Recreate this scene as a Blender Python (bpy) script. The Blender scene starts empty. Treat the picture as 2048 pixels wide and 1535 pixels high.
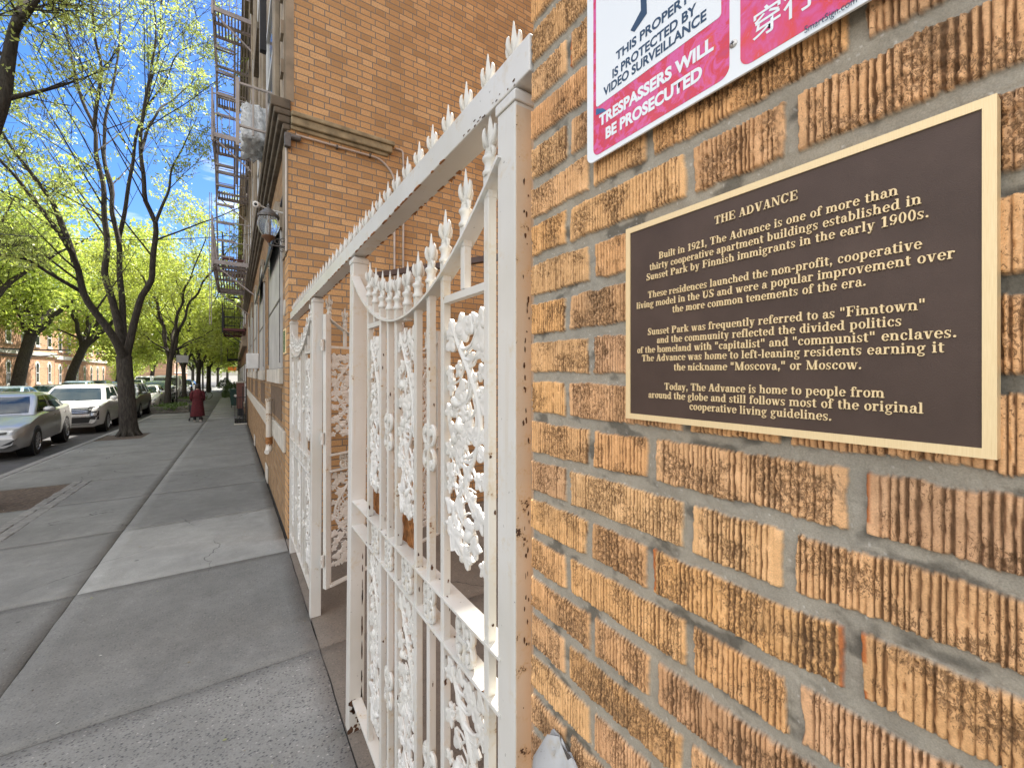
import bpy, bmesh, math, random
import numpy as np
from mathutils import Vector, Matrix
from mathutils.bvhtree import BVHTree
R = math.radians
SC = bpy.context.scene
COL = SC.collection
random.seed(7)

# ------------------------------------------------------------------ camera
CZ = 1.56                                   # eye height above the pavement at y = 0
F_PX, CX_PX, HY_PX = 835.0, 1024.0, 747.0   # focal length, centre, horizon of the 2048 px photograph
YAW = math.atan((1024 - 468) / F_PX)
cam_d = bpy.data.cameras.new('camera')
cam = bpy.data.objects.new('camera', cam_d); COL.objects.link(cam)
cam.location = (0, 0, CZ)
cam.rotation_euler = (R(90), 0, -YAW)
cam_d.sensor_width = 36.0
cam_d.lens = 36.0 * F_PX / 2048
cam_d.shift_y = -20.5 / 2048
cam_d.clip_start = 0.02
cam_d.clip_end = 2000
SC.camera = cam

# ------------------------------------------------------------------ light
SUN_DIR = Vector((0.45, 0.305, 1.0)).normalized()
ELEV = math.asin(SUN_DIR.z); AZ = math.atan2(SUN_DIR.x, SUN_DIR.y)
w = bpy.data.worlds.new('World'); SC.world = w; w.use_nodes = True
nt = w.node_tree; nt.nodes.clear()
def _n(t, **k):
    n = nt.nodes.new(t)
    for a, v in k.items(): setattr(n, a, v)
    return n
wo = _n('ShaderNodeOutputWorld'); bg = _n('ShaderNodeBackground'); bg.inputs[1].default_value = 0.12
sky = _n('ShaderNodeTexSky', sky_type='NISHITA', sun_disc=False, sun_elevation=ELEV, sun_rotation=AZ,
         altitude=20, air_density=1.0, dust_density=1.2, ozone_density=1.6)
tc = _n('ShaderNodeTexCoord'); mp = _n('ShaderNodeMapping'); mp.inputs['Scale'].default_value = (1, 1, 2.2)
nz = _n('ShaderNodeTexNoise'); nz.inputs['Scale'].default_value = 2.6; nz.inputs['Detail'].default_value = 8; nz.inputs['Roughness'].default_value = 0.6
nz.inputs['Distortion'].default_value = 0.4
# bright cloud added across the unseen sky as fill light; clear down the street
vm = _n('ShaderNodeVectorMath', operation='DOT_PRODUCT'); vm.inputs[1].default_value = Vector((-0.13, 0.93, 0.34)).normalized()
nrm = _n('ShaderNodeVectorMath', operation='NORMALIZE')
clr = _n('ShaderNodeMapRange'); clr.inputs['From Min'].default_value = 0.55; clr.inputs['From Max'].default_value = 0.97
clr.inputs['To Min'].default_value = 0.16; clr.inputs['To Max'].default_value = -0.085
ad = _n('ShaderNodeMath', operation='ADD')
rp = _n('ShaderNodeValToRGB'); rp.color_ramp.elements[0].position = 0.50; rp.color_ramp.elements[1].position = 0.70
mx = _n('ShaderNodeMix', data_type='RGBA'); mx.inputs['B'].default_value = (6.6, 6.5, 6.3, 1)
hs = _n('ShaderNodeHueSaturation'); hs.inputs['Saturation'].default_value = 1.38; hs.inputs['Value'].default_value = 0.66
L = nt.links.new
L(tc.outputs['Generated'], nrm.inputs[0]); L(nrm.outputs[0], vm.inputs[0]); L(vm.outputs['Value'], clr.inputs['Value'])
L(tc.outputs['Generated'], mp.inputs[0]); L(mp.outputs[0], nz.inputs['Vector'])
L(nz.outputs['Fac'], ad.inputs[0]); L(clr.outputs[0], ad.inputs[1]); L(ad.outputs[0], rp.inputs[0]); L(rp.outputs[0], mx.inputs['Factor'])
tn = _n('ShaderNodeMix', data_type='RGBA', blend_type='MULTIPLY'); tn.inputs['Factor'].default_value = 1.0; tn.inputs['B'].default_value = (0.80, 0.82, 0.98, 1)
L(sky.outputs[0], hs.inputs['Color']); L(hs.outputs[0], tn.inputs['A']); L(tn.outputs['Result'], mx.inputs['A']); L(mx.outputs['Result'], bg.inputs[0]); L(bg.outputs[0], wo.inputs[0])
sl = bpy.data.lights.new('sun', 'SUN'); sl.energy = 5.0; sl.angle = R(0.5); sl.color = (1.0, 0.94, 0.84)
so = bpy.data.objects.new('sun', sl); COL.objects.link(so)
so.rotation_euler = SUN_DIR.to_track_quat('Z', 'Y').to_euler(); so.location = (30, 20, 60)
SC.view_settings.view_transform = 'Standard'; SC.view_settings.look = 'None'
SC.view_settings.exposure = 1.8; SC.view_settings.gamma = 1.0
SC.view_settings.use_curve_mapping = False
SC.render.engine = 'CYCLES'
SC.cycles.use_denoising = True
SC.cycles.max_bounces = 8; SC.cycles.diffuse_bounces = 5; SC.cycles.transparent_max_bounces = 12

# ------------------------------------------------------------------ helpers
def gz(y):
    # the street falls gently away from the camera, steepest between 5 and 22 m
    return -0.010 * min(y, 5) - 0.021 * max(0, min(y, 22) - 5) - 0.006 * max(0, y - 22)

def tag(o, label=None, cat=None, group=None, kind=None):
    if label: o['label'] = label
    if cat: o['category'] = cat
    if group: o['group'] = group
    if kind: o['kind'] = kind
    return o

def thing(name, label, cat, loc=(0, 0, 0), rz=0.0, group=None):
    o = bpy.data.objects.new(name, None); COL.objects.link(o)
    o.empty_display_size = 0.2
    o.location = loc; o.rotation_euler = (0, 0, rz)
    return tag(o, label, cat, group)

def copy_tree(o, parent=None):
    c = o.copy(); COL.objects.link(c)
    if parent is not None: c.parent = parent
    for ch in list(o.children): copy_tree(ch, c)
    return c

class MB:
    """collects shapes and links them as ONE mesh object"""
    def __init__(s): s.v = []; s.f = []; s.m = []
    def add(s, vs, fs, m=0):
        b = len(s.v); s.v.extend([tuple(v) for v in vs])
        for f in fs: s.f.append(tuple(b + i for i in f)); s.m.append(m)
        return s
    def box(s, x0, y0, z0, x1, y1, z1, m=0, M=None):
        x0, x1 = min(x0, x1), max(x0, x1); y0, y1 = min(y0, y1), max(y0, y1); z0, z1 = min(z0, z1), max(z0, z1)
        vs = [(x0, y0, z0), (x1, y0, z0), (x1, y1, z0), (x0, y1, z0), (x0, y0, z1), (x1, y0, z1), (x1, y1, z1), (x0, y1, z1)]
        if M is not None: vs = [M @ Vector(v) for v in vs]
        return s.add(vs, [(0, 3, 2, 1), (4, 5, 6, 7), (0, 1, 5, 4), (1, 2, 6, 5), (2, 3, 7, 6), (3, 0, 4, 7)], m)
    def bar(s, p, q, wd, ht, up=(0, 0, 1), m=0):
        p = Vector(p); q = Vector(q); d = q - p; L = d.length
        if L < 1e-6: return s
        d /= L; u = Vector(up)
        if abs(d.dot(u)) > 0.98: u = Vector((0, 1, 0)) if abs(d.y) < 0.9 else Vector((1, 0, 0))
        a = d.cross(u).normalized(); b = a.cross(d).normalized()
        vs = [c + a * sx * wd / 2 + b * sy * ht / 2 for c in (p, q) for sx, sy in ((-1, -1), (1, -1), (1, 1), (-1, 1))]
        return s.add(vs, [(3, 2, 1, 0), (4, 5, 6, 7), (0, 1, 5, 4), (1, 2, 6, 5), (2, 3, 7, 6), (3, 0, 4, 7)], m)
    def tube(s, pts, rad, n=8, m=0, caps=True, flat=1.0, fdir=None):
        pts = [Vector(p) for p in pts]; N = len(pts)
        rs = rad if hasattr(rad, '__len__') else [rad] * N
        prev = None; b = len(s.v)
        for i, p in enumerate(pts):
            t = (pts[min(i + 1, N - 1)] - pts[max(i - 1, 0)])
            if t.length < 1e-9: t = Vector((0, 0, 1))
            t.normalize()
            if fdir is not None:
                a = Vector(fdir); a = (a - t * a.dot(t)).normalized()
            elif prev is None:
                a = t.orthogonal().normalized()
            else:
                a = (prev - t * prev.dot(t))
                a = a.normalized() if a.length > 1e-6 else t.orthogonal().normalized()
            prev = a; c = t.cross(a)
            for k in range(n):
                an = 2 * math.pi * k / n
                s.v.append(tuple(p + (a * math.cos(an) * flat + c * math.sin(an)) * rs[i]))
        for i in range(N - 1):
            for k in range(n):
                k2 = (k + 1) % n
                s.f.append((b + i * n + k, b + i * n + k2, b + (i + 1) * n + k2, b + (i + 1) * n + k)); s.m.append(m)
        if caps:
            s.f.append(tuple(b + k for k in reversed(range(n)))); s.m.append(m)
            s.f.append(tuple(b + (N - 1) * n + k for k in range(n))); s.m.append(m)
        return s
    def lathe(s, prof, c=(0, 0, 0), n=16, m=0, sx=1.0, sy=1.0, M=None):
        b = len(s.v); N = len(prof)
        for r, z in prof:
            for k in range(n):
                an = 2 * math.pi * k / n
                v = Vector((c[0] + r * math.cos(an) * sx, c[1] + r * math.sin(an) * sy, c[2] + z))
                s.v.append(tuple(M @ v) if M is not None else tuple(v))
        for i in range(N - 1):
            for k in range(n):
                k2 = (k + 1) % n
                s.f.append((b + i * n + k, b + i * n + k2, b + (i + 1) * n + k2, b + (i + 1) * n + k)); s.m.append(m)
        s.f.append(tuple(b + k for k in reversed(range(n)))); s.m.append(m)
        s.f.append(tuple(b + (N - 1) * n + k for k in range(n))); s.m.append(m)
        return s
    def prism(s, poly, fn0, fn1, m=0):
        """poly of 2-D points; fn0/fn1 map a 2-D point to the back / front 3-D point"""
        n = len(poly)
        vs = [fn0(*p) for p in poly] + [fn1(*p) for p in poly]
        fs = [tuple(range(n - 1, -1, -1)), tuple(range(n, 2 * n))]
        fs += [(i, (i + 1) % n, n + (i + 1) % n, n + i) for i in range(n)]
        return s.add(vs, fs, m)
    def build(s, name, mats, parent=None, smooth=None, bevel=None):
        me = bpy.data.meshes.new(name)
        me.from_pydata(s.v, [], s.f)
        if not isinstance(mats, (list, tuple)): mats = [mats]
        for mt in mats: me.materials.append(mt)
        if len(mats) > 1: me.polygons.foreach_set('material_index', s.m)
        bm = bmesh.new(); bm.from_mesh(me); bmesh.ops.recalc_face_normals(bm, faces=bm.faces); bm.to_mesh(me); bm.free()
        if smooth is not None:
            me.shade_smooth(); me.set_sharp_from_angle(angle=R(smooth))
        o = bpy.data.objects.new(name, me); COL.objects.link(o)
        if parent is not None: o.parent = parent
        if bevel:
            b = o.modifiers.new('bevel', 'BEVEL'); b.width = bevel; b.segments = 2; b.limit_method = 'ANGLE'; b.angle_limit = R(40)
        return o

def np_mesh(name, V, F, mat, parent=None, cols=None, smooth=False, uv=None):
    """V (n,3), F (m,4) numpy arrays to one object"""
    me = bpy.data.meshes.new(name)
    V = np.asarray(V, np.float32); F = np.asarray(F, np.int32); k = F.shape[1]
    me.vertices.add(len(V)); me.vertices.foreach_set('co', V.ravel())
    me.loops.add(F.size); me.loops.foreach_set('vertex_index', F.ravel())
    me.polygons.add(len(F)); me.polygons.foreach_set('loop_start', np.arange(0, F.size, k, dtype=np.int32))
    try: me.polygons.foreach_set('loop_total', np.full(len(F), k, np.int32))
    except Exception: pass
    me.update(calc_edges=True)
    if cols is not None:
        for an, c in cols.items():
            at = me.attributes.new(an, 'FLOAT_COLOR', 'POINT'); at.data.foreach_set('color', np.asarray(c, np.float32).ravel())
    me.materials.append(mat)
    if smooth: me.shade_smooth()
    o = bpy.data.objects.new(name, me); COL.objects.link(o)
    if parent is not None: o.parent = parent
    return o

def _hash(ix, iy, seed):
    h = (ix.astype(np.int64) * 374761393 + iy.astype(np.int64) * 668265263 + seed * 974634541) & 0xFFFFFFFF
    h = ((h ^ (h >> 13)) * 1274126177) & 0xFFFFFFFF
    h = h ^ (h >> 16)
    return (h & 0xFFFFFF).astype(np.float64) / 0xFFFFFF
def vnoise(x, y, seed=0):
    x, y = np.broadcast_arrays(x, y)
    ix = np.floor(x); iy = np.floor(y); fx = x - ix; fy = y - iy
    fx = fx * fx * (3 - 2 * fx); fy = fy * fy * (3 - 2 * fy)
    a = _hash(ix, iy, seed); b = _hash(ix + 1, iy, seed); c = _hash(ix, iy + 1, seed); d = _hash(ix + 1, iy + 1, seed)
    return (a * (1 - fx) + b * fx) * (1 - fy) + (c * (1 - fx) + d * fx) * fy
def fbm(x, y, seed=0, oct=4):
    s = 0; a = 0.5; t = 0
    for i in range(oct):
        s = s + a * vnoise(x * 2 ** i, y * 2 ** i, seed + i * 17); t += a; a *= 0.5
    return s / t

# ------------------------------------------------------------------ materials
class NT:
    """small node-building helper"""
    def __init__(s, name):
        s.mat = bpy.data.materials.new(name); s.mat.use_nodes = True
        s.t = s.mat.node_tree; s.b = s.t.nodes['Principled BSDF']; s.out = s.t.nodes['Material Output']
    def n(s, ty, **k):
        n = s.t.nodes.new(ty)
        for a, v in k.items(): setattr(n, a, v)
        return n
    def put(s, sock, v):
        if isinstance(v, (int, float)): sock.default_value = v
        elif isinstance(v, (tuple, list)): sock.default_value = tuple(v) + ((1,) if len(v) == 3 and sock.type == 'RGBA' else ())
        else: s.t.links.new(v, sock)
    def math(s, op, a, b=0.0, c=None):
        n = s.n('ShaderNodeMath', operation=op); s.put(n.inputs[0], a); s.put(n.inputs[1], b)
        if c is not None: s.put(n.inputs[2], c)
        return n.outputs[0]
    def coord(s, kind='Object', scale=(1, 1, 1), loc=(0, 0, 0)):
        t = s.n('ShaderNodeTexCoord'); m = s.n('ShaderNodeMapping')
        m.inputs['Scale'].default_value = scale; m.inputs['Location'].default_value = loc
        s.t.links.new(t.outputs[kind], m.inputs[0]); return m.outputs[0]
    def noise(s, vec, scale, detail=4, rough=0.55, dist=0.0):
        n = s.n('ShaderNodeTexNoise'); s.put(n.inputs['Vector'], vec); n.inputs['Scale'].default_value = scale
        n.inputs['Detail'].default_value = detail; n.inputs['Roughness'].default_value = rough; n.inputs['Distortion'].default_value = dist
        return n.outputs['Fac']
    def ramp(s, fac, stops, interp='LINEAR'):
        n = s.n('ShaderNodeValToRGB'); s.put(n.inputs[0], fac); e = n.color_ramp.elements; n.color_ramp.interpolation = interp
        while len(e) < len(stops): e.new(0.5)
        for i, (p, c) in enumerate(stops):
            e[i].position = p; e[i].color = (c, c, c, 1) if isinstance(c, (int, float)) else tuple(c) + (1,)
        return n.outputs[0]
    def mix(s, fac, a, b, blend='MIX'):
        n = s.n('ShaderNodeMix', data_type='RGBA', blend_type=blend); s.put(n.inputs['Factor'], fac)
        s.put(n.inputs['A'], a); s.put(n.inputs['B'], b); return n.outputs['Result']
    def bump(s, h, strength=0.3, dist=0.01):
        n = s.n('ShaderNodeBump'); s.put(n.inputs['Height'], h); n.inputs['Strength'].default_value = strength; n.inputs['Distance'].default_value = dist
        s.t.links.new(n.outputs[0], s.b.inputs['Normal']); return n
    def set(s, **k):
        for a, v in k.items(): s.put(s.b.inputs[a.replace('_', ' ')], v)
        return s.mat

def plain(name, col, rough=0.6, metal=0.0, var=0.12, vs=6.0, bump=0.0, bs=60.0, spec=0.5, coord='Object'):
    t = NT(name); c = t.coord(coord)
    n = t.noise(c, vs, 5)
    d = tuple(max(0, x * (1 - var)) for x in col); l = tuple(min(1, x * (1 + var)) for x in col)
    t.set(Base_Color=t.ramp(n, [(0.3, d), (0.7, l)]), Roughness=t.ramp(t.noise(c, vs * 3), [(0.3, max(0.02, rough - 0.08)), (0.7, min(1, rough + 0.08))]), Metallic=metal)
    t.b.inputs['Specular IOR Level'].default_value = spec
    if bump: t.bump(t.noise(c, bs, 5), bump, 0.004)
    return t.mat

def white_paint(name, rust=0.55, col=(0.60, 0.592, 0.56), scale=7.0, rcol=(0.20, 0.085, 0.03), flake=0.62):
    t = NT(name); c = t.coord('Object')
    a = t.noise(c, scale, 6, 0.62); b = t.noise(c, scale * 9, 4, 0.6); g = t.noise(c, 2.2, 4)
    m = t.math('ADD', t.math('MULTIPLY', a, 0.68), t.math('MULTIPLY', b, 0.32))
    mask = t.ramp(m, [(flake, 0.0), (flake + 0.025, 1.0)])
    stain = t.ramp(m, [(flake - 0.09, 0.0), (flake, 0.55)])
    dirt = t.ramp(g, [(0.35, tuple(x * 0.86 for x in (col[0], col[1] * 0.985, col[2] * 0.94))), (0.65, col)])
    base = t.mix(stain, dirt, (col[0] * 0.86, col[1] * 0.72, col[2] * 0.5))
    drip = t.ramp(t.noise(t.coord('Object', scale=(1, 1, 0.10)), 34, 4, 0.6), [(0.58, 0.0), (0.74, 0.42)])
    base = t.mix(t.math('MULTIPLY', drip, t.ramp(g, [(0.40, 0.1), (0.62, 1.0)])), base, (col[0] * 0.80, col[1] * 0.66, col[2] * 0.46))
    nick = t.ramp(t.noise(t.coord('Object', scale=(1, 1, 0.6)), 95, 3, 0.7), [(0.70, 0.0), (0.73, 0.8)])
    base = t.mix(nick, base, (0.10, 0.085, 0.07))
    rc = t.ramp(b, [(0.35, tuple(x * 0.35 for x in rcol)), (0.65, rcol)])
    t.set(Base_Color=t.mix(mask, base, rc), Roughness=t.ramp(m, [(flake, 0.38), (flake + 0.03, 0.9)]))
    h = t.math('ADD', t.math('MULTIPLY', mask, -1.0), t.math('MULTIPLY', t.noise(c, 160, 3), 0.25))
    t.bump(h, 0.45, 0.002)
    return t.mat

def brick_mat(name, axis, tone=(0.53, 0.285, 0.125), mortar=(0.24, 0.205, 0.165), dark=0.0, P=0.0709, L=0.3264, a=0.645, mj=0.0105, ribs=True, dirt=0.0):
    """Flemish-bond brick with combed faces in object space; axis 0 = wall running along x, 1 = along y"""
    t = NT(name); tcn = t.n('ShaderNodeTexCoord'); sp = t.n('ShaderNodeSeparateXYZ'); t.t.links.new(tcn.outputs['Object'], sp.inputs[0])
    X = sp.outputs[axis]; Z = sp.outputs[2]
    vecw = t.coord('Object')
    wob = t.math('MULTIPLY', t.math('SUBTRACT', t.noise(vecw, 14, 3), 0.5), 0.008)
    zz = t.math('DIVIDE', t.math('ADD', Z, wob), P); row = t.math('FLOOR', zz); v = t.math('FRACT', zz)
    par = t.math('MODULO', t.math('ABSOLUTE', row), 2.0)
    shift = t.math('MULTIPLY', t.math('SINE', t.math('MULTIPLY', row, 12.9)), 0.03)
    uu = t.math('ADD', t.math('ADD', t.math('DIVIDE', t.math('ADD', X, wob), L), t.math('MULTIPLY', par, 0.5)), shift)
    cell = t.math('FLOOR', uu); u = t.math('FRACT', uu)
    ishead = t.math('GREATER_THAN', u, a)
    e1 = t.math('MINIMUM', t.math('ABSOLUTE', t.math('SUBTRACT', u, a)), t.math('MINIMUM', u, t.math('SUBTRACT', 1.0, u)))
    du = t.math('MULTIPLY', e1, L); dv = t.math('MULTIPLY', t.math('MINIMUM', v, t.math('SUBTRACT', 1.0, v)), P)
    d = t.math('MINIMUM', du, dv)
    mask = t.ramp(t.math('DIVIDE', d, mj), [(0.42, 0.0), (0.60, 1.0)])
    cv = t.n('ShaderNodeCombineXYZ'); t.put(cv.inputs[0], t.math('ADD', t.math('MULTIPLY', cell, 2.0), ishead)); t.put(cv.inputs[1], row)
    wn = t.n('ShaderNodeTexWhiteNoise', noise_dimensions='3D'); t.t.links.new(cv.outputs[0], wn.inputs['Vector'])
    rnd = wn.outputs['Value']
    c1 = tuple(x * 0.72 for x in tone); c3 = (min(1, tone[0] * 1.22), min(1, tone[1] * 1.34), min(1, tone[2] * 1.5))
    bc = t.ramp(rnd, [(0.0, c1), (0.45, tone), (0.8, (tone[0] * 1.08, tone[1] * 1.1, tone[2] * 1.1)), (1.0, c3)])
    rough_n = t.noise(t.coord('Object', scale=(1, 1, 0.35)), 130, 4, 0.65)
    bc = t.mix(t.ramp(rough_n, [(0.42, 0.0), (0.62, 0.5)]), bc, tuple(x * 0.55 for x in tone))
    # the clean, paler strip left along the ends of combed bricks
    edge = t.ramp(t.math('DIVIDE', du, mj), [(0.6, 1.0), (1.5, 0.0)])
    bc = t.mix(t.math('MULTIPLY', edge, 0.45), bc, (min(1, tone[0] * 1.35), min(1, tone[1] * 1.5), min(1, tone[2] * 1.7)))
    mc = t.mix(t.noise(vecw, 30, 4), tuple(x * 0.8 for x in mortar), tuple(x * 1.15 for x in mortar))
    col = t.mix(mask, mc, bc)
    big = t.noise(t.coord('Object', scale=(1, 1, 0.5)), 1.1, 5)
    col = t.mix(t.ramp(big, [(0.4, 0.0), (0.75, 0.30 + dirt)]), col, tuple(x * 0.45 for x in tone))
    h = t.math('MULTIPLY', mask, 1.0)
    if ribs:
        rib = t.math('ABSOLUTE', t.math('SINE', t.math('MULTIPLY', t.math('ADD', X, t.math('MULTIPLY', t.noise(vecw, 60, 2), 0.006)), 520.0)))
        h = t.math('ADD', h, t.math('MULTIPLY', t.math('MULTIPLY', rib, mask), 0.3))
        h = t.math('ADD', h, t.math('MULTIPLY', rough_n, 0.5))
    t.set(Base_Color=col, Roughness=0.88)
    t.b.inputs['Specular IOR Level'].default_value = 0.2
    t.bump(h, 0.75, 0.006)
    return t.mat

M = {}
M['white'] = white_paint('white_gate_paint', flake=0.632, scale=9)
M['white_rusty'] = white_paint('white_rusty_paint', scale=9.0, flake=0.628)
M['white_post'] = white_paint('white_post_paint', scale=9.0, flake=0.655)
M['white_cast'] = white_paint('white_cast_paint', scale=16.0, flake=0.70, col=(0.64, 0.633, 0.605))
M['rust'] = plain('rusted_steel', (0.27, 0.115, 0.035), 0.85, 0.2, 0.5, 60, 0.4)
M['brown_steel'] = plain('brown_painted_steel', (0.055, 0.028, 0.02), 0.5, 0.2, 0.25)
M['iron_dark'] = plain('dark_painted_iron', (0.018, 0.017, 0.018), 0.45, 0.3, 0.3, 9)
M['iron_brown'] = plain('taupe_painted_iron', (0.33, 0.28, 0.265), 0.55, 0.1, 0.25, 5)
M['iron_black'] = plain('black_painted_iron', (0.012, 0.012, 0.014), 0.5, 0.1, 0.3)
M['iron_maroon'] = plain('maroon_painted_iron', (0.09, 0.022, 0.022), 0.5, 0.1, 0.3)
M['iron_grey'] = plain('grey_cast_metal', (0.11, 0.105, 0.10), 0.5, 0.5, 0.3, 20, 0.15)
M['stone'] = plain('weathered_limestone', (0.44, 0.41, 0.35), 0.85, 0, 0.2, 5, 0.3)
M['stone_dark'] = plain('sooty_brownstone', (0.105, 0.085, 0.06), 0.85, 0, 0.45, 6, 0.35)
M['render'] = plain('stained_tan_masonry', (0.235, 0.19, 0.135), 0.85, 0, 0.3, 4, 0.3)
M['shutter'] = plain('grey_painted_sheet_metal', (0.40, 0.40, 0.385), 0.5, 0.1, 0.2, 2.2, 0.1, 20)
M['conduit'] = plain('galvanised_conduit', (0.42, 0.37, 0.33), 0.45, 0.5, 0.2)
M['glass_dark'] = plain('dark_window_glass', (0.02, 0.024, 0.028), 0.06, 0, 0.3)
M['win_white'] = plain('white_window_frame', (0.66, 0.66, 0.64), 0.5, 0, 0.1)
M['brick_side'] = brick_mat('orange_brick_alley_side', 0, tone=(0.56, 0.33, 0.155), mortar=(0.20, 0.175, 0.145), P=0.0675, L=0.310, dirt=0.08)
M['brick_front'] = brick_mat('orange_brick_street_front', 1, tone=(0.36, 0.22, 0.11), dirt=0.15)
M['brick_far'] = brick_mat('red_brick_far_fronts', 1, tone=(0.54, 0.30, 0.18), ribs=False)
M['brick_brown'] = brick_mat('brown_brick_far_fronts', 1, tone=(0.22, 0.125, 0.08), ribs=False, dirt=0.2)
# ================================================================== near building: combed-brick street wall
P_B, L_B, ST, HD = 0.0705, 0.3262, 0.2030, 0.0972
WX = 0.45                                     # brick face plane of the street front
near = thing('brick_apartment_building', 'near tan brick building whose combed wall carries the bronze plaque', 'building', (0, 0, 0))
def near_wall():
    ys = np.concatenate([np.arange(-1.6, -0.12, 0.006), np.arange(-0.12, 0.25, 0.00095), np.arange(0.25, 0.6125, 0.0014)])
    ys[-1] = 0.612
    zc = CZ
    zs = np.concatenate([np.arange(-0.06, zc - 0.82, 0.010), np.arange(zc - 0.82, zc - 0.34, 0.0026), np.arange(zc - 0.34, zc + 0.34, 0.0018),
                         np.arange(zc + 0.34, zc + 0.80, 0.0026), np.arange(zc + 0.80, 3.4, 0.012), np.arange(3.4, 4.4, 0.03)])
    Y, Z = np.meshgrid(ys, zs)
    zr = Z - zc
    wob = (vnoise(Y * 9, Z * 9, 3) - 0.5) * 0.0055
    wob2 = (vnoise(Y * 8, Z * 14, 5) - 0.5) * 0.006
    rowf = (0.2046 - (zr + wob)) / P_B
    n = np.floor(rowf); v = rowf - n
    yb = 0.2440              # centre of a stretcher in the even courses
    q = (Y + wob2 - yb) / L_B + np.where(np.mod(n, 2) == 0, 0.0, 0.5) + (_hash(n, n * 0, 9) - 0.5) * 0.02
    k = np.floor(q + 0.5); u = (q - k)
    a = np.abs(u) * L_B
    isst = a < ST / 2 + 0.0064
    rj = _hash(k * 2 + isst, n, 21)
    du = np.where(isst, ST / 2 - a, HD / 2 - (L_B / 2 - a))
    bid = np.where(isst, k * 2, 2 * np.floor(q) + 1)
    dv = 0.0268 - np.abs(v - 0.5) * P_B
    jag = (fbm(Y * 190, Z * 170, 31, 3) - 0.5)
    lo = (vnoise(Y * 40, Z * 40, 33) - 0.5) * 0.003
    du2 = du + jag * 0.0025 + lo; dv2 = dv + jag * 0.0045 + lo
    # smear of mortar over the arrises here and there
    d = np.minimum(du2, dv2)
    mask = np.clip((d + 0.0006) / 0.0016, 0, 1); mask = mask * mask * (3 - 2 * mask)
    h1 = _hash(bid, n, 1); h2 = _hash(bid, n, 2); h3 = _hash(bid, n, 3); h4 = _hash(bid, n, 4)
    pitch = 0.0048 + 0.0014 * h1
    ph = Y / pitch + h2 * 7 + (vnoise(Y * 90, n + 0 * Z, 41) - 0.5) * 0.7 + (vnoise(Y * 160, Z * 55, 43) - 0.5) * 0.12
    fr = np.abs(ph - np.floor(ph) - 0.5) * 2          # 1 = groove centre
    depth_var = _hash(np.floor(ph), n + bid * 3, 6)
    groove = np.clip((fr - 0.56 + 0.40 * (depth_var - 0.5) + 0.5 * (fbm(Y * 230, Z * 120, 45, 2) - 0.5)) / 0.26, 0, 1); groove = groove * groove * (3 - 2 * groove)
    tz = fbm(Y * 26 + h2 * 31, Z * 34 + h3 * 17, 51, 3)
    torn = np.clip((tz - 0.50 + 0.20 * (h4 - 0.5)) / 0.18, 0, 1)
    fine = fbm(Y * 400, Z * 260, 61, 3) - 0.5
    scal = vnoise(Y * 170, Z * 330, 71) - 0.5
    ridge = 0.0034 * (1 - groove) * (1 - 0.35 * torn) + torn * (fine * 0.0068 + scal * 0.0030) + (1 - torn) * (fine * 0.0020 + scal * 0.0006)
    # the combing runs out in plain strips near some arrises
    strip = np.clip((0.006 + 0.006 * h3 - du) / 0.004, 0, 1) * (h4 > 0.35)
    ridge = ridge * (1 - strip) + strip * (0.0022 + fine * 0.0006)
    face = 0.0058 + ridge + (h1 - 0.5) * 0.0016
    mort = 0.0034 + (fbm(Y * 60, Z * 60, 81, 4) - 0.5) * 0.0035 + (vnoise(Y * 300, Z * 300, 83) - 0.5) * 0.0008 + np.clip(0.0035 - np.abs(d), 0, 1) * -0.25
    H = mort * (1 - mask) + face * mask
    X = WX + 0.0082 - H
    # ---- colours (albedo)
    base = np.stack([0.70 + 0.08 * (h2 - 0.5), 0.400 + 0.06 * (h2 - 0.5) + 0.04 * (h3 - 0.5), 0.188 + 0.05 * (h3 - 0.5)], -1)
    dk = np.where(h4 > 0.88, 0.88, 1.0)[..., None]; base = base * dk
    groove_dk = np.clip(groove * 0.82 * (0.45 + depth_var) * (1 - strip), 0, 0.92)[..., None]  # darker brown wherever the combed grooves run
    pit_dk = np.clip((0.12 + 0.88 * torn) * np.clip((0.50 - fbm(Y * 400, Z * 260, 61, 3)) * 8, 0, 1) * 0.45, 0, 1)[..., None]  # darker in the low spots of the torn zones
    soot2 = (np.clip((fbm(Y * 11, Z * 13, 95, 4) - 0.58) * 4, 0, 1) * 0.3)[..., None]
    pale = np.clip((vnoise(Y * 120, Z * 60, 97) - 0.55) * 2.0, 0, 1)[..., None] * (1 - groove_dk)
    c = base * (1 + 0.14 * pale) + pale * np.array([0.05, 0.045, 0.035])
    red = (np.clip((0.0045 - du) / 0.002, 0, 1) * (h1 > 0.86) * (vnoise(Y * 30, Z * 40, 99) > 0.35))[..., None]
    c = c * (1 - red) + red * np.array([0.47, 0.15, 0.045])
    c = c * (1 - groove_dk) + groove_dk * np.array([0.125, 0.060, 0.026])
    c = c * (1 - pit_dk) + pit_dk * np.array([0.085, 0.058, 0.036])
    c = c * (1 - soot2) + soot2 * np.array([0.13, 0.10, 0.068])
    mn = fbm(Y * 45, Z * 45, 101, 4); blot = np.clip((fbm(Y * 24, Z * 38, 105, 4) - 0.60) * 9, 0, 1)
    warm = vnoise(Y * 6, Z * 6, 107)
    mc = np.stack([0.300 + 0.12 * (mn - 0.5) + 0.015 * warm, 0.282 + 0.11 * (mn - 0.5), 0.236 + 0.09 * (mn - 0.5) - 0.015 * warm], -1)
    mc = mc * (1 - 0.55 * blot[..., None])
    sparkle = (_hash(np.floor(Y * 480), np.floor(Z * 480), 111) > 0.992)[..., None]
    mc = mc + sparkle * 0.12
    C = mc * (1 - mask[..., None]) + c * mask[..., None]
    ny, nz_ = len(ys), len(zs)
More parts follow.
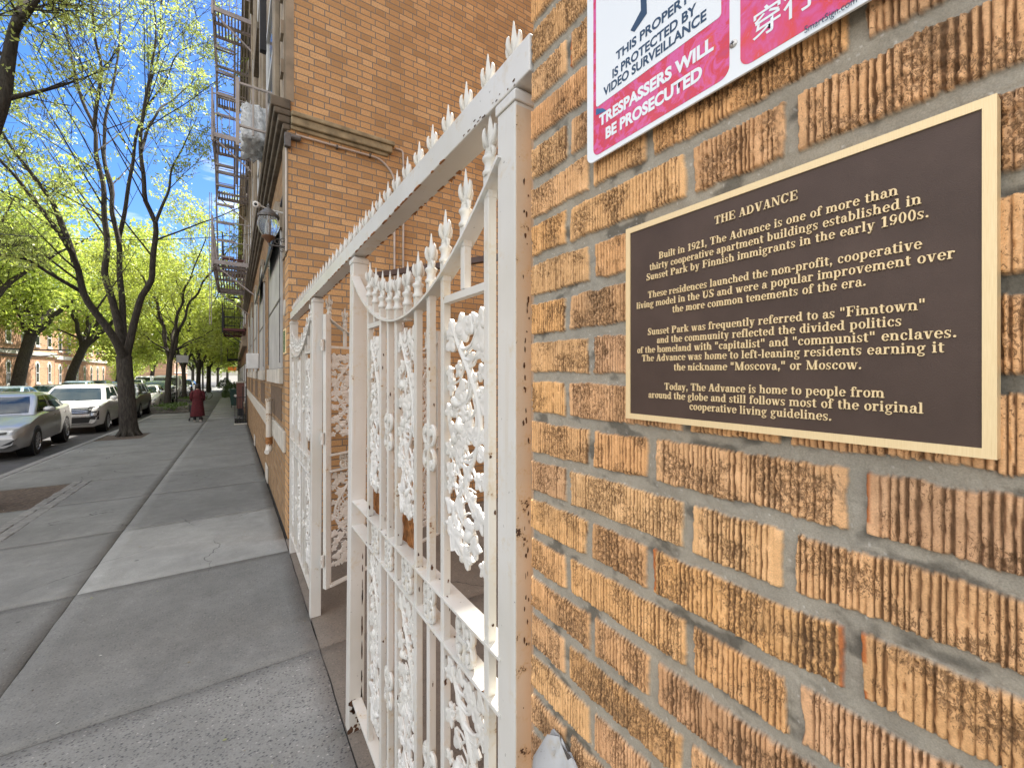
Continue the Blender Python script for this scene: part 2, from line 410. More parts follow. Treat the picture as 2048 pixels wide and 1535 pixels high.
    V = np.stack([X, Y, Z], -1).reshape(-1, 3)
    idx = np.arange(ny * nz_).reshape(nz_, ny)
    F = np.stack([idx[:-1, :-1], idx[1:, :-1], idx[1:, 1:], idx[:-1, 1:]], -1).reshape(-1, 4)
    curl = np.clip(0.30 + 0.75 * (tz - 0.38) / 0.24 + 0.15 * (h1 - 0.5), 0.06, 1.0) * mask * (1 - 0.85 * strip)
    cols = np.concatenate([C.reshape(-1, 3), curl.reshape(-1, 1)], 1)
    t = NT('combed_tan_brick'); at = t.n('ShaderNodeAttribute', attribute_name='tone')
    cc = t.coord('Object'); nn = t.noise(cc, 700, 3, 0.7)
    cu = t.noise(t.coord('Object', scale=(1, 1, 0.62)), 330, 3, 0.62, 1.6)
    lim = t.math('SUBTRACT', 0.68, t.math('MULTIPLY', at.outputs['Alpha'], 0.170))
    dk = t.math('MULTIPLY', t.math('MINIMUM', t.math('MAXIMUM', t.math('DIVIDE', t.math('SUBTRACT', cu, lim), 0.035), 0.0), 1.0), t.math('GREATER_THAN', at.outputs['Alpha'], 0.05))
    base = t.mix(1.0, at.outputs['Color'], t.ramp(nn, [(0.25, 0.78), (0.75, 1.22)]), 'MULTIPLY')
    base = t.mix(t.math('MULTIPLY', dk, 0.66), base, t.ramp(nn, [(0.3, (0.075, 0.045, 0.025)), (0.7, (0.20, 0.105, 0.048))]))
    t.set(Base_Color=base, Roughness=0.9)
    t.b.inputs['Specular IOR Level'].default_value = 0.25
    t.bump(t.math('SUBTRACT', t.math('MULTIPLY', nn, 0.5), dk), 0.7, 0.0016)
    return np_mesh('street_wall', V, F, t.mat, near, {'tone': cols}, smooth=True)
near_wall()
mb = MB()                                      # body of the building: alley side, upper storeys
NEAR_H = 11.5
mb.box(WX + 0.012, -14, -0.4, 9.0, 0.610, NEAR_H)
mb.build('alley_wall', brick_mat('tan_brick_alley_side', 0, tone=(0.43, 0.22, 0.085)), near)
mb = MB(); mb.box(WX + 0.002, -14, -0.4, WX + 0.011, -1.601, NEAR_H); mb.box(WX + 0.002, -1.6, 4.4, WX + 0.011, 0.609, NEAR_H)
mb.build('upper_wall', brick_mat('tan_brick_upper_front', 1, tone=(0.43, 0.22, 0.085)), near)
mb = MB(); mb.box(0.30, -14, NEAR_H, 9.1, 0.66, NEAR_H + 0.35)
mb.build('parapet', M['stone_dark'], near)

# ================================================================== serif capitals for the cast plaque
def g_R(x0, y0, x1, y1): return [[(x0, y0), (x1, y0), (x1, y1), (x0, y1)]]
def g_L(x0, y0, x1, y1, w): return [[(x0 - w / 2, y0), (x0 + w / 2, y0), (x1 + w / 2, y1), (x1 - w / 2, y1)]]
def g_O(cx, cy, rx, ry, tx, ty, a0=0, a1=360):
    n = max(4, int(abs(a1 - a0) / 24)); out = []
    for i in range(n):
        q = []
        for a, inner in ((a0 + (a1 - a0) * i / n, 0), (a0 + (a1 - a0) * (i + 1) / n, 0), (a0 + (a1 - a0) * (i + 1) / n, 1), (a0 + (a1 - a0) * i / n, 1)):
            a = math.radians(a)
            q.append((cx + (rx - tx * inner) * math.cos(a), cy + (ry - ty * inner) * math.sin(a)))
        out.append(q)
    return out
def g_D(cx, cy, r): return [[(cx + r * math.cos(i * math.pi / 4), cy + r * math.sin(i * math.pi / 4)) for i in range(8)]]
T = 0.125
GL = {}
GL['a'] = (0.48, g_R(.27, .05, .27 + T, .34) + g_O(.225, .32, .17, .165, .12, .045, 0, 165) + g_O(.18, .135, .16, .15, .11, .045, 50, 330) + g_R(.36, 0, .48, .05) + g_D(.10, .36, .055))
GL['b'] = (0.54, g_R(.06, 0, .06 + T, .70) + g_R(0, .655, .1, .70) + g_O(.27, .235, .23, .25, .125, .045, -150, 150))
GL['c'] = (0.45, g_O(.245, .24, .225, .25, .125, .045, 45, 325) + g_D(.36, .37, .065))
GL['d'] = (0.56, g_R(.34, .03, .34 + T, .70) + g_R(.26, .655, .40, .70) + g_R(.42, 0, .55, .045) + g_O(.25, .235, .23, .25, .125, .045, 30, 330))
GL['e'] = (0.48, g_O(.25, .24, .23, .25, .125, .045, 0, 325) + g_R(.10, .235, .47, .28))
GL['f'] = (0.35, g_R(.08, 0, .08 + T, .56) + g_O(.25, .55, .17, .16, .115, .05, 20, 180) + g_R(0, .435, .31, .48) + g_R(.0, 0, .29, .045) + g_D(.345, .60, .055))
GL['g'] = (0.50, g_O(.22, .32, .19, .165, .11, .04) + g_O(.23, -.09, .21, .12, .065, .055) + g_R(.09, .05, .20, .16) + g_D(.44, .44, .05) + g_R(.34, .41, .46, .455))
GL['h'] = (0.57, g_R(.06, 0, .06 + T, .70) + g_R(0, .655, .1, .70) + g_O(.28, .31, .205, .175, .125, .06, 0, 160) + g_R(.36, 0, .36 + T, .32) + g_R(0, 0, .24, .045) + g_R(.30, 0, .55, .045))
GL['i'] = (0.28, g_R(.06, 0, .06 + T, .48) + g_R(0, .435, .1, .48) + g_R(0, 0, .25, .045) + g_D(.12, .62, .075))
GL['k'] = (0.58, g_R(.06, 0, .06 + T, .70) + g_R(0, .655, .1, .70) + g_R(0, 0, .24, .045) + g_L(.20, .20, .42, .46, .06) + g_L(.45, 0, .27, .29, .13) + g_R(.32, .435, .53, .48) + g_R(.34, 0, .57, .045))
GL['l'] = (0.28, g_R(.06, 0, .06 + T, .70) + g_R(0, .655, .1, .70) + g_R(0, 0, .25, .045))
GL['m'] = (0.85, g_R(.06, 0, .06 + T, .48) + g_R(0, .435, .1, .48) + g_O(.275, .31, .195, .175, .12, .06, 0, 160) + g_R(.35, 0, .35 + T, .32) + g_O(.565, .31, .195, .175, .12, .06, 0, 160) + g_R(.64, 0, .64 + T, .32) + g_R(0, 0, .24, .045) + g_R(.30, 0, .53, .045) + g_R(.59, 0, .83, .045))
GL['n'] = (0.57, g_R(.06, 0, .06 + T, .48) + g_R(0, .435, .1, .48) + g_O(.28, .31, .205, .175, .125, .06, 0, 160) + g_R(.36, 0, .36 + T, .32) + g_R(0, 0, .24, .045) + g_R(.30, 0, .55, .045))
GL['o'] = (0.50, g_O(.25, .24, .23, .25, .125, .045))
GL['p'] = (0.55, g_R(.06, -.2, .06 + T, .48) + g_R(0, .435, .1, .48) + g_R(0, -.2, .24, -.155) + g_O(.28, .24, .23, .25, .125, .045, -150, 150))
GL['q'] = (0.55, g_R(.34, -.2, .34 + T, .48) + g_R(.27, -.2, .53, -.155) + g_O(.25, .24, .23, .25, .125, .045, 30, 330))
GL['r'] = (0.43, g_R(.06, 0, .06 + T, .48) + g_R(0, .435, .1, .48) + g_O(.28, .30, .16, .18, .10, .06, 60, 165) + g_D(.345, .41, .065) + g_R(0, 0, .26, .045))
GL['s'] = (0.40, g_O(.185, .355, .155, .135, .095, .045, 40, 240) + g_L(.245, .17, .125, .30, .12) + g_O(.185, .125, .165, .135, .10, .045, -140, 60) + g_R(.02, .0, .055, .16) + g_R(.31, .33, .345, .48))
GL['t'] = (0.34, g_R(.075, .09, .075 + T, .60) + g_R(0, .435, .32, .48) + g_O(.215, .12, .14, .13, .12, .05, 180, 325))
GL['u'] = (0.57, g_R(.06, .15, .06 + T, .48) + g_R(0, .435, .1, .48) + g_R(.35, .02, .35 + T, .48) + g_R(.28, .435, .40, .48) + g_O(.255, .165, .195, .175, .125, .06, 180, 330) + g_R(.43, 0, .55, .045))
GL['v'] = (0.52, g_L(.12, .48, .255, 0, .13) + g_L(.42, .48, .285, 0, .05) + g_R(-.01, .435, .23, .48) + g_R(.34, .435, .51, .48))
GL['w'] = (0.76, g_L(.11, .48, .235, 0, .125) + g_L(.385, .48, .265, 0, .05) + g_L(.37, .48, .50, 0, .125) + g_L(.66, .48, .53, 0, .05) + g_R(-.01, .435, .22, .48) + g_R(.29, .435, .46, .48) + g_R(.59, .435, .74, .48))
GL['y'] = (0.52, g_L(.12, .48, .265, 0, .13) + g_L(.42, .48, .215, -.15, .05) + g_R(-.01, .435, .23, .48) + g_R(.34, .435, .51, .48) + g_D(.12, -.145, .06) + g_R(.1, -.20, .22, -.15))
GL['T'] = (0.69, g_R(.26, 0, .42, .70) + g_R(.03, .65, .65, .70) + g_R(.03, .50, .075, .70) + g_R(.605, .50, .65, .70) + g_R(.17, 0, .51, .045))
GL['H'] = (0.80, g_R(.09, 0, .25, .70) + g_R(.54, 0, .70, .70) + g_R(.2, .33, .6, .38) + g_R(.02, 0, .33, .045) + g_R(.47, 0, .78, .045) + g_R(.02, .655, .33, .70) + g_R(.47, .655, .78, .70))
GL['E'] = (0.69, g_R(.09, 0, .25, .70) + g_R(.02, 0, .63, .045) + g_R(.02, .655, .61, .70) + g_R(.2, .335, .46, .38) + g_R(.43, .25, .475, .46) + g_R(.57, .5, .61, .70) + g_R(.59, 0, .635, .21))
GL['F'] = (0.64, g_R(.09, 0, .25, .70) + g_R(.02, 0, .33, .045) + g_R(.02, .655, .60, .70) + g_R(.2, .335, .46, .38) + g_R(.43, .25, .475, .46) + g_R(.56, .5, .60, .70))
GL['A'] = (0.74, g_L(.12, 0, .335, .70, .055) + g_L(.57, 0, .36, .70, .16) + g_R(.2, .21, .5, .26) + g_R(.02, 0, .25, .045) + g_R(.42, 0, .73, .045))
GL['D'] = (0.75, g_R(.09, 0, .25, .70) + g_O(.30, .35, .40, .35, .17, .05, -90, 90) + g_R(.02, 0, .31, .045) + g_R(.02, .655, .31, .70))
GL['V'] = (0.74, g_L(.15, .70, .37, 0, .16) + g_L(.61, .70, .40, 0, .055) + g_R(.0, .655, .31, .70) + g_R(.48, .655, .73, .70))
GL['N'] = (0.77, g_R(.10, 0, .15, .70) + g_R(.60, 0, .65, .70) + g_L(.14, .70, .60, 0, .16) + g_R(.02, 0, .24, .045) + g_R(.02, .655, .2, .70) + g_R(.5, .655, .74, .70))
GL['C'] = (0.73, g_O(.37, .35, .34, .36, .17, .05, 40, 325) + g_R(.61, .48, .65, .70) + g_D(.61, .16, .04))
GL['B'] = (0.68, g_R(.09, 0, .25, .70) + g_O(.33, .525, .25, .175, .14, .05, -90, 90) + g_O(.34, .19, .29, .19, .15, .05, -90, 90) + g_R(.02, 0, .35, .045) + g_R(.02, .655, .34, .70) + g_R(.2, .34, .35, .385))
GL['S'] = (0.58, g_O(.28, .515, .22, .20, .13, .05, 35, 250) + g_L(.38, .22, .19, .46, .16) + g_O(.28, .19, .24, .20, .14, .05, -150, 60) + g_R(.04, 0, .085, .22) + g_R(.46, .50, .50, .70))
GL['P'] = (0.65, g_R(.09, 0, .25, .70) + g_O(.32, .505, .28, .195, .15, .05, -90, 90) + g_R(.02, 0, .33, .045) + g_R(.02, .655, .33, .70) + g_R(.2, .31, .34, .36))
GL['U'] = (0.76, g_R(.10, .22, .26, .70) + g_R(.585, .24, .635, .70) + g_O(.37, .24, .27, .25, .155, .06, 180, 360) + g_R(.02, .655, .33, .70) + g_R(.49, .655, .73, .70))
GL['M'] = (0.95, g_R(.10, 0, .15, .70) + g_L(.15, .70, .46, 0, .15) + g_L(.74, .70, .47, 0, .05) + g_R(.68, 0, .84, .70) + g_R(.02, 0, .24, .045) + g_R(.02, .655, .2, .70) + g_R(.60, 0, .92, .045) + g_R(.7, .655, .92, .70))
GL['1'] = (0.50, g_R(.19, 0, .34, .70) + g_L(.10, .58, .24, .70, .10) + g_R(.08, 0, .45, .045))
GL['2'] = (0.50, g_O(.24, .49, .20, .21, .13, .05, -20, 175) + g_L(.11, .08, .36, .45, .11) + g_R(.03, 0, .46, .11) + g_D(.10, .53, .06))
GL['9'] = (0.50, g_O(.25, .47, .22, .23, .12, .05) + g_O(.20, .42, .27, .42, .12, .06, -80, 20) + g_D(.12, .09, .065))
GL['0'] = (0.50, g_O(.25, .35, .22, .36, .12, .05))
GL['.'] = (0.25, g_D(.11, .075, .075))
GL[','] = (0.25, g_D(.11, .075, .075) + g_L(.07, -.13, .15, .05, .05))
GL['-'] = (0.33, g_R(.03, .19, .29, .28))
GL['"'] = (0.42, g_L(.10, .44, .10, .70, .09) + g_L(.28, .44, .28, .70, .09))
GL[' '] = (0.27, [])
def line_polys(txt):
    x = 0; out = []
    for ch in txt:
        adv, ps = GL[ch]
        for p in ps: out.append([(x + a, b) for a, b in p])
        x += adv + 0.035
    return out, x - 0.04

# ================================================================== bronze plaque
PX = WX - 0.0135                               # front plane of the plaque field
def pix_on_x(px, py, X):
    r = (px - CX_PX) / F_PX; u = -(py - HY_PX) / F_PX
    c, s = math.cos(YAW), math.sin(YAW)
    d = (c * r + s, -s * r + c, u); k = X / d[0]
    return (X, d[1] * k, CZ + d[2] * k)
pl = thing('bronze_plaque', 'dark brown cast plaque with raised gold border and gold serif lettering', 'plaque', (WX, 0.2, 1.55))
y_l = pix_on_x(1253, 600, PX)[1]; y_r = pix_on_x(1995, 600, PX)[1]
zt = 0.5 * (pix_on_x(1253, 458, PX)[2] + pix_on_x(1995, 190, PX)[2]); zb = 0.5 * (pix_on_x(1253, 833, PX)[2] + pix_on_x(1995, 924, PX)[2])
inv = Vector((-WX, -0.2, -1.55))
def loc(v): return tuple(Vector(v) + inv)
t = NT('dark_bronze_field'); c = t.coord('Object'); nn = t.noise(c, 900, 2, 0.6)
t.set(Base_Color=t.ramp(t.noise(c, 18, 4), [(0.3, (0.058, 0.036, 0.026)), (0.7, (0.080, 0.051, 0.038))]), Roughness=0.55, Metallic=0.25)
t.bump(nn, 0.25, 0.0008); M['plaque_field'] = t.mat
t = NT('brushed_gold_bronze'); c = t.coord('Object', scale=(1, 40, 1)); nn = t.noise(c, 60, 3)
t.set(Base_Color=t.ramp(nn, [(0.3, (0.74, 0.57, 0.31)), (0.7, (0.82, 0.66, 0.39))]), Roughness=0.5, Metallic=0.35); M['gold'] = t.mat
mb = MB(); bw = 0.0070
mb.box(*loc((PX, y_r + 0.004, zb + 0.004)), *loc((WX + 0.0, y_l - 0.004, zt - 0.004)))
mb.build('field', M['plaque_field'], pl)
mb = MB(); xf = PX - 0.0014
for (a0, a1, b0, b1) in ((y_r, y_l, zt - bw, zt), (y_r, y_l, zb, zb + bw), (y_r, y_r + bw, zb + bw, zt - bw), (y_l - bw, y_l, zb + bw, zt - bw)):
    mb.box(*loc((xf, a0, b0)), *loc((WX - 0.001, a1, b1)))
mb.build('border', M['gold'], pl)
LINES = [('THE ADVANCE', 1430, 447, 1597, 402), ('Built in 1921, The Advance is one of more than', 1319, 517, 1797, 392),
         ('thirty cooperative apartment buildings established in', 1300.6, 540.5, 1844, 409), ('Sunset Park by Finnish immigrants in the early 1900s.', 1294, 560, 1860, 437),
         ('These residences launched the non-profit, cooperative', 1297, 596, 1845, 498), ('living model in the US and were a popular improvement over', 1274.5, 616, 1911.5, 520),
         ('the more common tenements of the era.', 1346, 624, 1734, 573), ('Sunset Park was frequently referred to as "Finntown"', 1296.4, 668, 1853, 622),
         ('and the community reflected the divided politics', 1315, 685.4, 1804.6, 653), ('of the homeland with "capitalist" and "communist" enclaves.', 1275.6, 704.7, 1915.6, 677.6),
         ('The Advance was home to left-leaning residents earning it', 1285, 721, 1889.6, 707), ('the nickname "Moscova," or Moscow.', 1349, 740, 1725, 739),
         ('Today, The Advance is home to people from', 1330, 779, 1770, 795), ('around the globe and still follows most of the original', 1298, 794, 1848, 828),
         ('cooperative living guidelines.', 1380, 818, 1665, 842)]
mb = MB(); cnt = 0
for txt, xa, ya, xb, yb_ in LINES:
    A = pix_on_x(xa, ya, PX); B = pix_on_x(xb, yb_, PX)
    polys, W = line_polys(txt)
    sx = (A[1] - B[1]) / W; sy = 0.0120 if txt != 'THE ADVANCE' else 0.0126
    z0 = 0.5 * (A[2] + B[2])
    for p in polys:
        cnt += 1; hh = 0.0013 + (cnt % 9) * 0.00004
        pp = p
        mb.prism(pp, lambda a, b: loc((PX + 0.0004, A[1] - a * sx, z0 + b * sy)), lambda a, b: loc((PX - hh, A[1] - a * sx, z0 + b * sy)))
mb.build('lettering', M['gold'], pl)

# ================================================================== trespass sign
SX = WX - 0.0125
def sp(px, py): p = pix_on_x(px, py, SX); return p[1], p[2]
sg = thing('warning_sign', 'white bordered metal sign with red panels above the plaque', 'sign', (WX, 0.25, 1.95))
inv = Vector((-WX, -0.25, -1.95))
yL = sp(1174, 200)[0]; zB = sp(1200, 316)[1]; zB2 = sp(1740, 0)[1]; zB = 0.5 * (zB + zB2)
yR = -0.02; zT = zB + 0.36
def rrect(a0, a1, b0, b1, r, n=6, corners=(1, 1, 1, 1)):
    out = []
    for i, (cx, cz, st) in enumerate(((a1 - r, b0 + r, -90), (a1 - r, b1 - r, 0), (a0 + r, b1 - r, 90), (a0 + r, b0 + r, 180))):
        if not corners[i]: out.append(((a1, b0), (a1, b1), (a0, b1), (a0, b0))[i]); continue
        for k in range(n + 1):
            an = math.radians(st + 90 * k / n); out.append((cx + r * math.cos(an), cz + r * math.sin(an)))
    return out
def slab(mb, poly, x0, x1): mb.prism(poly, lambda a, b: tuple(Vector((x0, a, b)) + inv), lambda a, b: tuple(Vector((x1, a, b)) + inv))
t = NT('glossy_white_sign'); t.set(Base_Color=(0.74, 0.78, 0.80), Roughness=0.22); M['sign_white'] = t.mat
t = NT('mottled_red_vinyl'); c = t.coord('Object'); a_ = t.noise(c, 38, 6, 0.65, 1.2)
t.set(Base_Color=t.ramp(a_, [(0.30, (0.50, 0.04, 0.13)), (0.45, (0.60, 0.03, 0.05)), (0.55, (0.62, 0.09, 0.30)), (0.68, (0.66, 0.05, 0.04)), (0.8, (0.55, 0.30, 0.20))]), Roughness=0.2); M['sign_red'] = t.mat  # noise mottles the red with magenta and tan
t = NT('sign_navy_print'); t.set(Base_Color=(0.012, 0.045, 0.095), Roughness=0.3); M['sign_navy'] = t.mat
mb = MB(); slab(mb, rrect(yR, yL, zB, zT, 0.012), SX + 0.003, SX); mb.build('sign_plate', M['sign_white'], sg, bevel=0.0006)
pA = sp(1187, 250)[0]; pB = sp(1459, 100)[0]; pz = sp(1330, 240)[1] ; 
zlow = zB + 0.0068
mid0, mid1 = sp(1481, 60)[0], yR + 0.007
mb = MB()
slab(mb, rrect(pB, pA, zlow, zT - 0.008, 0.011), SX + 0.001, SX - 0.0004)
mb.build('red_panel', M['sign_red'], sg)
t = NT('mottled_magenta_vinyl'); c = t.coord('Object'); a_ = t.noise(c, 30, 6, 0.65, 1.2)
t.set(Base_Color=t.ramp(a_, [(0.34, (0.60, 0.11, 0.33)), (0.5, (0.62, 0.06, 0.17)), (0.62, (0.66, 0.05, 0.04)), (0.75, (0.55, 0.16, 0.36))]), Roughness=0.2); M['sign_mag'] = t.mat  # noise mottles the magenta with red
mb = MB(); slab(mb, rrect(mid1, mid0, zlow, zT - 0.008, 0.011), SX + 0.001, SX - 0.0004); mb.build('magenta_panel', M['sign_mag'], sg)
wA = sp(1193, 200)[0]; wB = sp(1443, 40)[0]; wz = 0.5 * (sp(1194, 205)[1] + sp(1443, 47)[1])
mb = MB(); slab(mb, rrect(wB, wA, wz, zT - 0.02, 0.004), SX - 0.0002, SX - 0.0009); mb.build('white_panel', M['sign_white'], sg)

def font_mesh(name, txt, mat, parent, A, B, X0, bold=0.012, depth=0.0003, zfix=None, hscale=None):
    """A, B: (y,z) of the left / right end of the base line; letters read from large y to small y"""
    cu = bpy.data.curves.new(name, 'FONT'); cu.body = txt; cu.size = 1.0; cu.offset = bold; cu.resolution_u = 4
    ob = bpy.data.objects.new(name + '_tmp', cu); COL.objects.link(ob)
    bpy.context.view_layer.update()
    dg = bpy.context.evaluated_depsgraph_get(); me = bpy.data.meshes.new_from_object(ob.evaluated_get(dg))
    bpy.data.objects.remove(ob)
    co = np.empty(len(me.vertices) * 3, np.float32); me.vertices.foreach_get('co', co); co = co.reshape(-1, 3)
    x0, x1 = co[:, 0].min(), co[:, 0].max()
    sc = (A[0] - B[0]) / (x1 - x0); hs = hscale if hscale else sc
    z0 = 0.5 * (A[1] + B[1]) if zfix is None else zfix
    out = np.stack([np.full(len(co), X0), A[0] - (co[:, 0] - x0) * sc, z0 + co[:, 1] * hs], -1) + np.array(inv)
    me.vertices.foreach_set('co', out.astype(np.float32).ravel()); me.update()
    me.materials.clear(); me.materials.append(mat)
    o = bpy.data.objects.new(name, me); COL.objects.link(o); o.parent = parent
    return o
XT = SX - 0.0012
for nm, tx, a, b, mt, hs in (('lettering', 'THIS PROPERTY', (1233, 117), (1398, -5), 'sign_navy', 0.0168), ('lettering', 'IS PROTECTED BY', (1226, 151), (1394, 34), 'sign_navy', 0.0168),
                         ('lettering', 'VIDEO SURVEILLANCE', (1208, 188.7), (1414, 46), 'sign_navy', 0.0168),
                         ('lettering', 'TRESPASSERS WILL', (1199, 248), (1428, 106), 'sign_white', 0.0212), ('lettering', 'BE PROSECUTED', (1212, 275), (1405, 160), 'sign_white', 0.0212),
                         ('lettering', '\u7a7f\u884c', (1506, 82), (1634, -1), 'sign_white', 0.031), ('lettering', 'SmartSign.com', (1610, 68), (1715, 6), 'sign_navy', 0.0092)):
    A = sp(*a); B = sp(*b)
    font_mesh(nm, tx, M[mt], sg, A, B, XT if mt != 'sign_white' else SX - 0.0008, 0.008 if ord(tx[0]) > 255 else ((0.030 if mt == 'sign_navy' else 0.044) if tx[0] != 'S' else 0.0), hscale=hs)
# blue strokes of the camera pictogram, and the peeled blue corner
def flat_poly(mb, pts, X0):
    n = len(pts); mb.add([tuple(Vector((X0, *sp(*p))) + inv) for p in pts], [tuple(range(n))])
mb = MB(); flat_poly(mb, [(1262, 62), (1270, 65), (1295, 28), (1294, -10), (1282, -10), (1283, 22)], XT)
flat_poly(mb, [(1230, 0), (1310, -30), (1310, -60), (1230, -40)], XT)
mb.build('camera_pictogram', M['sign_navy'], sg)
mb = MB(); flat_poly(mb, [(1192.5, 231), (1214, 222), (1207, 217), (1193, 218)], SX - 0.0008)
mb.build('worn_corner', plain('worn_blue_print', (0.03, 0.12, 0.27), 0.3, 0, 0.2), sg)
p = sp(1467, 88)
mb = MB(); Mx = Matrix.Translation(Vector((SX, p[0], p[1])) + inv) @ Matrix.Rotation(R(-90), 4, 'Y')
mb.lathe([(0.0042, 0.0), (0.0042, 0.0006), (0.0030, 0.0019), (0.0010, 0.0023)], n=16, M=Mx)
mb.bar(tuple(Vector((SX - 0.0024, p[0] - 0.002, p[1])) + inv), tuple(Vector((SX - 0.0024, p[0] + 0.002, p[1])) + inv), 0.0006, 0.0006, m=1)
mb.bar(tuple(Vector((SX - 0.0026, p[0], p[1] - 0.002)) + inv), tuple(Vector((SX - 0.0026, p[0], p[1] + 0.002)) + inv), 0.0006, 0.0006, m=1)
mb.build('screw', [plain('zinc_screw', (0.45, 0.44, 0.42), 0.35, 0.8), M['iron_black']], sg, smooth=40)
# ================================================================== ornamental iron
def leaf_shape(mb, c, ang, size, lobes=5, dome=0.006, tilt=0.0, seed=0, m=0):
    """domed lobed leaf lying in the local y-z plane (x is the thickness)"""
    rnd = random.Random(seed); n = 26
    ca, sa = math.cos(ang), math.sin(ang)
    def rad(th):
        k = 0.54 + 0.46 * (0.55 * abs(math.cos(lobes * th / 2.0)) ** 0.8 + 0.45 * (1 - abs(math.sin(lobes * th / 2.0))) ** 0.8)
        return k * (1 - 0.25 * abs(math.sin(th / 2)) ** 6)
    base_i = []; vs = []; fs = []
    for sgn in (1, -1):
        o_ = len(vs); base_i.append(o_)
        vs.append((c[0] + sgn * dome * 0.75, c[1], c[2]))
        for ri, (q, hgt) in enumerate(((0.40, 0.80), (0.80, 1.0), (1.0, 0.62))):
            for i in range(n):
                th = 2 * math.pi * i / n; r = rad(th) * size * q
                vein = 0.55 * abs(math.cos(lobes * th / 2.0)) ** 6 * dome * (1 - q * 0.5)
                a = r * math.cos(th); b = r * math.sin(th) * 0.86
                y = a * ca - b * sa; z = a * sa + b * ca
                vs.append((c[0] + sgn * (dome * hgt * 0.8 + vein) + tilt * y + 0.10 * tilt * z, c[1] + y, c[2] + z))
        for i in range(n): fs.append((o_, o_ + 1 + i, o_ + 1 + (i + 1) % n))
        for ri in range(2):
            for i in range(n):
                a0 = o_ + 1 + ri * n + i; a1 = o_ + 1 + ri * n + (i + 1) % n
                fs.append((a0, a0 + n, a1 + n, a1))
    for i in range(n): fs.append((base_i[0] + 1 + 2 * n + i, base_i[1] + 1 + 2 * n + i, base_i[1] + 1 + 2 * n + (i + 1) % n, base_i[0] + 1 + 2 * n + (i + 1) % n))
    mb.add(vs, fs, m)

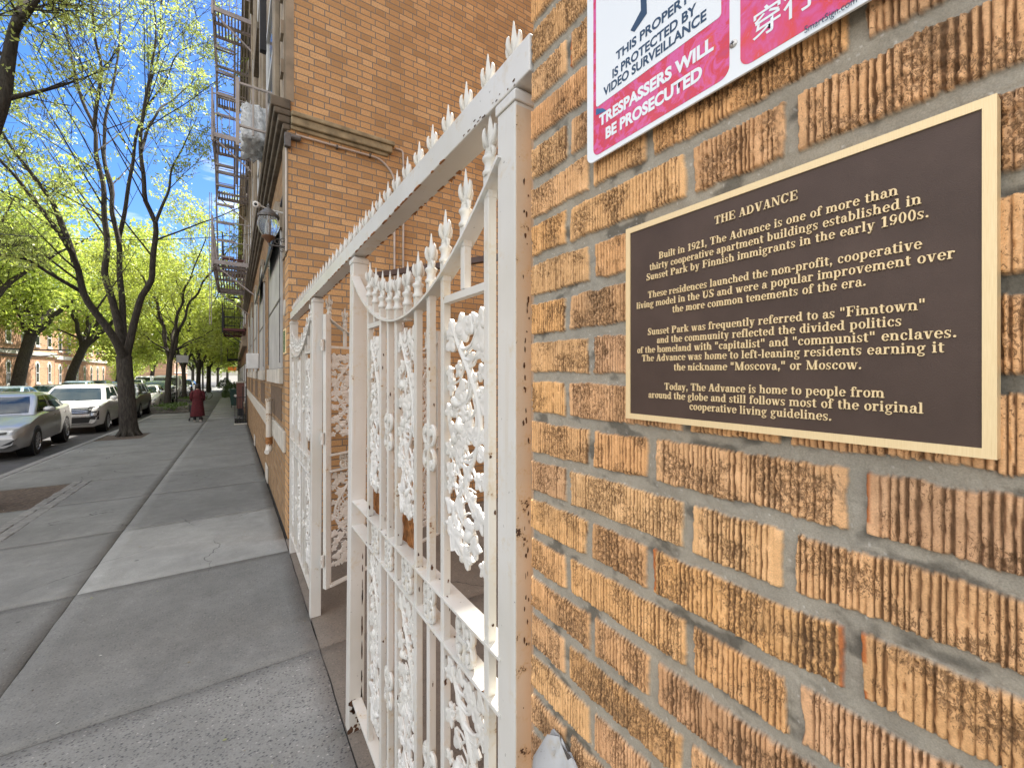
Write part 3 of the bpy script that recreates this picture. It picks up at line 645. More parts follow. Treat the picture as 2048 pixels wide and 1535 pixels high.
def vine_mesh(name, w, h, seed, mat):
    rnd = random.Random(seed); mb = MB()
    A = 0.36 * w; N = 40
    stem = []
    for i in range(N + 1):
        t = i / N; ph = 2 * math.pi * t * 1.0 + 0.5
        stem.append((0.0015 * math.sin(9 * t), A * math.cos(ph), h / 2 - 0.02 * h - t * 0.95 * h))
    mb.tube(stem, [0.0066 + 0.0018 * math.sin(6.28 * i / N + 1) for i in range(N + 1)], 8, flat=1.0)
    k = 0
    for i in range(2, N - 1, 2):
        p = Vector(stem[i]); d = Vector(stem[i + 1]) - Vector(stem[i - 1]); d.normalize()
        side = -1 if p.y > 0 else 1
        if abs(p.y) < 0.35 * A: side = 1 if k % 2 else -1
        k += 1
        a0 = math.atan2(d.z, d.y)
        L = w * rnd.uniform(0.38, 0.62); pts = []; cur = rnd.uniform(1.3, 2.3) * (side if p.z else 1)
        q = Vector(p); a = a0 + side * rnd.uniform(0.25, 0.6)
        for j in range(9):
            pts.append(tuple(q)); q = q + Vector((0, math.cos(a), math.sin(a))) * (L / 8); a += cur / 8
            q.y = max(-w / 2 + 0.008, min(w / 2 - 0.008, q.y)); q.z = max(-h / 2 + 0.006, min(h / 2 - 0.006, q.z)); q.x = rnd.uniform(-0.001, 0.001)
        mb.tube(pts, [0.0056 - 0.0026 * j / 8 for j in range(9)], 6)
        end = Vector(pts[-1])
        if k % 4 == 0:      # bud
            for sx in (1,):
                Mx = Matrix.Translation(end) @ Matrix.Rotation(a - math.pi / 2, 4, 'X')
                mb.lathe([(0.002, -0.006), (0.011, 0.004), (0.0135, 0.014), (0.010, 0.026), (0.004, 0.036), (0.0005, 0.040)], n=10, M=Mx)
        else:
            s = w * rnd.uniform(0.15, 0.21)
            cy = max(-w / 2 + s * 0.75, min(w / 2 - s * 0.75, end.y)); cz = max(-h / 2 + s * 0.8, min(h / 2 - s * 0.8, end.z))
            leaf_shape(mb, (rnd.uniform(-0.002, 0.002), cy, cz), a + rnd.uniform(-0.5, 0.5), s, 5 if k % 3 else 3, 0.0052, rnd.uniform(-0.10, 0.10), seed + i)
    # outer leaves standing along the rim and the crowning leaves on top
    for j in range(12):
        s = w * rnd.uniform(0.10, 0.15)
        y = (w / 2 - s * 0.7) * (1 if j % 2 else -1); z = -h / 2 + h * (j + 0.6) / 12.4
        leaf_shape(mb, (rnd.uniform(-0.002, 0.002), y, z), rnd.uniform(0, 6), s, 5, 0.0042, rnd.uniform(-0.1, 0.1), seed + 90 + j)
    for j in range(4):
        y = -w / 2 + w * (j + 0.5) / 4
        leaf_shape(mb, (0, y, h / 2 - 0.018 - 0.01 * (j % 2)), math.pi / 2 + rnd.uniform(-0.4, 0.4), w * 0.15, 3, 0.006, 0.05, seed + 60 + j)
    # nested fronds that follow the inside of each bend of the stem
    for b, zc in ((0, h / 2 - 0.02 * h - 0.95 * h * 0.42), (1, h / 2 - 0.02 * h - 0.95 * h * 0.92), (2, h / 2 - 0.02 * h - 0.95 * h * -0.08 - 0.02)):
        sg = -1 if b == 0 else 1
        for j in range(4):
            rr = A * (0.45 + 0.30 * j); pts = []
            for q in range(9):
                th = R(-35 + 15 * q + 6 * j); zz = zc + rr * math.sin(th) * 1.3
                if abs(zz) < h / 2 - 0.006: pts.append((0.0012, -sg * A * 0.35 + sg * rr * math.cos(th), zz))
            if len(pts) > 3: mb.tube(pts, [0.0042 - 0.00028 * q for q in range(len(pts))], 6)
    # close the lace: small leaves fill what is still open, each on its own short stalk
    cen = [(9.0, 9.0, 0.0)]
    for q in range(520):
        s = w * rnd.uniform(0.115, 0.20); y = rnd.uniform(-w / 2 + s * 0.8, w / 2 - s * 0.8); z = rnd.uniform(-h / 2 + s * 0.8, h / 2 - s * 0.7)
        if any((y - a) ** 2 + (z - b) ** 2 < (0.80 * (s + c_)) ** 2 for a, b, c_ in cen): continue
        cen.append((y, z, s))
        near_ = min(stem, key=lambda p: (p[1] - y) ** 2 + (p[2] - z) ** 2)
        an = math.atan2(z - near_[2], y - near_[1])
        leaf_shape(mb, (rnd.uniform(-0.003, 0.003), y, z), an + rnd.uniform(-0.5, 0.5), s, rnd.choice((3, 5, 5)), 0.0042, rnd.uniform(-0.14, 0.14), seed + 200 + q)
        mid = ((near_[1] + y) / 2 + rnd.uniform(-0.012, 0.012), (near_[2] + z) / 2 - 0.012)
        mb.tube([(0, near_[1], near_[2]), (0, mid[0], mid[1]), (0, y, z)], [0.0036, 0.0032, 0.0024], 5)
    o = mb.build(name, mat, None, smooth=34)
    return o

def fleur(mb, s=1.0, z0=0.0):
    # leaf-shaped spear blade with a ridge, two side lobes and two curled lower lobes
    ol = [(0.0035, 0.0), (0.0075, 0.008), (0.0115, 0.022), (0.0125, 0.032), (0.0095, 0.048), (0.0055, 0.064), (0.0, 0.080)]
    vs = []; fs = []
    for (y, z) in ol: vs += [(0, -y * s, z0 + z * s), (0.0095 * s * (1 - z / 0.085) + 0.0008, 0, z0 + z * s), (0, y * s, z0 + z * s), (-0.0095 * s * (1 - z / 0.085) - 0.0008, 0, z0 + z * s)]
    for i in range(len(ol) - 1):
        for k in range(4): fs.append((i * 4 + k, i * 4 + (k + 1) % 4, i * 4 + 4 + (k + 1) % 4, i * 4 + 4 + k))
    fs.append((3, 2, 1, 0)); mb.add(vs, fs)
    for sg in (1, -1):
        mb.tube([(sg * y * s * 0.66, 0, z0 + z * s) for y, z in ((0.004, 0.010), (0.011, 0.013), (0.017, 0.020), (0.0200, 0.030), (0.0195, 0.040), (0.017, 0.045))],
                [r * s for r in (0.004, 0.0052, 0.0056, 0.0048, 0.0032, 0.0012)], 8)
        mb.tube([(0, sg * y * s, z0 + z * s) for y, z in ((0.004, 0.012), (0.011, 0.016), (0.017, 0.024), (0.0205, 0.035), (0.0205, 0.045), (0.018, 0.050))],
                [r * s for r in (0.004, 0.0055, 0.0060, 0.0052, 0.0036, 0.0012)], 8)
        mb.tube([(0, sg * y * s, z0 + z * s) for y, z in ((0.004, 0.014), (0.010, 0.009), (0.0145, 0.002), (0.0145, -0.006), (0.011, -0.010))],
                [r * s for r in (0.0035, 0.0046, 0.0048, 0.0040, 0.0018)], 8)
def finial_mesh(tall):
    mb = MB()
    if tall:
        mb.box(-0.010, -0.010, -0.01, 0.010, 0.010, 0.034)
        mb.lathe([(0.0135, 0.034), (0.0155, 0.037), (0.0155, 0.042), (0.0120, 0.046), (0.0110, 0.056), (0.0130, 0.062), (0.0158, 0.066), (0.0158, 0.071), (0.0110, 0.075), (0.0075, 0.082)], n=14)
        fleur(mb, 1.05, 0.080)
    else:
        fleur(mb, 1.0, 0.004)
    o = mb.build('finial', M['white'], None, smooth=50)
    return o
FIN_T = finial_mesh(True); FIN_S = finial_mesh(False)
def scroll_mesh(w, h, mat):
    """double C-scroll with four round knobs and a tied waist"""
    mb = MB()
    for sy in (1, -1):
        for sz in (1, -1):
            pts = []
            for k in range(12):
                th = math.radians(-90 + 29 * k); r = (w * 0.30) * (1 - 0.055 * k)
                pts.append((0, sy * (w * 0.12 + r * (1 + math.sin(th) * 0.0) * math.cos(th) * 0.9 + w * 0.06), sz * (h * 0.24 + r * math.sin(th) * 1.15)))
            mb.tube(pts, [0.0062] * 6 + [0.0058 - 0.0006 * i for i in range(6)], 7)
            mb.lathe([(0.0005, -0.0095), (0.010, -0.008), (0.0125, 0), (0.010, 0.008), (0.0005, 0.0095)], n=10,
                     M=Matrix.Translation((0, sy * w * 0.24, sz * h * 0.27)) @ Matrix.Rotation(R(90), 4, 'Y'))
    mb.box(-0.008, -w * 0.20, -h * 0.05, 0.008, w * 0.20, h * 0.05)
    mb.lathe([(0.006, -h * 0.5), (0.009, -h * 0.40), (0.006, -h * 0.2), (0.0075, 0), (0.006, h * 0.2), (0.009, h * 0.40), (0.006, h * 0.5)], n=8)
    return mb.build('scroll_ornament', mat, None, smooth=45)

BT = [0.023, 0.244, 0.336, 0.432, 0.610, 0.694, 0.780, 0.948]; MT = [0.133, 0.520, 0.865]
PAN = [(0.023, 0.244), (0.432, 0.610), (0.780, 0.948)]
def link_mesh(name, me, parent, loc, rz=0, sc=(1, 1, 1)):
    o = bpy.data.objects.new(name, me); COL.objects.link(o); o.parent = parent; o.location = loc; o.rotation_euler = (0, 0, rz); o.scale = sc
    return o
VINES = {}
def vine_for(i, w, h):
    key = (i % 3, h > 0.575)
    if key not in VINES:
        VINES[key] = (vine_mesh('vine_panel', 0.19, h, 11 + 7 * i + (3 if h > 0.575 else 0), M['white_cast']), h)
        o = VINES[key][0]; me = o.data; bpy.data.objects.remove(o); VINES[key] = (me, h)
    return VINES[key]
_s = scroll_mesh(0.085, 0.15, M['white']); SCROLL = _s.data; bpy.data.objects.remove(_s)
_s = scroll_mesh(0.10, 0.104, M['white']); SCROLL2 = _s.data; bpy.data.objects.remove(_s)
def ornamental_panel(par, y0, y1, e0, e1, zoff, rusty=False, bottom=-1.385):
    """local x = thickness, y = along; z measured from zoff (the eye line)"""
    W = y1 - y0; Y = lambda t: y0 + t * W
    yc = Y(0.573); hw = 0.583 * W
    zs = lambda y: zoff + 0.165 + 0.22 * ((y - yc) / hw) ** 2
    # hanging top strip
    mb = MB(); N = 40; a, b = e0, e1; vs = []; fs = []
    for i in range(N + 1):
        y = a + (b - a) * i / N; z = zs(y); sl = 0.44 * (y - yc) / hw ** 2; nn = math.hypot(1, sl); oy, oz = -sl / nn * 0.0035, 0.0035 / nn
        vs += [(-0.019, y - oy, z - oz), (0.019, y - oy, z - oz), (0.019, y + oy, z + oz), (-0.019, y + oy, z + oz)]
    for i in range(N):
        for k in range(4): fs.append((i * 4 + k, i * 4 + (k + 1) % 4, i * 4 + 4 + (k + 1) % 4, i * 4 + 4 + k))
    fs += [(3, 2, 1, 0), tuple(N * 4 + k for k in range(4))]
    mb.add(vs, fs); mb.build('top_strip', M['white'], par, smooth=40)
    for t in BT:
        y = Y(t); mb = MB(); mb.box(-0.0095, y - 0.0095, zoff + bottom + 0.004, 0.0095, y + 0.0095, zs(y) - 0.004)
        mb.build('bar', M['white'] if not rusty else M['white_rusty'], par, bevel=0.0015)
        f = link_mesh('finial', FIN_T.data, par, (0, y, zs(y)))
    for i, t in enumerate(MT):
        y = Y(t); f = link_mesh('finial', FIN_T.data, par, (0, y, zs(y)))
        if i != 1:
            mb = MB(); mb.box(-0.009, y - 0.009, zoff + 0.186, 0.009, y + 0.009, zs(y) - 0.004); mb.build('bar', M['white'], par, bevel=0.0015)
    for i, (ta, tb) in enumerate(PAN):
        ya, yb = Y(ta) + 0.0096, Y(tb) - 0.0096
        if i != 1:
            mb = MB(); mb.box(-0.0085, ya, zoff + 0.168, 0.0085, yb, zoff + 0.185); mb.build('rail', M['white'], par, bevel=0.001)
        for k, (za, zb) in enumerate(((0.128, -0.43), (-0.668, -1.30))):
            me, hh = vine_for(i, yb - ya, za - zb)
            link_mesh('vine_panel', me, par, (0, (ya + yb) / 2, zoff + (za + zb) / 2), 0, (1, (yb - ya) / 0.19, (za - zb) / hh))
        link_mesh('scroll_ornament', SCROLL2, par, (0, (ya + yb) / 2, zoff - 0.5905), 0, (1.2, 0.9, 0.98))
    for t in (0.336, 0.694):
        link_mesh('scroll_ornament', SCROLL, par, (-0.004, Y(t), zoff - 0.19))
        link_mesh('scroll_ornament', SCROLL2, par, (-0.004, Y(t), zoff - 0.5905), 0, (1, 0.75, 0.98))
        link_mesh('scroll_ornament', SCROLL, par, (-0.004, Y(t), zoff - 1.03))
    for z in (-0.5375, -0.6435):
        mb = MB(); mb.box(-0.0140, e0, zoff + z - 0.0035, 0.034, e1, zoff + z + 0.0035); mb.build('rail', M['white_rusty' if rusty else 'white'], par, bevel=0.001)
    mb = MB(); mb.box(-0.0125, e0, zoff + bottom - 0.006, 0.026, e1, zoff + bottom + 0.006); mb.build('rail', M['white_rusty'], par, bevel=0.001)

fence = thing('wrought_iron_fence', 'ornate white painted iron fence with spear topped beam and vine panels beside the brick wall', 'fence', (0.428, 0, 0))
FX = 0.428
def post(xa, ya, yb, ztop, zbot, mat, lean=0.0):
    mb = MB(); x0 = xa - FX
    vs = []
    for z, l in ((zbot, lean), (ztop - 0.03, 0)):
        vs += [(x0 - l, ya, z), (x0 + 0.062 - l, ya, z), (x0 + 0.062 - l, yb, z), (x0 - l, yb, z)]
    mb.add(vs, [(3, 2, 1, 0), (4, 5, 6, 7), (0, 1, 5, 4), (1, 2, 6, 5), (2, 3, 7, 6), (3, 0, 4, 7)])
    o = mb.build('post', mat, fence, bevel=0.003)
    mb = MB(); d = 0.003
    mb.add([(x0 - d, ya - d, ztop - 0.030), (x0 + 0.062 + d, ya - d, ztop - 0.030), (x0 + 0.062 + d, yb + d, ztop - 0.030), (x0 - d, yb + d, ztop - 0.030),
            (x0 - d, ya - d, ztop - 0.012), (x0 + 0.062 + d, ya - d, ztop - 0.012), (x0 + 0.062 + d, yb + d, ztop - 0.012), (x0 - d, yb + d, ztop - 0.012),
            (x0 + 0.008, ya + 0.008, ztop), (x0 + 0.054, ya + 0.008, ztop), (x0 + 0.054, yb - 0.008, ztop), (x0 + 0.008, yb - 0.008, ztop)],
           [(3, 2, 1, 0), (8, 9, 10, 11)] + [(i, (i + 1) % 4, 4 + (i + 1) % 4, 4 + i) for i in range(4)] + [(4 + i, 4 + (i + 1) % 4, 8 + (i + 1) % 4, 8 + i) for i in range(4)])
    mb.build('post_cap', M['white_rusty'], o, bevel=0.002)
    return o
post(0.4165, 0.615, 0.676, CZ + 0.517, -0.02, M['white_post'])
mb = MB(); mb.box(-0.0105, 0.6128, 0.0, 0.0215, 0.6146, CZ + 0.478); mb.build('post_plate', white_paint('peach_plate', scale=22, flake=0.615, col=(0.60, 0.49, 0.37), rcol=(0.07, 0.035, 0.02)), fence)  # thin peach plate covering the first post's near face
post(0.420, 1.842, 1.902, CZ + 0.500, gz(1.87) - 0.02, M['white_post'], 0.020)
post(0.420, 2.922, 2.985, CZ + 0.489, gz(2.95) - 0.02, M['white_post'], 0.016)
post(0.420, 4.20, 4.262, CZ + 0.476, gz(4.23) - 0.02, M['white'], 0.004)
mb = MB(); nseg = 24; vs = []; fs = []
for i in range(nseg + 1):
    y = 0.577 + (4.225 - 0.577) * i / nseg; z = CZ + 0.583 - 0.0098 * (y - 0.577)
    vs += [(-0.008, y, z - 0.0645), (0.054, y, z - 0.0645), (0.054, y, z), (-0.008, y, z)]
for i in range(nseg):
    for k in range(4): fs.append((i * 4 + k, i * 4 + (k + 1) % 4, i * 4 + 4 + (k + 1) % 4, i * 4 + 4 + k))
fs += [(3, 2, 1, 0), tuple(nseg * 4 + k for k in range(4))]
mb.add(vs, fs)
mb.build('beam', M['white'], fence, bevel=0.0025)
# flaking rust along both lower arrises of the beam
mb = MB(); rnd = random.Random(5)
for side, x in ((0, -0.0085), (1, 0.0515)):
    y = 0.66
    while y < 4.15:
        L = rnd.uniform(0.008, 0.05); z = CZ + 0.583 - 0.0098 * (y - 0.577) - 0.0645
        if rnd.random() < (0.85 if y > 0.95 else 0.45):
            w_ = rnd.uniform(0.002, 0.006); hgt = rnd.uniform(0.0015, 0.005)
            n = 5; pts = [(y + L * k / n, z + (hgt * rnd.uniform(0.3, 1) if 0 < k < n else 0)) for k in range(n + 1)]
            xx = x - 0.0006 if side == 0 else x - w_
            if side == 0:
                poly = [(y, z - 0.0012)] + pts[1:-1] + [(y + L, z - 0.0012)]
                if len(poly) > 2: mb.prism(poly, lambda a, b: (xx + 0.004, a, b), lambda a, b: (xx, a, b))
            mb.box(xx, y, z - 0.0016, xx + w_, y + L, z - 0.0004)
            if side == 1: mb.add([(x + 0.003, y, z), (x + 0.003, y + L, z), (x - w_ * 1.5, y + L * 0.6, z - 0.0018), (x + 0.003, y + L * 0.5, z - 0.008 * rnd.random())], [(0, 1, 2), (0, 2, 3)])
        y += L + rnd.uniform(0.0, 0.05)
mb.build('rust_flakes', M['rust'], fence)
y = 0.655
while y < 4.2:
    z = CZ + 0.583 - 0.0098 * (y - 0.577)
    link_mesh('finial', FIN_S.data, fence, (0.012, y, z), 0, (1, 1, 1.0)); y += 0.0965
ornamental_panel(fence, 0.70, 1.66, 0.664, 1.850, CZ, True)
# rust chips where bars meet the rails, and the rotted foot of the second post
rnd = random.Random(17); mb = MB()
def chip(c, u, v, su, sv, nrm, n=9):
    pts = []
    for k in range(n):
        an = 2 * math.pi * k / n; q = rnd.uniform(0.55, 1.1)
        pts.append(Vector(c) + Vector(u) * (su * q * math.cos(an)) + Vector(v) * (sv * q * math.sin(an)) + Vector(nrm) * 0.0006)
    mb.add([tuple(p) for p in pts], [tuple(range(n))])
for t_ in BT:
    y = 0.70 + t_ * 0.96
    for z in (-0.5335, -0.6395):
        for q in range(2): chip((rnd.uniform(-0.011, 0.02), y + rnd.choice((-1, 1)) * rnd.uniform(0.009, 0.018), CZ + z), (1, 0, 0), (0, 1, 0), rnd.uniform(0.002, 0.005), rnd.uniform(0.002, 0.006), (0, 0, 1))
    for q in range(4):
        z = CZ + rnd.uniform(-1.3, 0.1) if q else CZ - 0.50
        chip((rnd.uniform(-0.006, 0.006), y - 0.0096, z), (1, 0, 0), (0, 0, 1), rnd.uniform(0.0015, 0.004), rnd.uniform(0.003, 0.012), (0, -1, 0))
for q in range(26):
    z = 0.02 + 0.16 * rnd.random() ** 1.6
    chip((rnd.uniform(-0.02, 0.03), 1.842, z), (1, 0, 0), (0, 0, 1), rnd.uniform(0.004, 0.014), rnd.uniform(0.004, 0.02), (0, -1, 0))
for q in range(14):
    z = 0.15 + 0.7 * rnd.random(); chip((0.040 - 0.016 * (1 - z / 2), 1.842, z), (1, 0, 0), (0, 0, 1), rnd.uniform(0.002, 0.005), rnd.uniform(0.01, 0.04), (0, -1, 0))
for q in range(44):
    z = CZ + rnd.uniform(-0.65, 0.40); chip((rnd.uniform(0.004, 0.017), 0.6128, z), (1, 0, 0), (0, 0, 1), rnd.uniform(0.0008, 0.0028), rnd.uniform(0.002, 0.008), (0, -1, 0))
for q in range(16):
    z = CZ + 0.583 - 0.0098 * 0.3 - 0.062 + rnd.uniform(0, 0.012); y = 0.62 + 0.22 * rnd.random(); chip((-0.008, y, z), (0, 1, 0), (0, 0, 1), rnd.uniform(0.002, 0.007), rnd.uniform(0.001, 0.003), (-1, 0, 0))
mb.build('rust_flakes', plain('dark_rust', (0.075, 0.034, 0.016), 0.9, 0.1, 0.6, 90), fence)
ornamental_panel(fence, 2.995, 4.19, 2.986, 4.199, CZ - 0.03, False, -1.40)
# the fence leans a few centimetres back into the alley towards the near wall
def lean_back(y): return 1 + 0.066 * max(0.0, 1 - (y - 0.6) / 3.5)
_eye = Vector((0, 0, CZ)); _off = Vector((FX, 0, 0)) - _eye
seen_ = set()
def bend(o, base):
    if o.data.users > 1:
        p = Vector(o.location) + base; k = lean_back(p.y); o.location = (p + _off) * k - _off - base; o.scale = Vector(o.scale) * k
    else:
        for v in o.data.vertices:
            p = v.co + base; k = lean_back(p.y); v.co = (p + _off) * k - _off - base
        for c_ in o.children: bend(c_, base)
for o in list(fence.children): bend(o, Vector((0, 0, 0)))
# rusted twisted chain lengths hanging inside the near panel
ch = thing('rusty_chain', 'rusty chain hung behind the bars of the near fence panel', 'chain', (0.478, 1.50, CZ - 0.55))
for yy in (-0.043, 0.044):
    for (z0, z1) in ((0.50, 0.0), (-0.12, -0.55)):
        mb = MB(); n = 60
        for ph in (0, math.pi):
            mb.tube([(0.006 * math.cos(ph + i * 0.75), yy + 0.0065 * math.sin(ph + i * 0.75), z0 + (z1 - z0) * i / n) for i in range(n + 1)], 0.0042, 6)
        mb.build('chain_length', M['rust'], ch, smooth=60)
rd = thing('rusty_grille', 'rusty fluted grille strips behind the vine panels above the rails', 'grille', (0.480, 1.25, CZ - 0.52))
for (ya, yb) in ((1.235, 1.385), (1.61, 1.75)):
    mb = MB(); k = 0; y = ya
    while y < yb:
        mb.tube([(0.002 * math.sin(k + j), y - 1.25 + 0.0016 * math.sin(2.1 * j + k), 0.055 - j * 0.0112) for j in range(10)], 0.0036, 5); y += 0.0098; k += 1
    mb.build('fluted_strip', M['rust'], rd, smooth=60)

gate = thing('gate_leaf', 'open white iron gate leaf swung back into the alley between two posts', 'gate', (0.492, 2.955, 0.0), -R(65))
for yy in (0.0, 1.09):
    mb = MB(); mb.box(-0.016, yy, CZ - 1.41, 0.016, yy + 0.032, CZ + (0.39 if yy == 0 else 0.375))
    mb.build('frame_bar', M['white_rusty'], gate, bevel=0.002)
ornamental_panel(gate, 0.010, 1.112, 0.030, 1.092, CZ, False, -1.40)
mb = MB()
for z in (CZ + 0.19, CZ - 0.42, CZ - 1.22):
    mb.lathe([(0.011, 0), (0.011, 0.075)], (0.0, -0.014, z - 0.04), 10); mb.box(-0.004, -0.03, z - 0.012, 0.004, 0.004, z + 0.012)
mb.build('hinge', M['white_rusty'], gate, smooth=40)
for o in (FIN_T, FIN_S): bpy.data.objects.remove(o)

# brown steel brace that spans the alley behind the fence
br = MB(); A = Vector((1.16, 4.60, CZ + 1.035)); B = Vector((3.20, 1.0, CZ + 1.05))
br.bar(tuple(A - (B - A) * 0.003), tuple(B + (B - A) * 0.10), 0.05, 0.055)
tag(br.build('steel_brace', M['brown_steel'], None, bevel=0.003), 'dark brown steel brace spanning the alley behind the white fence', 'brace')
# painted stone at the foot of the wall
mb = MB(); rnd = random.Random(3); n = 18; vs = []; fs = []; lv = [(0.0, 0.115), (0.35, 0.112), (0.62, 0.104), (0.78, 0.088), (0.86, 0.062), (0.895, 0.030), (0.905, 0.004)]
for z, r in lv:
    for k in range(n):
        an = 2 * math.pi * k / n; q = r * (1 + 0.16 * math.sin(3 * an + z * 7) + 0.08 * math.sin(7 * an - z * 23) + rnd.uniform(-0.10, 0.10))
        vs.append((q * 0.42 * math.cos(an), q * 0.9 * math.sin(an), z + rnd.uniform(-0.012, 0.012)))
for i in range(len(lv) - 1):
    for k in range(n): fs.append((i * n + k, i * n + (k + 1) % n, (i + 1) * n + (k + 1) % n, (i + 1) * n + k))
fs.append(tuple(range((len(lv) - 1) * n, len(lv) * n))); mb.add(vs, fs)
o = mb.build('guard_stone', white_paint('flaking_whitewash', scale=12, flake=0.60, col=(0.40, 0.41, 0.42), rcol=(0.13, 0.12, 0.11)), None, smooth=70)
o.location = (0.440, 0.520, 0.0); o.scale = (1, 1, 1.065); tag(o, 'whitewashed rough guard stone at the wall foot beside the nearest fence post', 'stone')
# ================================================================== ground, road, pavement
def st(o): o['kind'] = 'structure'; return o
def sheet(name, x0, x1, y0, y1, dz, mat, ny=1, zf=None):
    mb = MB(); vs = []; fs = []
    for i in range(ny + 1):
        y = y0 + (y1 - y0) * i / ny; z = (gz(y) if zf is None else zf(y)) + dz; vs += [(x0, y, z), (x1, y, z)]
    for i in range(ny): fs.append((2 * i, 2 * i + 1, 2 * i + 3, 2 * i + 2))
    mb.add(vs, fs); return st(mb.build(name, mat))
def concrete(name, tone=(0.205, 0.207, 0.196)):
    t = NT(name); c = t.coord('Object'); at = t.n('ShaderNodeAttribute', attribute_name='tone'); sp = t.n('ShaderNodeSeparateColor'); t.t.links.new(at.outputs['Color'], sp.inputs[0])
    big = t.noise(c, 1.3, 6, 0.6); mid = t.noise(c, 9, 6, 0.65); fin = t.noise(c, 160, 3, 0.7)
    base = t.ramp(big, [(0.30, tuple(x * 0.80 for x in tone)), (0.70, tuple(x * 1.12 for x in tone))])
    base = t.mix(t.ramp(mid, [(0.38, 0.35), (0.66, 0.0)]), base, tuple(x * 0.55 for x in tone))
    base = t.mix(1.0, base, t.ramp(fin, [(0.3, 0.82), (0.7, 1.16)]), 'MULTIPLY')
    # exposed dark and light aggregate
    vo = t.n('ShaderNodeTexVoronoi'); t.put(vo.inputs['Vector'], t.coord('Object', scale=(1, 1.5, 1))); vo.inputs['Scale'].default_value = 62; vo.inputs['Randomness'].default_value = 1.0
    ex = t.math('MULTIPLY', t.ramp(vo.outputs['Distance'], [(0.24, 1.0), (0.40, 0.0)]), t.ramp(t.noise(c, 40, 3), [(0.36, 0.0), (0.52, 1.0)]))
    ex = t.math('MULTIPLY', ex, sp.outputs[1])
    sc_ = t.n('ShaderNodeSeparateColor'); t.t.links.new(vo.outputs['Color'], sc_.inputs[0])
    base = t.mix(t.math('MULTIPLY', ex, 0.88), base, t.ramp(sc_.outputs[0], [(0.55, (0.055, 0.055, 0.06)), (0.8, (0.10, 0.10, 0.10)), (0.93, (0.34, 0.33, 0.31))]))
    # trodden gum and pale chips
    vg = t.n('ShaderNodeTexVoronoi'); t.put(vg.inputs['Vector'], c); vg.inputs['Scale'].default_value = 3.1
    s2 = t.n('ShaderNodeSeparateColor'); t.t.links.new(vg.outputs['Color'], s2.inputs[0])
    gum = t.math('MULTIPLY', t.math('LESS_THAN', vg.outputs['Distance'], t.math('MULTIPLY', s2.outputs[1], 0.085)), t.math('GREATER_THAN', s2.outputs[0], 0.35))
    base = t.mix(t.math('MULTIPLY', gum, 0.72), base, (0.06, 0.06, 0.06))
    vg2 = t.n('ShaderNodeTexVoronoi'); t.put(vg2.inputs['Vector'], t.coord('Object', scale=(1, 2, 1), loc=(3, 5, 0))); vg2.inputs['Scale'].default_value = 7
    s3 = t.n('ShaderNodeSeparateColor'); t.t.links.new(vg2.outputs['Color'], s3.inputs[0])
    chip = t.math('MULTIPLY', t.math('LESS_THAN', vg2.outputs['Distance'], 0.035), t.math('GREATER_THAN', s3.outputs[0], 0.80))
    base = t.mix(t.math('MULTIPLY', chip, 0.7), base, (0.5, 0.5, 0.48))
    # hairline cracks and broad worn stains
    vc = t.n('ShaderNodeTexVoronoi', feature='DISTANCE_TO_EDGE'); vc.inputs['Scale'].default_value = 0.55
    wv = t.n('ShaderNodeVectorMath', operation='ADD'); t.put(wv.inputs[0], c)
    ws = t.n('ShaderNodeTexNoise'); ws.inputs['Scale'].default_value = 5; ws.inputs['Detail'].default_value = 5; t.put(ws.inputs['Vector'], c)
    wm = t.n('ShaderNodeVectorMath', operation='SCALE'); t.put(wm.inputs[0], ws.outputs['Color']); wm.inputs['Scale'].default_value = 0.22
    t.put(wv.inputs[1], wm.outputs[0]); t.put(vc.inputs['Vector'], wv.outputs[0])
    crack = t.math('MULTIPLY', t.math('LESS_THAN', vc.outputs['Distance'], 0.0022), t.ramp(t.noise(c, 0.8, 2), [(0.50, 0.0), (0.58, 1.0)]))
    base = t.mix(t.math('MULTIPLY', crack, 0.75), base, (0.04, 0.04, 0.038))
    base = t.mix(t.ramp(t.noise(t.coord('Object', scale=(1, 0.5, 1), loc=(7, 3, 0)), 2.6, 6, 0.65), [(0.52, 0.0), (0.70, 0.38)]), base, tuple(x * 0.5 for x in tone))
    gain = t.n('ShaderNodeCombineColor'); [t.put(gain.inputs[i], sp.outputs[0]) for i in range(3)]
    base = t.mix(1.0, base, gain.outputs[0], 'MULTIPLY')
    base = t.mix(sp.outputs[2], base, t.mix(1.0, base, (1.06, 0.88, 0.76), 'MULTIPLY'))
    t.set(Base_Color=base, Roughness=0.85); t.b.inputs['Specular IOR Level'].default_value = 0.3
    h = t.math('ADD', t.math('MULTIPLY', fin, 0.35), t.math('MULTIPLY', ex, -0.8))
    t.bump(t.math('ADD', h, t.math('MULTIPLY', mid, 0.8)), 0.5, 0.004)
    return t.mat
M['concrete'] = concrete('worn_pavement_concrete')
M['asphalt'] = plain('street_asphalt', (0.055, 0.055, 0.056), 0.85, 0, 0.3, 2.0, 0.5, 140)
M['soil'] = plain('tree_pit_soil', (0.085, 0.062, 0.045), 0.95, 0, 0.6, 26, 1.0, 90)
M['joint'] = plain('dark_joint_dirt', (0.035, 0.032, 0.028), 0.95, 0, 0.4, 20)
big = MB(); big.add([(-1500, -200, -1.0 + 2.0), (1500, -200, -1.0 + 2.0), (1500, 1500, -16.0), (-1500, 1500, -16.0)], [(0, 1, 2, 3)])
big.v = [(v[0], v[1], (0.2 if v[1] < 0 else -3.5) - 0.9) for v in big.v]
st(big.build('ground', plain('far_ground', (0.11, 0.105, 0.09), 0.9, 0, 0.3, 0.2)))
sheet('road', -11.6, -3.35, -60, 300, -0.135, M['asphalt'], 360)
sheet('pavement_base', -3.21, 6.0, -30, 160, -0.022, M['joint'], 380)
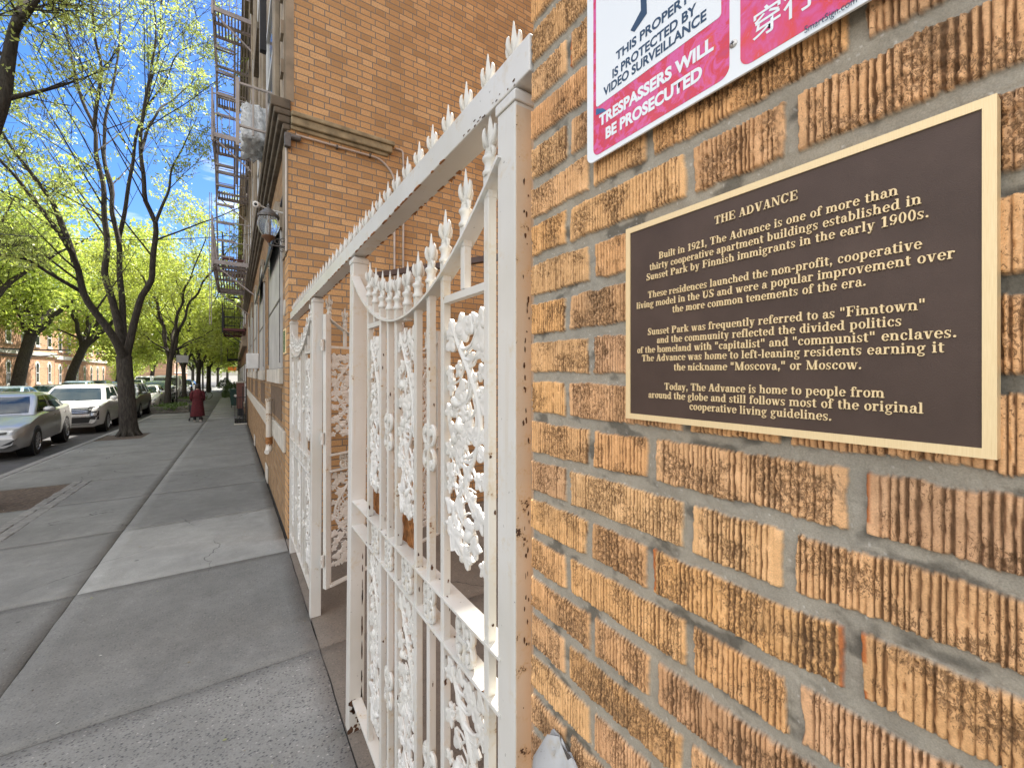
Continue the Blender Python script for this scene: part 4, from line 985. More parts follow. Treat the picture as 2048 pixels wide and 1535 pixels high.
mb = MB(); y = -20.0                                            # kerb stones
while y < 74:
    L = 1.8; mb.add([(x, yy, gz(yy) + z) for yy in (y, y + L - 0.012) for x, z in ((-3.35, -0.16), (-3.20, -0.16), (-3.205, 0.002), (-3.335, 0.0), (-3.35, -0.015))],
                    [(0, 1, 2, 3, 4), (9, 8, 7, 6, 5)] + [(i, (i + 1) % 5, 5 + (i + 1) % 5, 5 + i) for i in range(5)]); y += L
st(mb.build('kerb', plain('granite_kerb', (0.20, 0.195, 0.185), 0.8, 0, 0.25, 8, 0.3)))
rnd = random.Random(12)
rows = [-16, -14.4, -12.8, -11.2, -9.6, -8, -6.4, -4.8, -3.2, -1.6, 0.75, 2.62, 4.27, 5.86, 7.55, 9.2, 10.9]
while rows[-1] < 150: rows.append(rows[-1] + 1.62)
V = []; Fq = []; C = []
def slab_top(x0, x1, y0, y1, tone, agg, dz, wm=0.0):
    g = 0.0035; x0 += g; x1 -= g; y0 += g; y1 -= g
    far = y0 > 22; nx = 2 if far else max(3, int((x1 - x0) / 0.10)); ny = 2 if far else max(3, int((y1 - y0) / 0.10))
    b = len(V)
    for j in range(ny + 1):
        for i in range(nx + 1):
            x = x0 + (x1 - x0) * i / nx; y = y0 + (y1 - y0) * j / ny
            if not far:
                if i in (0, nx): x += (vnoise(np.float64(y * 6), np.float64(x0 * 3), 5) - 0.5) * 0.006
                if j in (0, ny): y += (vnoise(np.float64(x * 6), np.float64(y0 * 3), 6) - 0.5) * 0.008
            V.append((float(x), float(y), gz(y) + dz + (0 if far else (float(vnoise(np.float64(x * 2), np.float64(y * 2), 8)) - 0.5) * 0.004))); C.append((tone, agg, wm, 1))
    for j in range(ny):
        for i in range(nx):
            a = b + j * (nx + 1) + i; Fq.append((a, a + 1, a + nx + 2, a + nx + 1))
    # rim going down into the joint
    ring = [b + i for i in range(nx + 1)] + [b + j * (nx + 1) + nx for j in range(1, ny + 1)] + [b + ny * (nx + 1) + i for i in range(nx - 1, -1, -1)] + [b + j * (nx + 1) for j in range(ny - 1, 0, -1)]
    lo = []
    for r in ring:
        v = V[r]; lo.append(len(V)); V.append((v[0], v[1], v[2] - 0.03)); C.append((tone * 0.6, agg, 0, 1))
    for k in range(len(ring)):
        k2 = (k + 1) % len(ring); Fq.append((ring[k2], ring[k], lo[k], lo[k2]))
for i in range(len(rows) - 1):
    y0, y1 = rows[i], rows[i + 1]
    agg = 1.0 if y1 < 2.7 else (0.55 if y1 < 4.3 else 0.18)
    for (x0, x1) in ((-3.20, -0.955), (-0.955, 0.413)):
        if y1 > 12 and x0 < -2: agg = 0.1
        tone = rnd.uniform(0.92, 1.08)
        if x0 > -1 and 4.2 < y0 < 4.4: tone = 1.50; agg = 0.05
        if y1 < 2.7: tone = 1.25
        elif y1 < 4.3: tone = 0.98
        if x0 < -2 and ((6.9 < 0.5 * (y0 + y1) < 9.4) or (15.6 < 0.5 * (y0 + y1) < 18.0)):       # leave the tree pits open
            slab_top(-2.05 if y0 < 12 else -2.2, x1, y0, y1, tone, agg, 0.0); continue
        slab_top(x0, x1, y0, y1, tone, agg, rnd.uniform(-0.002, 0.002))
for (x0, x1, y0, y1, tn) in ((0.413, 1.9, 0.62, 2.62, 0.62), (0.413, 1.9, 2.62, 4.6, 0.66), (1.9, 3.6, 0.62, 4.6, 0.74), (3.6, 5.9, 0.62, 4.6, 0.8)):
    slab_top(x0, x1, y0, y1, tn * 1.25, 0.5, 0.001, 1.0)
o = np_mesh('sidewalk', np.array(V), np.array(Fq), M['concrete'], None, {'tone': np.array(C)}); st(o)
sheet('tree_pit', -3.20, -2.06, 5.9, 9.25, -0.012, M['soil'], 8)
sheet('tree_pit', -3.20, -2.21, 14.0, 19.0, -0.012, M['soil'], 8)
mb = MB(); rnd = random.Random(4)                               # granite setts edging the near tree pit
for j in range(26):
    for i in range(2):
        x = -2.10 + i * 0.115; y = 5.92 + j * 0.128
        mb.box(x + rnd.uniform(0, .008), y + rnd.uniform(0, .01), gz(y) - 0.03, x + 0.105, y + 0.118, gz(y) + rnd.uniform(0.002, 0.010))
st(mb.build('pit_edging', plain('pit_setts', (0.19, 0.187, 0.176), 0.85, 0, 0.3, 14, 0.4), bevel=0.008))
sheet('far_pavement', -16.2, -11.6, -60, 200, 0.0, plain('far_pavement_concrete', (0.25, 0.245, 0.23), 0.9, 0, 0.2, 2), 260)

# ================================================================== far building across the alley
FXF, FY0, FY1, FH = 0.44, 4.60, 20.0, 12.2
fb = thing('corner_apartment_building', 'orange brick apartment building with bare alley wall beyond the white fence', 'building', (0, 0, 0))
zc = CZ
mb = MB(); mb.box(FXF, FY0, -0.6, 12, FY0 + 0.3, FH); mb.build('alley_wall', M['brick_side'], fb)
mb = MB(); mb.box(FXF + 0.001, FY0 + 0.301, -0.6, 11.9, FY1, FH - 0.1); mb.build('street_wall', M['brick_front'], fb)
# tan faced upper storeys laid over the street front, pilasters between the windows
mb = MB(); mb.box(FXF - 0.035, FY0 + 0.03, zc + 2.66, FXF, FY1, FH + 0.3)
mb.build('upper_facing', M['render'], fb)
for yp in (5.05, 7.25, 8.0, 9.9, 10.7, 12.1, 14.0, 16.4, 18.6):
    mb = MB(); mb.box(FXF - 0.085, yp, zc + 2.70, FXF - 0.035, yp + 0.32, FH); mb.build('pilaster', M['render'], fb, bevel=0.01)
mb = MB(); mb.box(FXF - 0.012, FY0 - 0.004, zc + 1.2, FXF, FY0 + 0.45, zc + 2.40); mb.box(FXF - 0.02, FY0 - 0.003, zc + 2.66, FXF + 0.05, FY0 + 0.03, FH)
for k in range(46):
    z = zc + 2.75 + k * 0.19
    if k % 2: mb.box(FXF - 0.06, FY0 + 0.03, z, FXF - 0.034, FY0 + 0.16, z + 0.13)
mb.build('quoin_strip', M['render'], fb)
mb = MB()                                                        # moulded cornice, street side
for (p, z0, z1) in ((0.05, 2.37, 2.43), (0.09, 2.43, 2.50), (0.125, 2.50, 2.56), (0.150, 2.56, 2.66)):
    mb.box(FXF - p, FY0 - 0.004 - p * 0.2, zc + z0, FXF + 0.02, FY1, zc + z1 - 0.001)
mb.build('cornice', M['stone_dark'], fb, bevel=0.012)
mb = MB()
for (p, z0, z1) in ((0.025, 2.385, 2.425), (0.055, 2.425, 2.50), (0.075, 2.50, 2.545)):
    mb.box(FXF + 0.021, FY0 - p, zc + z0, 1.475 - (2.545 - z1) * 0.5, FY0 + 0.02, zc + z1 - 0.001)
mb.build('belt_course', plain('mossy_limestone_belt', (0.25, 0.205, 0.125), 0.85, 0, 0.4, 9, 0.4), fb, bevel=0.010)
# ground floor: sheet-metal shuttered windows, sills, recessed basement panels, white water table
for (ya, yb, hood) in ((5.15, 6.95, True), (8.25, 9.65, True), (10.85, 12.3, False), (13.6, 15.0, False), (16.4, 17.8, False)):
    mb = MB(); yc_ = (ya + yb) / 2; hw = (yb - ya) / 2
    poly = [(ya, zc + 0.06), (yb, zc + 0.06)] + [(yc_ + hw * math.cos(R(a)), zc + 1.55 + 0.42 * math.sin(R(a))) for a in range(0, 181, 15)]
    mb.prism(poly, lambda a, b: (FXF + 0.01, a, b), lambda a, b: (FXF - 0.022, a, b))
    w_ = mb.build('window', M['shutter'], fb, bevel=0.004)
    mb = MB(); out = [(yc_ + (hw + 0.10) * math.cos(R(a)), zc + 1.55 + 0.52 * math.sin(R(a))) for a in range(0, 181, 12)]
    inn = [(yc_ + hw * math.cos(R(a)), zc + 1.55 + 0.42 * math.sin(R(a))) for a in range(0, 181, 12)]
    for i in range(len(out) - 1):
        mb.prism([out[i], out[i + 1], inn[i + 1], inn[i]], lambda a, b: (FXF + 0.01, a, b), lambda a, b: (FXF - 0.035, a, b))
    mb.build('window_arch', M['render'], w_)
    mb = MB(); mb.box(FXF - 0.028, ya, zc + 0.80, FXF - 0.0225, yb, zc + 0.825); mb.box(FXF - 0.03, ya + 0.02, zc + 0.12, FXF - 0.0225, ya + 0.05, zc + 1.5)
    mb.box(FXF - 0.03, yb - 0.05, zc + 0.12, FXF - 0.0225, yb - 0.02, zc + 1.5); mb.build('shutter_seam', M['iron_grey'], w_)
    mb = MB(); mb.box(FXF - 0.045, ya - 0.08, zc - 0.11, FXF, yb + 0.08, zc + 0.055); mb.build('window_sill', M['stone'], w_, bevel=0.006)
    if hood:
        mb = MB(); mb.prism([(0.0, 1.95), (0.11, 1.35), (0.095, 1.33), (-0.01, 1.9)], lambda a, b: (FXF - a, ya + 0.05, zc + b), lambda a, b: (FXF - a, yb - 0.12, zc + b)); mb.build('hood', M['iron_dark'], w_)
    mb = MB(); mb.box(FXF - 0.004, ya + 0.1, zc - 0.53, FXF + 0.02, yb - 0.1, zc - 0.16); mb.build('basement_panel', plain('recessed_brick_panel', (0.115, 0.075, 0.045), 0.9, 0, 0.3, 18, 0.4), fb)
for (ya, yb) in ((4.78, 6.0), (6.15, 19.5)):
    mb = MB(); mb.box(FXF - 0.03, ya, zc - 0.80, FXF, yb, zc - 0.585); mb.build('water_table', M['stone'], fb, bevel=0.008)
mb = MB(); mb.box(FXF - 0.02, 7.4, gz(7.4) - 0.05, FXF, 7.9, gz(7.4) + 0.22); mb.build('base_stone', M['stone'], fb, bevel=0.01)
mb = MB(); mb.box(FXF - 0.02, 12.0, gz(12) - 0.05, FXF, 12.5, gz(12) + 0.22); mb.build('base_stone', M['stone'], fb, bevel=0.01)
# upper windows
for fl in range(3):
    for (ya, yb) in ((5.45, 6.85), (8.35, 9.55), (11.1, 12.0), (12.7, 13.8), (14.6, 15.9), (17.0, 18.3)):
        z0 = zc + 2.95 + fl * 3.0; z1 = z0 + 1.75
        mb = MB(); mb.box(FXF - 0.040, ya, z0, FXF - 0.0355, yb, z1); w_ = mb.build('window', M['glass_dark'], fb)
        mb = MB()
        for (a, b, c_, d) in ((ya, yb, z0, z0 + 0.07), (ya, yb, z1 - 0.07, z1), (ya, ya + 0.07, z0, z1), (yb - 0.07, yb, z0, z1), (ya, yb, (z0 + z1) / 2 - 0.03, (z0 + z1) / 2 + 0.03)):
            mb.box(FXF - 0.062, a, c_, FXF - 0.034, b, d)
        mb.build('window_frame', M['win_white'], w_)
        mb = MB(); mb.box(FXF - 0.12, ya - 0.1, z0 - 0.12, FXF - 0.034, yb + 0.1, z0 - 0.002); mb.build('window_sill', M['stone_dark'], w_, bevel=0.01)
    mb = MB(); mb.box(FXF - 0.19, 5.62, zc + 3.75 + fl * 3.0, FXF - 0.125, 5.70, zc + 4.95 + fl * 3.0); mb.build('shutter', M['iron_dark'], fb)
mb = MB(); mb.box(FXF - 0.25, FY0 - 0.2, FH + 0.001, FXF + 12, FY1, FH + 0.4); mb.build('parapet', M['stone_dark'], fb)
# standpipe, number disc, notice, vents
sp_ = thing('standpipe', 'rusty white standpipe mounted on the brick wall below the stone band', 'pipe', (0.375, 6.2, zc - 0.92))
mb = MB(); mb.lathe([(0.036, 0.0), (0.036, 0.57), (0.044, 0.572), (0.044, 0.60), (0.020, 0.602)], n=16); mb.box(-0.01, -0.02, 0.30, 0.07, 0.02, 0.33)
mb.build('pipe', white_paint('rusty_standpipe_paint', scale=6, flake=0.56, col=(0.55, 0.50, 0.44)), sp_, smooth=40)
mb = MB(); mb.tube([(0, 0, 0.0), (0, 0, -0.03), (-0.004, -0.01, -0.06), (-0.02, -0.03, -0.075), (-0.03, -0.045, -0.08)], [0.034, 0.04, 0.04, 0.036, 0.03], 12); mb.build('outlet', white_paint('outlet_paint', scale=14, flake=0.6, col=(0.62, 0.58, 0.52)), sp_, smooth=50)
mb = MB(); mb.lathe([(0.040, 0.02), (0.043, 0.05), (0.040, 0.11)], n=16); mb.build('coupling', M['rust'], sp_, smooth=40)
mb = MB(); mb.lathe([(0.085, 0), (0.085, 0.006), (0.078, 0.012), (0.0, 0.013)], n=24, M=Matrix.Translation((FXF - 0.0005, 4.90, zc + 0.68)) @ Matrix.Rotation(R(-90), 4, 'Y'))
tag(mb.build('wall_disc', M['stone'], None, smooth=40), 'small round cream disc on the wall above the green notice', 'sign')
nb = thing('wall_notice', 'small green and gold framed notice on the wall by the fence end', 'notice', (FXF, 4.87, zc + 0.33))
mb = MB(); mb.box(-0.010, -0.12, -0.13, 0, 0.12, 0.13); mb.build('notice_frame', M['gold'], nb, bevel=0.003)
mb = MB(); mb.box(-0.0125, -0.10, -0.11, -0.0101, 0.10, 0.11); mb.build('notice_face', plain('green_notice_face', (0.16, 0.22, 0.14), 0.25, 0, 0.6, 12), nb)
ab = thing('air_conditioner', 'white box air conditioner sticking out of the lower wall', 'air conditioner', (0.33, 10.6, zc + 0.27))
mb = MB(); mb.box(-0.11, -0.22, -0.16, 0.11, 0.22, 0.16); mb.build('casing', M['win_white'], ab, bevel=0.01)
mb = MB()
for k in range(9): mb.box(-0.113, -0.19 + k * 0.043, -0.13, -0.1105, -0.165 + k * 0.043, 0.13)
mb.build('grille', plain('grey_louvre', (0.35, 0.35, 0.35), 0.5), ab)
# small window balcony with a plastic-wrapped air conditioner on the cornice
bal = thing('window_guard', 'pale iron window guard rail standing on the dark cornice', 'railing', (0, 0, zc))
mb = MB()
for x in (0.03, 0.17, 0.30): mb.box(x, 5.48, 2.66, x + 0.018, 5.50, 3.20)
for z in (2.72, 3.185): mb.box(0.02, 5.475, z, FXF - 0.036, 5.50, z + 0.022); mb.box(0.02, 5.50, z, 0.045, 7.2, z + 0.022)
for k in range(9): mb.box(0.025, 5.7 + k * 0.18, 2.742, 0.041, 5.716 + k * 0.18, 3.185)
mb.box(0.015, 5.47, 2.50, 0.05, 5.505, 3.25)
mb.build('guard_rails', plain('pale_guard_paint', (0.36, 0.32, 0.29), 0.5), bal, bevel=0.002)
wr = thing('wrapped_air_conditioner', 'air conditioner wrapped in clear plastic behind the window guard rail', 'air conditioner', (0.245, 6.02, zc + 2.95)); wr.scale = (0.88, 0.85, 0.78)
mb = MB(); mb.box(-0.14, -0.26, -0.24, 0.17, 0.32, 0.10); mb.build('casing', plain('tan_casing', (0.34, 0.31, 0.27), 0.6), wr, bevel=0.01)
mb = MB()
for k in range(10): mb.box(-0.11 + k * 0.026, -0.265, -0.20, -0.098 + k * 0.026, -0.2605, 0.02)
mb.build('grille', M['iron_grey'], wr)
bm = bmesh.new(); bmesh.ops.create_cube(bm, size=1.0); bmesh.ops.subdivide_edges(bm, edges=bm.edges, cuts=9, use_grid_fill=True)
for v in bm.verts:
    p = v.co.copy(); q = Vector((p.x * 0.37, p.y * 0.72, p.z * 0.52)); nn_ = p.normalized()
    k = 0.85 + 0.15 * (1 - max(abs(p.x), abs(p.y), abs(p.z)) * 2 + 1)
    q += nn_ * 0.05 * (math.sin(p.x * 19 + p.z * 11) * math.sin(p.y * 14 + 2 + p.z * 9)) - nn_ * 0.05 * (p.length - 0.5)
    v.co = q + Vector((0.0, 0, -0.02))
me = bpy.data.meshes.new('plastic_wrap'); bm.to_mesh(me); bm.free(); me.shade_smooth()
t = NT('cloudy_plastic_sheet'); t.set(Base_Color=(0.80, 0.83, 0.84), Roughness=0.25); t.b.inputs['Transmission Weight'].default_value = 0.12; t.b.inputs['IOR'].default_value = 1.08; t.b.inputs['Alpha'].default_value = 0.86
t.bump(t.noise(t.coord('Object'), 16, 5, 0.6, 1.0), 0.6, 0.03); me.materials.append(t.mat)
o = bpy.data.objects.new('plastic_wrap', me); COL.objects.link(o); o.parent = wr
# conduits on the alley wall
def conduit(name, pts, label, r=0.0115, mat=None):
    mb = MB(); P2 = []
    for i, p in enumerate(pts): P2.append(Vector(p))
    sm = [P2[0]]
    for i in range(1, len(P2) - 1):
        a = (P2[i - 1] - P2[i]); b = (P2[i + 1] - P2[i]); q = min(0.09, a.length * 0.4, b.length * 0.4)
        A_ = P2[i] + a.normalized() * q; B_ = P2[i] + b.normalized() * q
        for k in range(7):
            t_ = k / 6; sm.append(A_ * (1 - t_) ** 2 + P2[i] * 2 * t_ * (1 - t_) + B_ * t_ ** 2)
    sm.append(P2[-1]); mb.tube(sm, r, 10)
    root = thing(name, label, 'conduit', (0, 0, 0)); mb.build('pipe', mat or M['conduit'], root, smooth=50); return root
yw = FY0 - 0.022
def ow(px, py, yy=yw):
    r = (px - CX_PX) / F_PX; u = -(py - HY_PX) / F_PX; c, s = math.cos(YAW), math.sin(YAW); d = (c * r + s, -s * r + c, u); k = yy / d[1]; return (d[0] * k, yy, zc + d[2] * k)
cA = conduit('wall_conduit', [ow(592, 270), ow(762, 318), ow(789, 352), ow(789, 800)], 'pale conduit bending down from under the belt course on the alley wall')
A0, A1, A2, A3 = ow(592, 270), ow(766, 320), ow(788, 345), ow(789, 800)
mb = MB()
for px, py in ((674, 294), (740, 311)): p = ow(px, py); mb.box(p[0] - 0.008, yw - 0.014, p[2] - 0.018, p[0] + 0.008, FY0, p[2] + 0.018)
for py in (430, 560): p = ow(789, py); mb.box(p[0] - 0.018, yw - 0.014, p[2] - 0.008, p[0] + 0.018, FY0, p[2] + 0.008)
mb.build('pipe_clip', M['iron_grey'], cA)
cB = conduit('wall_conduit', [ow(790, 297), ow(806, 302), ow(807, 330), ow(806, 700), ow(800, 790)], 'straight pale conduit running down the alley wall beside the bent one', 0.0105)
cC = conduit('wall_conduit', [(FXF - 0.012, FY0 + 0.03, zc + 2.28), (FXF - 0.012, FY0 + 0.03, zc + 1.45), (FXF - 0.012, FY0 + 0.03, zc + 1.20)], 'short white conduit on the building corner above the lantern bracket', 0.012)
jb = MB(); p = ow(578, 275); jb.box(p[0] - 0.04, FY0 - 0.055, p[2] - 0.10, p[0] + 0.015, FY0 + 0.0, p[2] + 0.03)
Mx = Matrix.Translation((p[0] + 0.015, FY0 - 0.028, p[2] + 0.01)) @ Matrix.Rotation(R(90), 4, 'Y'); jb.lathe([(0.026, 0), (0.026, 0.08), (0.014, 0.09)], n=14, M=Mx)
tag(jb.build('junction_box', M['iron_grey'], None, bevel=0.004), 'dark junction box at the building corner where conduits meet', 'box')

# ---- wall lantern with a small camera on top
la = thing('wall_lantern', 'grey metal wall lantern with glass globe on a scrolled bracket', 'lantern', (0.285, 4.78, zc + 1.44)); la.scale = (0.78, 0.78, 0.76)
mb = MB(); mb.lathe([(0.105, 0.135), (0.122, 0.137), (0.124, 0.165), (0.110, 0.175), (0.075, 0.215), (0.045, 0.245), (0.022, 0.255), (0.018, 0.275), (0.028, 0.285), (0.014, 0.30), (0.004, 0.325)], n=24); mb.build('cap', M['iron_grey'], la, smooth=40)
t = NT('lantern_glass'); t.set(Base_Color=(0.85, 0.88, 0.88), Roughness=0.05); t.b.inputs['Transmission Weight'].default_value = 0.9; t.b.inputs['IOR'].default_value = 1.15
mb = MB(); mb.lathe([(0.060, -0.105), (0.098, -0.055), (0.121, 0.01), (0.124, 0.055), (0.110, 0.105), (0.098, 0.134)], n=24); mb.build('globe', t.mat, la, smooth=60)
mb = MB()
for k in range(6):
    an = R(60 * k + 20); mb.tube([(r * math.cos(an), r * math.sin(an), z) for r, z in ((0.064, -0.11), (0.101, -0.055), (0.124, 0.01), (0.127, 0.055), (0.113, 0.105), (0.104, 0.14))], 0.0045, 6)
mb.lathe([(0.020, -0.10), (0.026, 0.0), (0.026, 0.06), (0.01, 0.07)], n=10); mb.build('cage', plain('pewter_ribs', (0.30, 0.30, 0.30), 0.35, 0.6), la, smooth=50)
mb = MB(); mb.lathe([(0.016, -0.19), (0.022, -0.175), (0.045, -0.15), (0.072, -0.125), (0.078, -0.11), (0.070, -0.10)], n=20); mb.build('cup', plain('bronze_cup', (0.16, 0.085, 0.05), 0.45, 0.5), la, smooth=45)
mb = MB(); mb.tube([(0, 0, -0.18), (0, 0, -0.205), (0.02, 0, -0.215), (0.195, -0.02, -0.215)], 0.011, 8)
for k, (r0, cx_, cz_) in enumerate(((0.045, 0.10, -0.165), (0.035, 0.16, -0.135), (0.04, 0.15, -0.265))):
    mb.tube([(cx_ + r0 * (1 - i / 22) * math.cos(R(26 * i)), -0.015, cz_ + r0 * (1 - i / 22) * math.sin(R(26 * i))) for i in range(18)], 0.0055, 6)
mb.box(0.19, -0.055, -0.34, 0.204, 0.025, 0.02); mb.build('bracket', M['iron_grey'], la, smooth=50)
sc_ = thing('security_camera', 'small white security camera mounted above the wall lantern', 'camera', (0.19, 4.92, zc + 1.70))
mb = MB(); Mx = Matrix.Rotation(R(105), 4, 'X') @ Matrix.Rotation(R(-15), 4, 'Y'); mb.lathe([(0.026, -0.05), (0.030, -0.04), (0.030, 0.035), (0.024, 0.042)], n=16, M=Mx); mb.build('housing', M['win_white'], sc_, smooth=40)
mb = MB(); mb.lathe([(0.015, 0.0425), (0.013, 0.048), (0.0, 0.049)], n=12, M=Mx); mb.build('lens', M['glass_dark'], sc_, smooth=40)
mb = MB(); mb.tube([(0.02, 0, 0.0), (0.10, 0.05, -0.01), (0.30, 0.06, -0.02)], 0.009, 8); mb.build('arm', M['win_white'], sc_, smooth=50)

# ================================================================== fire escapes
def fire_escape(label, y0, y1, xo, xw, levels, mat, group='fire escapes on the street front', ladder=True, name='fire_escape', mat2=None):
    r_ = thing(name, label, 'fire escape', (0, y0, 0), 0, group); mat2 = mat2 or mat
    Ly = y1 - y0
    for li, z in enumerate(levels):
        mb = MB()
        for y in (0, Ly - 0.04): mb.box(xo, y, z - 0.10, xw, y + 0.035, z)
        for x in (xo, xw - 0.03): mb.box(x, 0.036, z - 0.10, x + 0.03, Ly - 0.041, z)
        nb_ = 12; hole = (1.0, Ly - 0.9)
        for k in range(nb_):
            x = xo + 0.04 + (xw - xo - 0.10) * k / (nb_ - 1)
            if x < (xo + xw) / 2 and li < len(levels) - 0 and li > 0:
                mb.box(x, 0.037, z - 0.03, x + 0.032, hole[0], z - 0.004); mb.box(x, Ly - 0.6, z - 0.03, x + 0.032, Ly - 0.042, z - 0.004)
            else: mb.box(x, 0.037, z - 0.03, x + 0.032, Ly - 0.042, z - 0.004)
        for y in (0.45, 0.95, Ly / 2, Ly - 0.6): mb.box(xo + 0.031, y, z - 0.08, xw - 0.031, y + 0.07, z - 0.031)
        pl_ = mb.build('platform', mat2, r_)
        mb = MB()
        for zz in (0.45, 0.92):
            mb.box(xo, 0, z + zz, xo + 0.022, Ly, z + zz + 0.022); mb.box(xo, 0, z + zz + 0.0005, xw, 0.022, z + zz + 0.0215); mb.box(xo, Ly - 0.022, z + zz + 0.0005, xw, Ly, z + zz + 0.0215)
        for k in range(int(Ly / 0.28)): mb.box(xo + 0.004, 0.1 + k * 0.28, z, xo + 0.018, 0.114 + k * 0.28, z + 0.92)
        for k in range(5): mb.box(xo + 0.15 * k + 0.04, 0.004, z, xo + 0.15 * k + 0.054, 0.018, z + (0.92 if k % 2 == 0 else 0.45))
        mb.box(xo - 0.012, -0.012, z - 0.2, xo + 0.03, 0.03, z + 1.05)
        mb.build('railing', mat, r_)
        for y in (0.1, Ly - 0.15):
            mb = MB(); mb.bar((xo + 0.05, y, z - 0.1), (xw + 0.02, y, z - 0.75), 0.03, 0.03); mb.build('bracket', mat, r_)
        if li < len(levels) - 1:
            zt_ = levels[li + 1]; n = 8; mb = MB(); xa, xb = xo + 0.04, xo + 0.44
            p0 = Vector((0, Ly - 0.75, z)); p1 = Vector((0, 0.55, zt_))
            for x in (xa, xb): mb.bar((x, p0.y, p0.z), (x, p1.y, p1.z), 0.018, 0.12)
            for k in range(1, n):
                q = p0.lerp(p1, k / n)
                for dy in (-0.06, 0.05): mb.box(xa + 0.01, q.y + dy - 0.028, q.z - 0.008, xb - 0.01, q.y + dy + 0.028, q.z + 0.008)
                mb.box(xa + 0.01, q.y - 0.10, q.z - 0.045, xb - 0.01, q.y - 0.088, q.z + 0.008)
            for x in (xa,): mb.bar((x, p0.y, p0.z + 0.75), (x, p1.y, p1.z + 0.75), 0.016, 0.02)
            for k in range(0, n + 1, 4):
                q = p0.lerp(p1, k / n)
                for x in (xa,): mb.box(x - 0.006, q.y - 0.006, q.z, x + 0.006, q.y + 0.006, q.z + 0.75)
            mb.build('stair', mat, r_)
    if ladder:
        mb = MB(); z1 = levels[0] + 1.6; z0 = levels[0] - 1.55
        for x in (xo - 0.05, xo - 0.015): mb.box(x, 0.06, z0, x + 0.012, 0.10, z1)
        mb.build('drop_ladder', mat, r_)
    return r_
fire_escape('taupe painted fire escape climbing the building beyond the wall lantern', 12.2, 16.6, -0.44, FXF - 0.036, [zc + 2.72, zc + 5.75, zc + 8.75], M['iron_brown'])
fire_escape('black fire escape with dark red platform on the second building front', 21.6, 25.4, -0.42, 0.42, [zc + 1.95, zc + 4.95], M['iron_black'], mat2=M['iron_maroon'])
fire_escape('small black fire escape furthest down the street front', 40.0, 43.5, -0.45, 0.44, [zc + 1.2, zc + 4.1, zc + 6.6], M['iron_black'], ladder=False)

# ================================================================== further buildings on this side
def row_house(name, label, y0, y1, h, x, depth, brick, facing, wmat, floors, wn, group=None, base=0.0, lintel=None, arch=False):
    """facing -1: front looks to -x (our side); +1: front looks to +x (opposite side)"""
    r_ = thing(name, label, 'building', (x, y0, 0), 0, group); s = facing; L = y1 - y0; g = gz((y0 + y1) / 2) + base
    mb = MB(); mb.box(0, 0, g - 1.5, -s * depth, L, g + h); mb.build('wall', brick, r_)
    mb = MB(); mb.box(s * 0.25, -0.05, g + h + 0.001, -s * (depth - 0.1), L + 0.05, g + h + 0.45); mb.box(s * 0.12, 0.0, g + h - 0.3, s * 0.001, L, g + h); mb.build('cornice', M['stone_dark'] if lintel is None else lintel, r_)
    fh = h / floors
    for f in range(floors):
        for k in range(wn):
            yc_ = L * (k + 0.5) / wn; z0 = g + f * fh + (0.95 if f else 0.75); z1 = z0 + fh * 0.56; hw = min(0.55, L / wn * 0.26)
            mb = MB()
            if arch and f == 0:
                hw = hw * 0.75
                mb.prism([(yc_ - hw, z0), (yc_ + hw, z0)] + [(yc_ + hw * math.cos(R(a)), z1 - hw + hw * math.sin(R(a))) for a in range(0, 181, 20)], lambda a, b: (s * 0.001, a, b), lambda a, b: (s * 0.02, a, b))
            else: mb.box(s * 0.001, yc_ - hw, z0, s * 0.02, yc_ + hw, z1)
            w_ = mb.build('window', M['glass_dark'], r_)
            mb = MB()
            for (a, b, c_, d) in ((-hw, hw, z0, z0 + .07), (-hw, -hw + .07, z0, z1 - .1), (hw - .07, hw, z0, z1 - .1), (-hw, hw, (z0 + z1) / 2 - .03, (z0 + z1) / 2 + .04)): mb.box(s * 0.0205, yc_ + a, c_, s * 0.045, yc_ + b, d)
            mb.build('window_frame', wmat, w_)
            mb = MB(); mb.box(s * 0.001, yc_ - hw - .12, z0 - .16, s * 0.1, yc_ + hw + .12, z0 - .003); mb.build('window_sill', lintel or M['stone'], w_)
            if arch and f == 0:
                mb = MB(); n_ = 9
                for i in range(n_):
                    a, b = R(180 * i / n_), R(180 * (i + 1) / n_)
                    mb.prism([(yc_ + (hw + q) * math.cos(t_), z1 - hw + (hw + q) * math.sin(t_)) for q, t_ in ((0, a), (0.2, a), (0.2, b), (0, b))], lambda u, v_: (s * 0.001, u, v_), lambda u, v_: (s * 0.04, u, v_))
                mb.build('window_arch', lintel or M['stone'], w_)
            elif f: 
                mb = MB(); mb.box(s * 0.001, yc_ - hw - .1, z1 + .003, s * 0.05, yc_ + hw + .1, z1 + .22); mb.build('lintel', lintel or M['stone'], w_)
    if floors > 1:
        mb = MB(); mb.box(s * 0.001, 0, g + fh - 0.05, s * 0.18, L, g + fh + 0.35); mb.build('belt_course', lintel or M['stone'], r_)
    return r_
row_house('brownstone_building', 'brown brick building behind the black fire escape', 20.05, 44, 9.6, 0.45, 10, M['brick_brown'], -1, M['win_white'], 3, 6, None, lintel=M['render'])
row_house('brownstone_building', 'distant brown brick building with the furthest fire escape', 44.05, 72, 8.0, 0.46, 10, M['brick_brown'], -1, M['win_white'], 3, 6, None, lintel=M['render'])
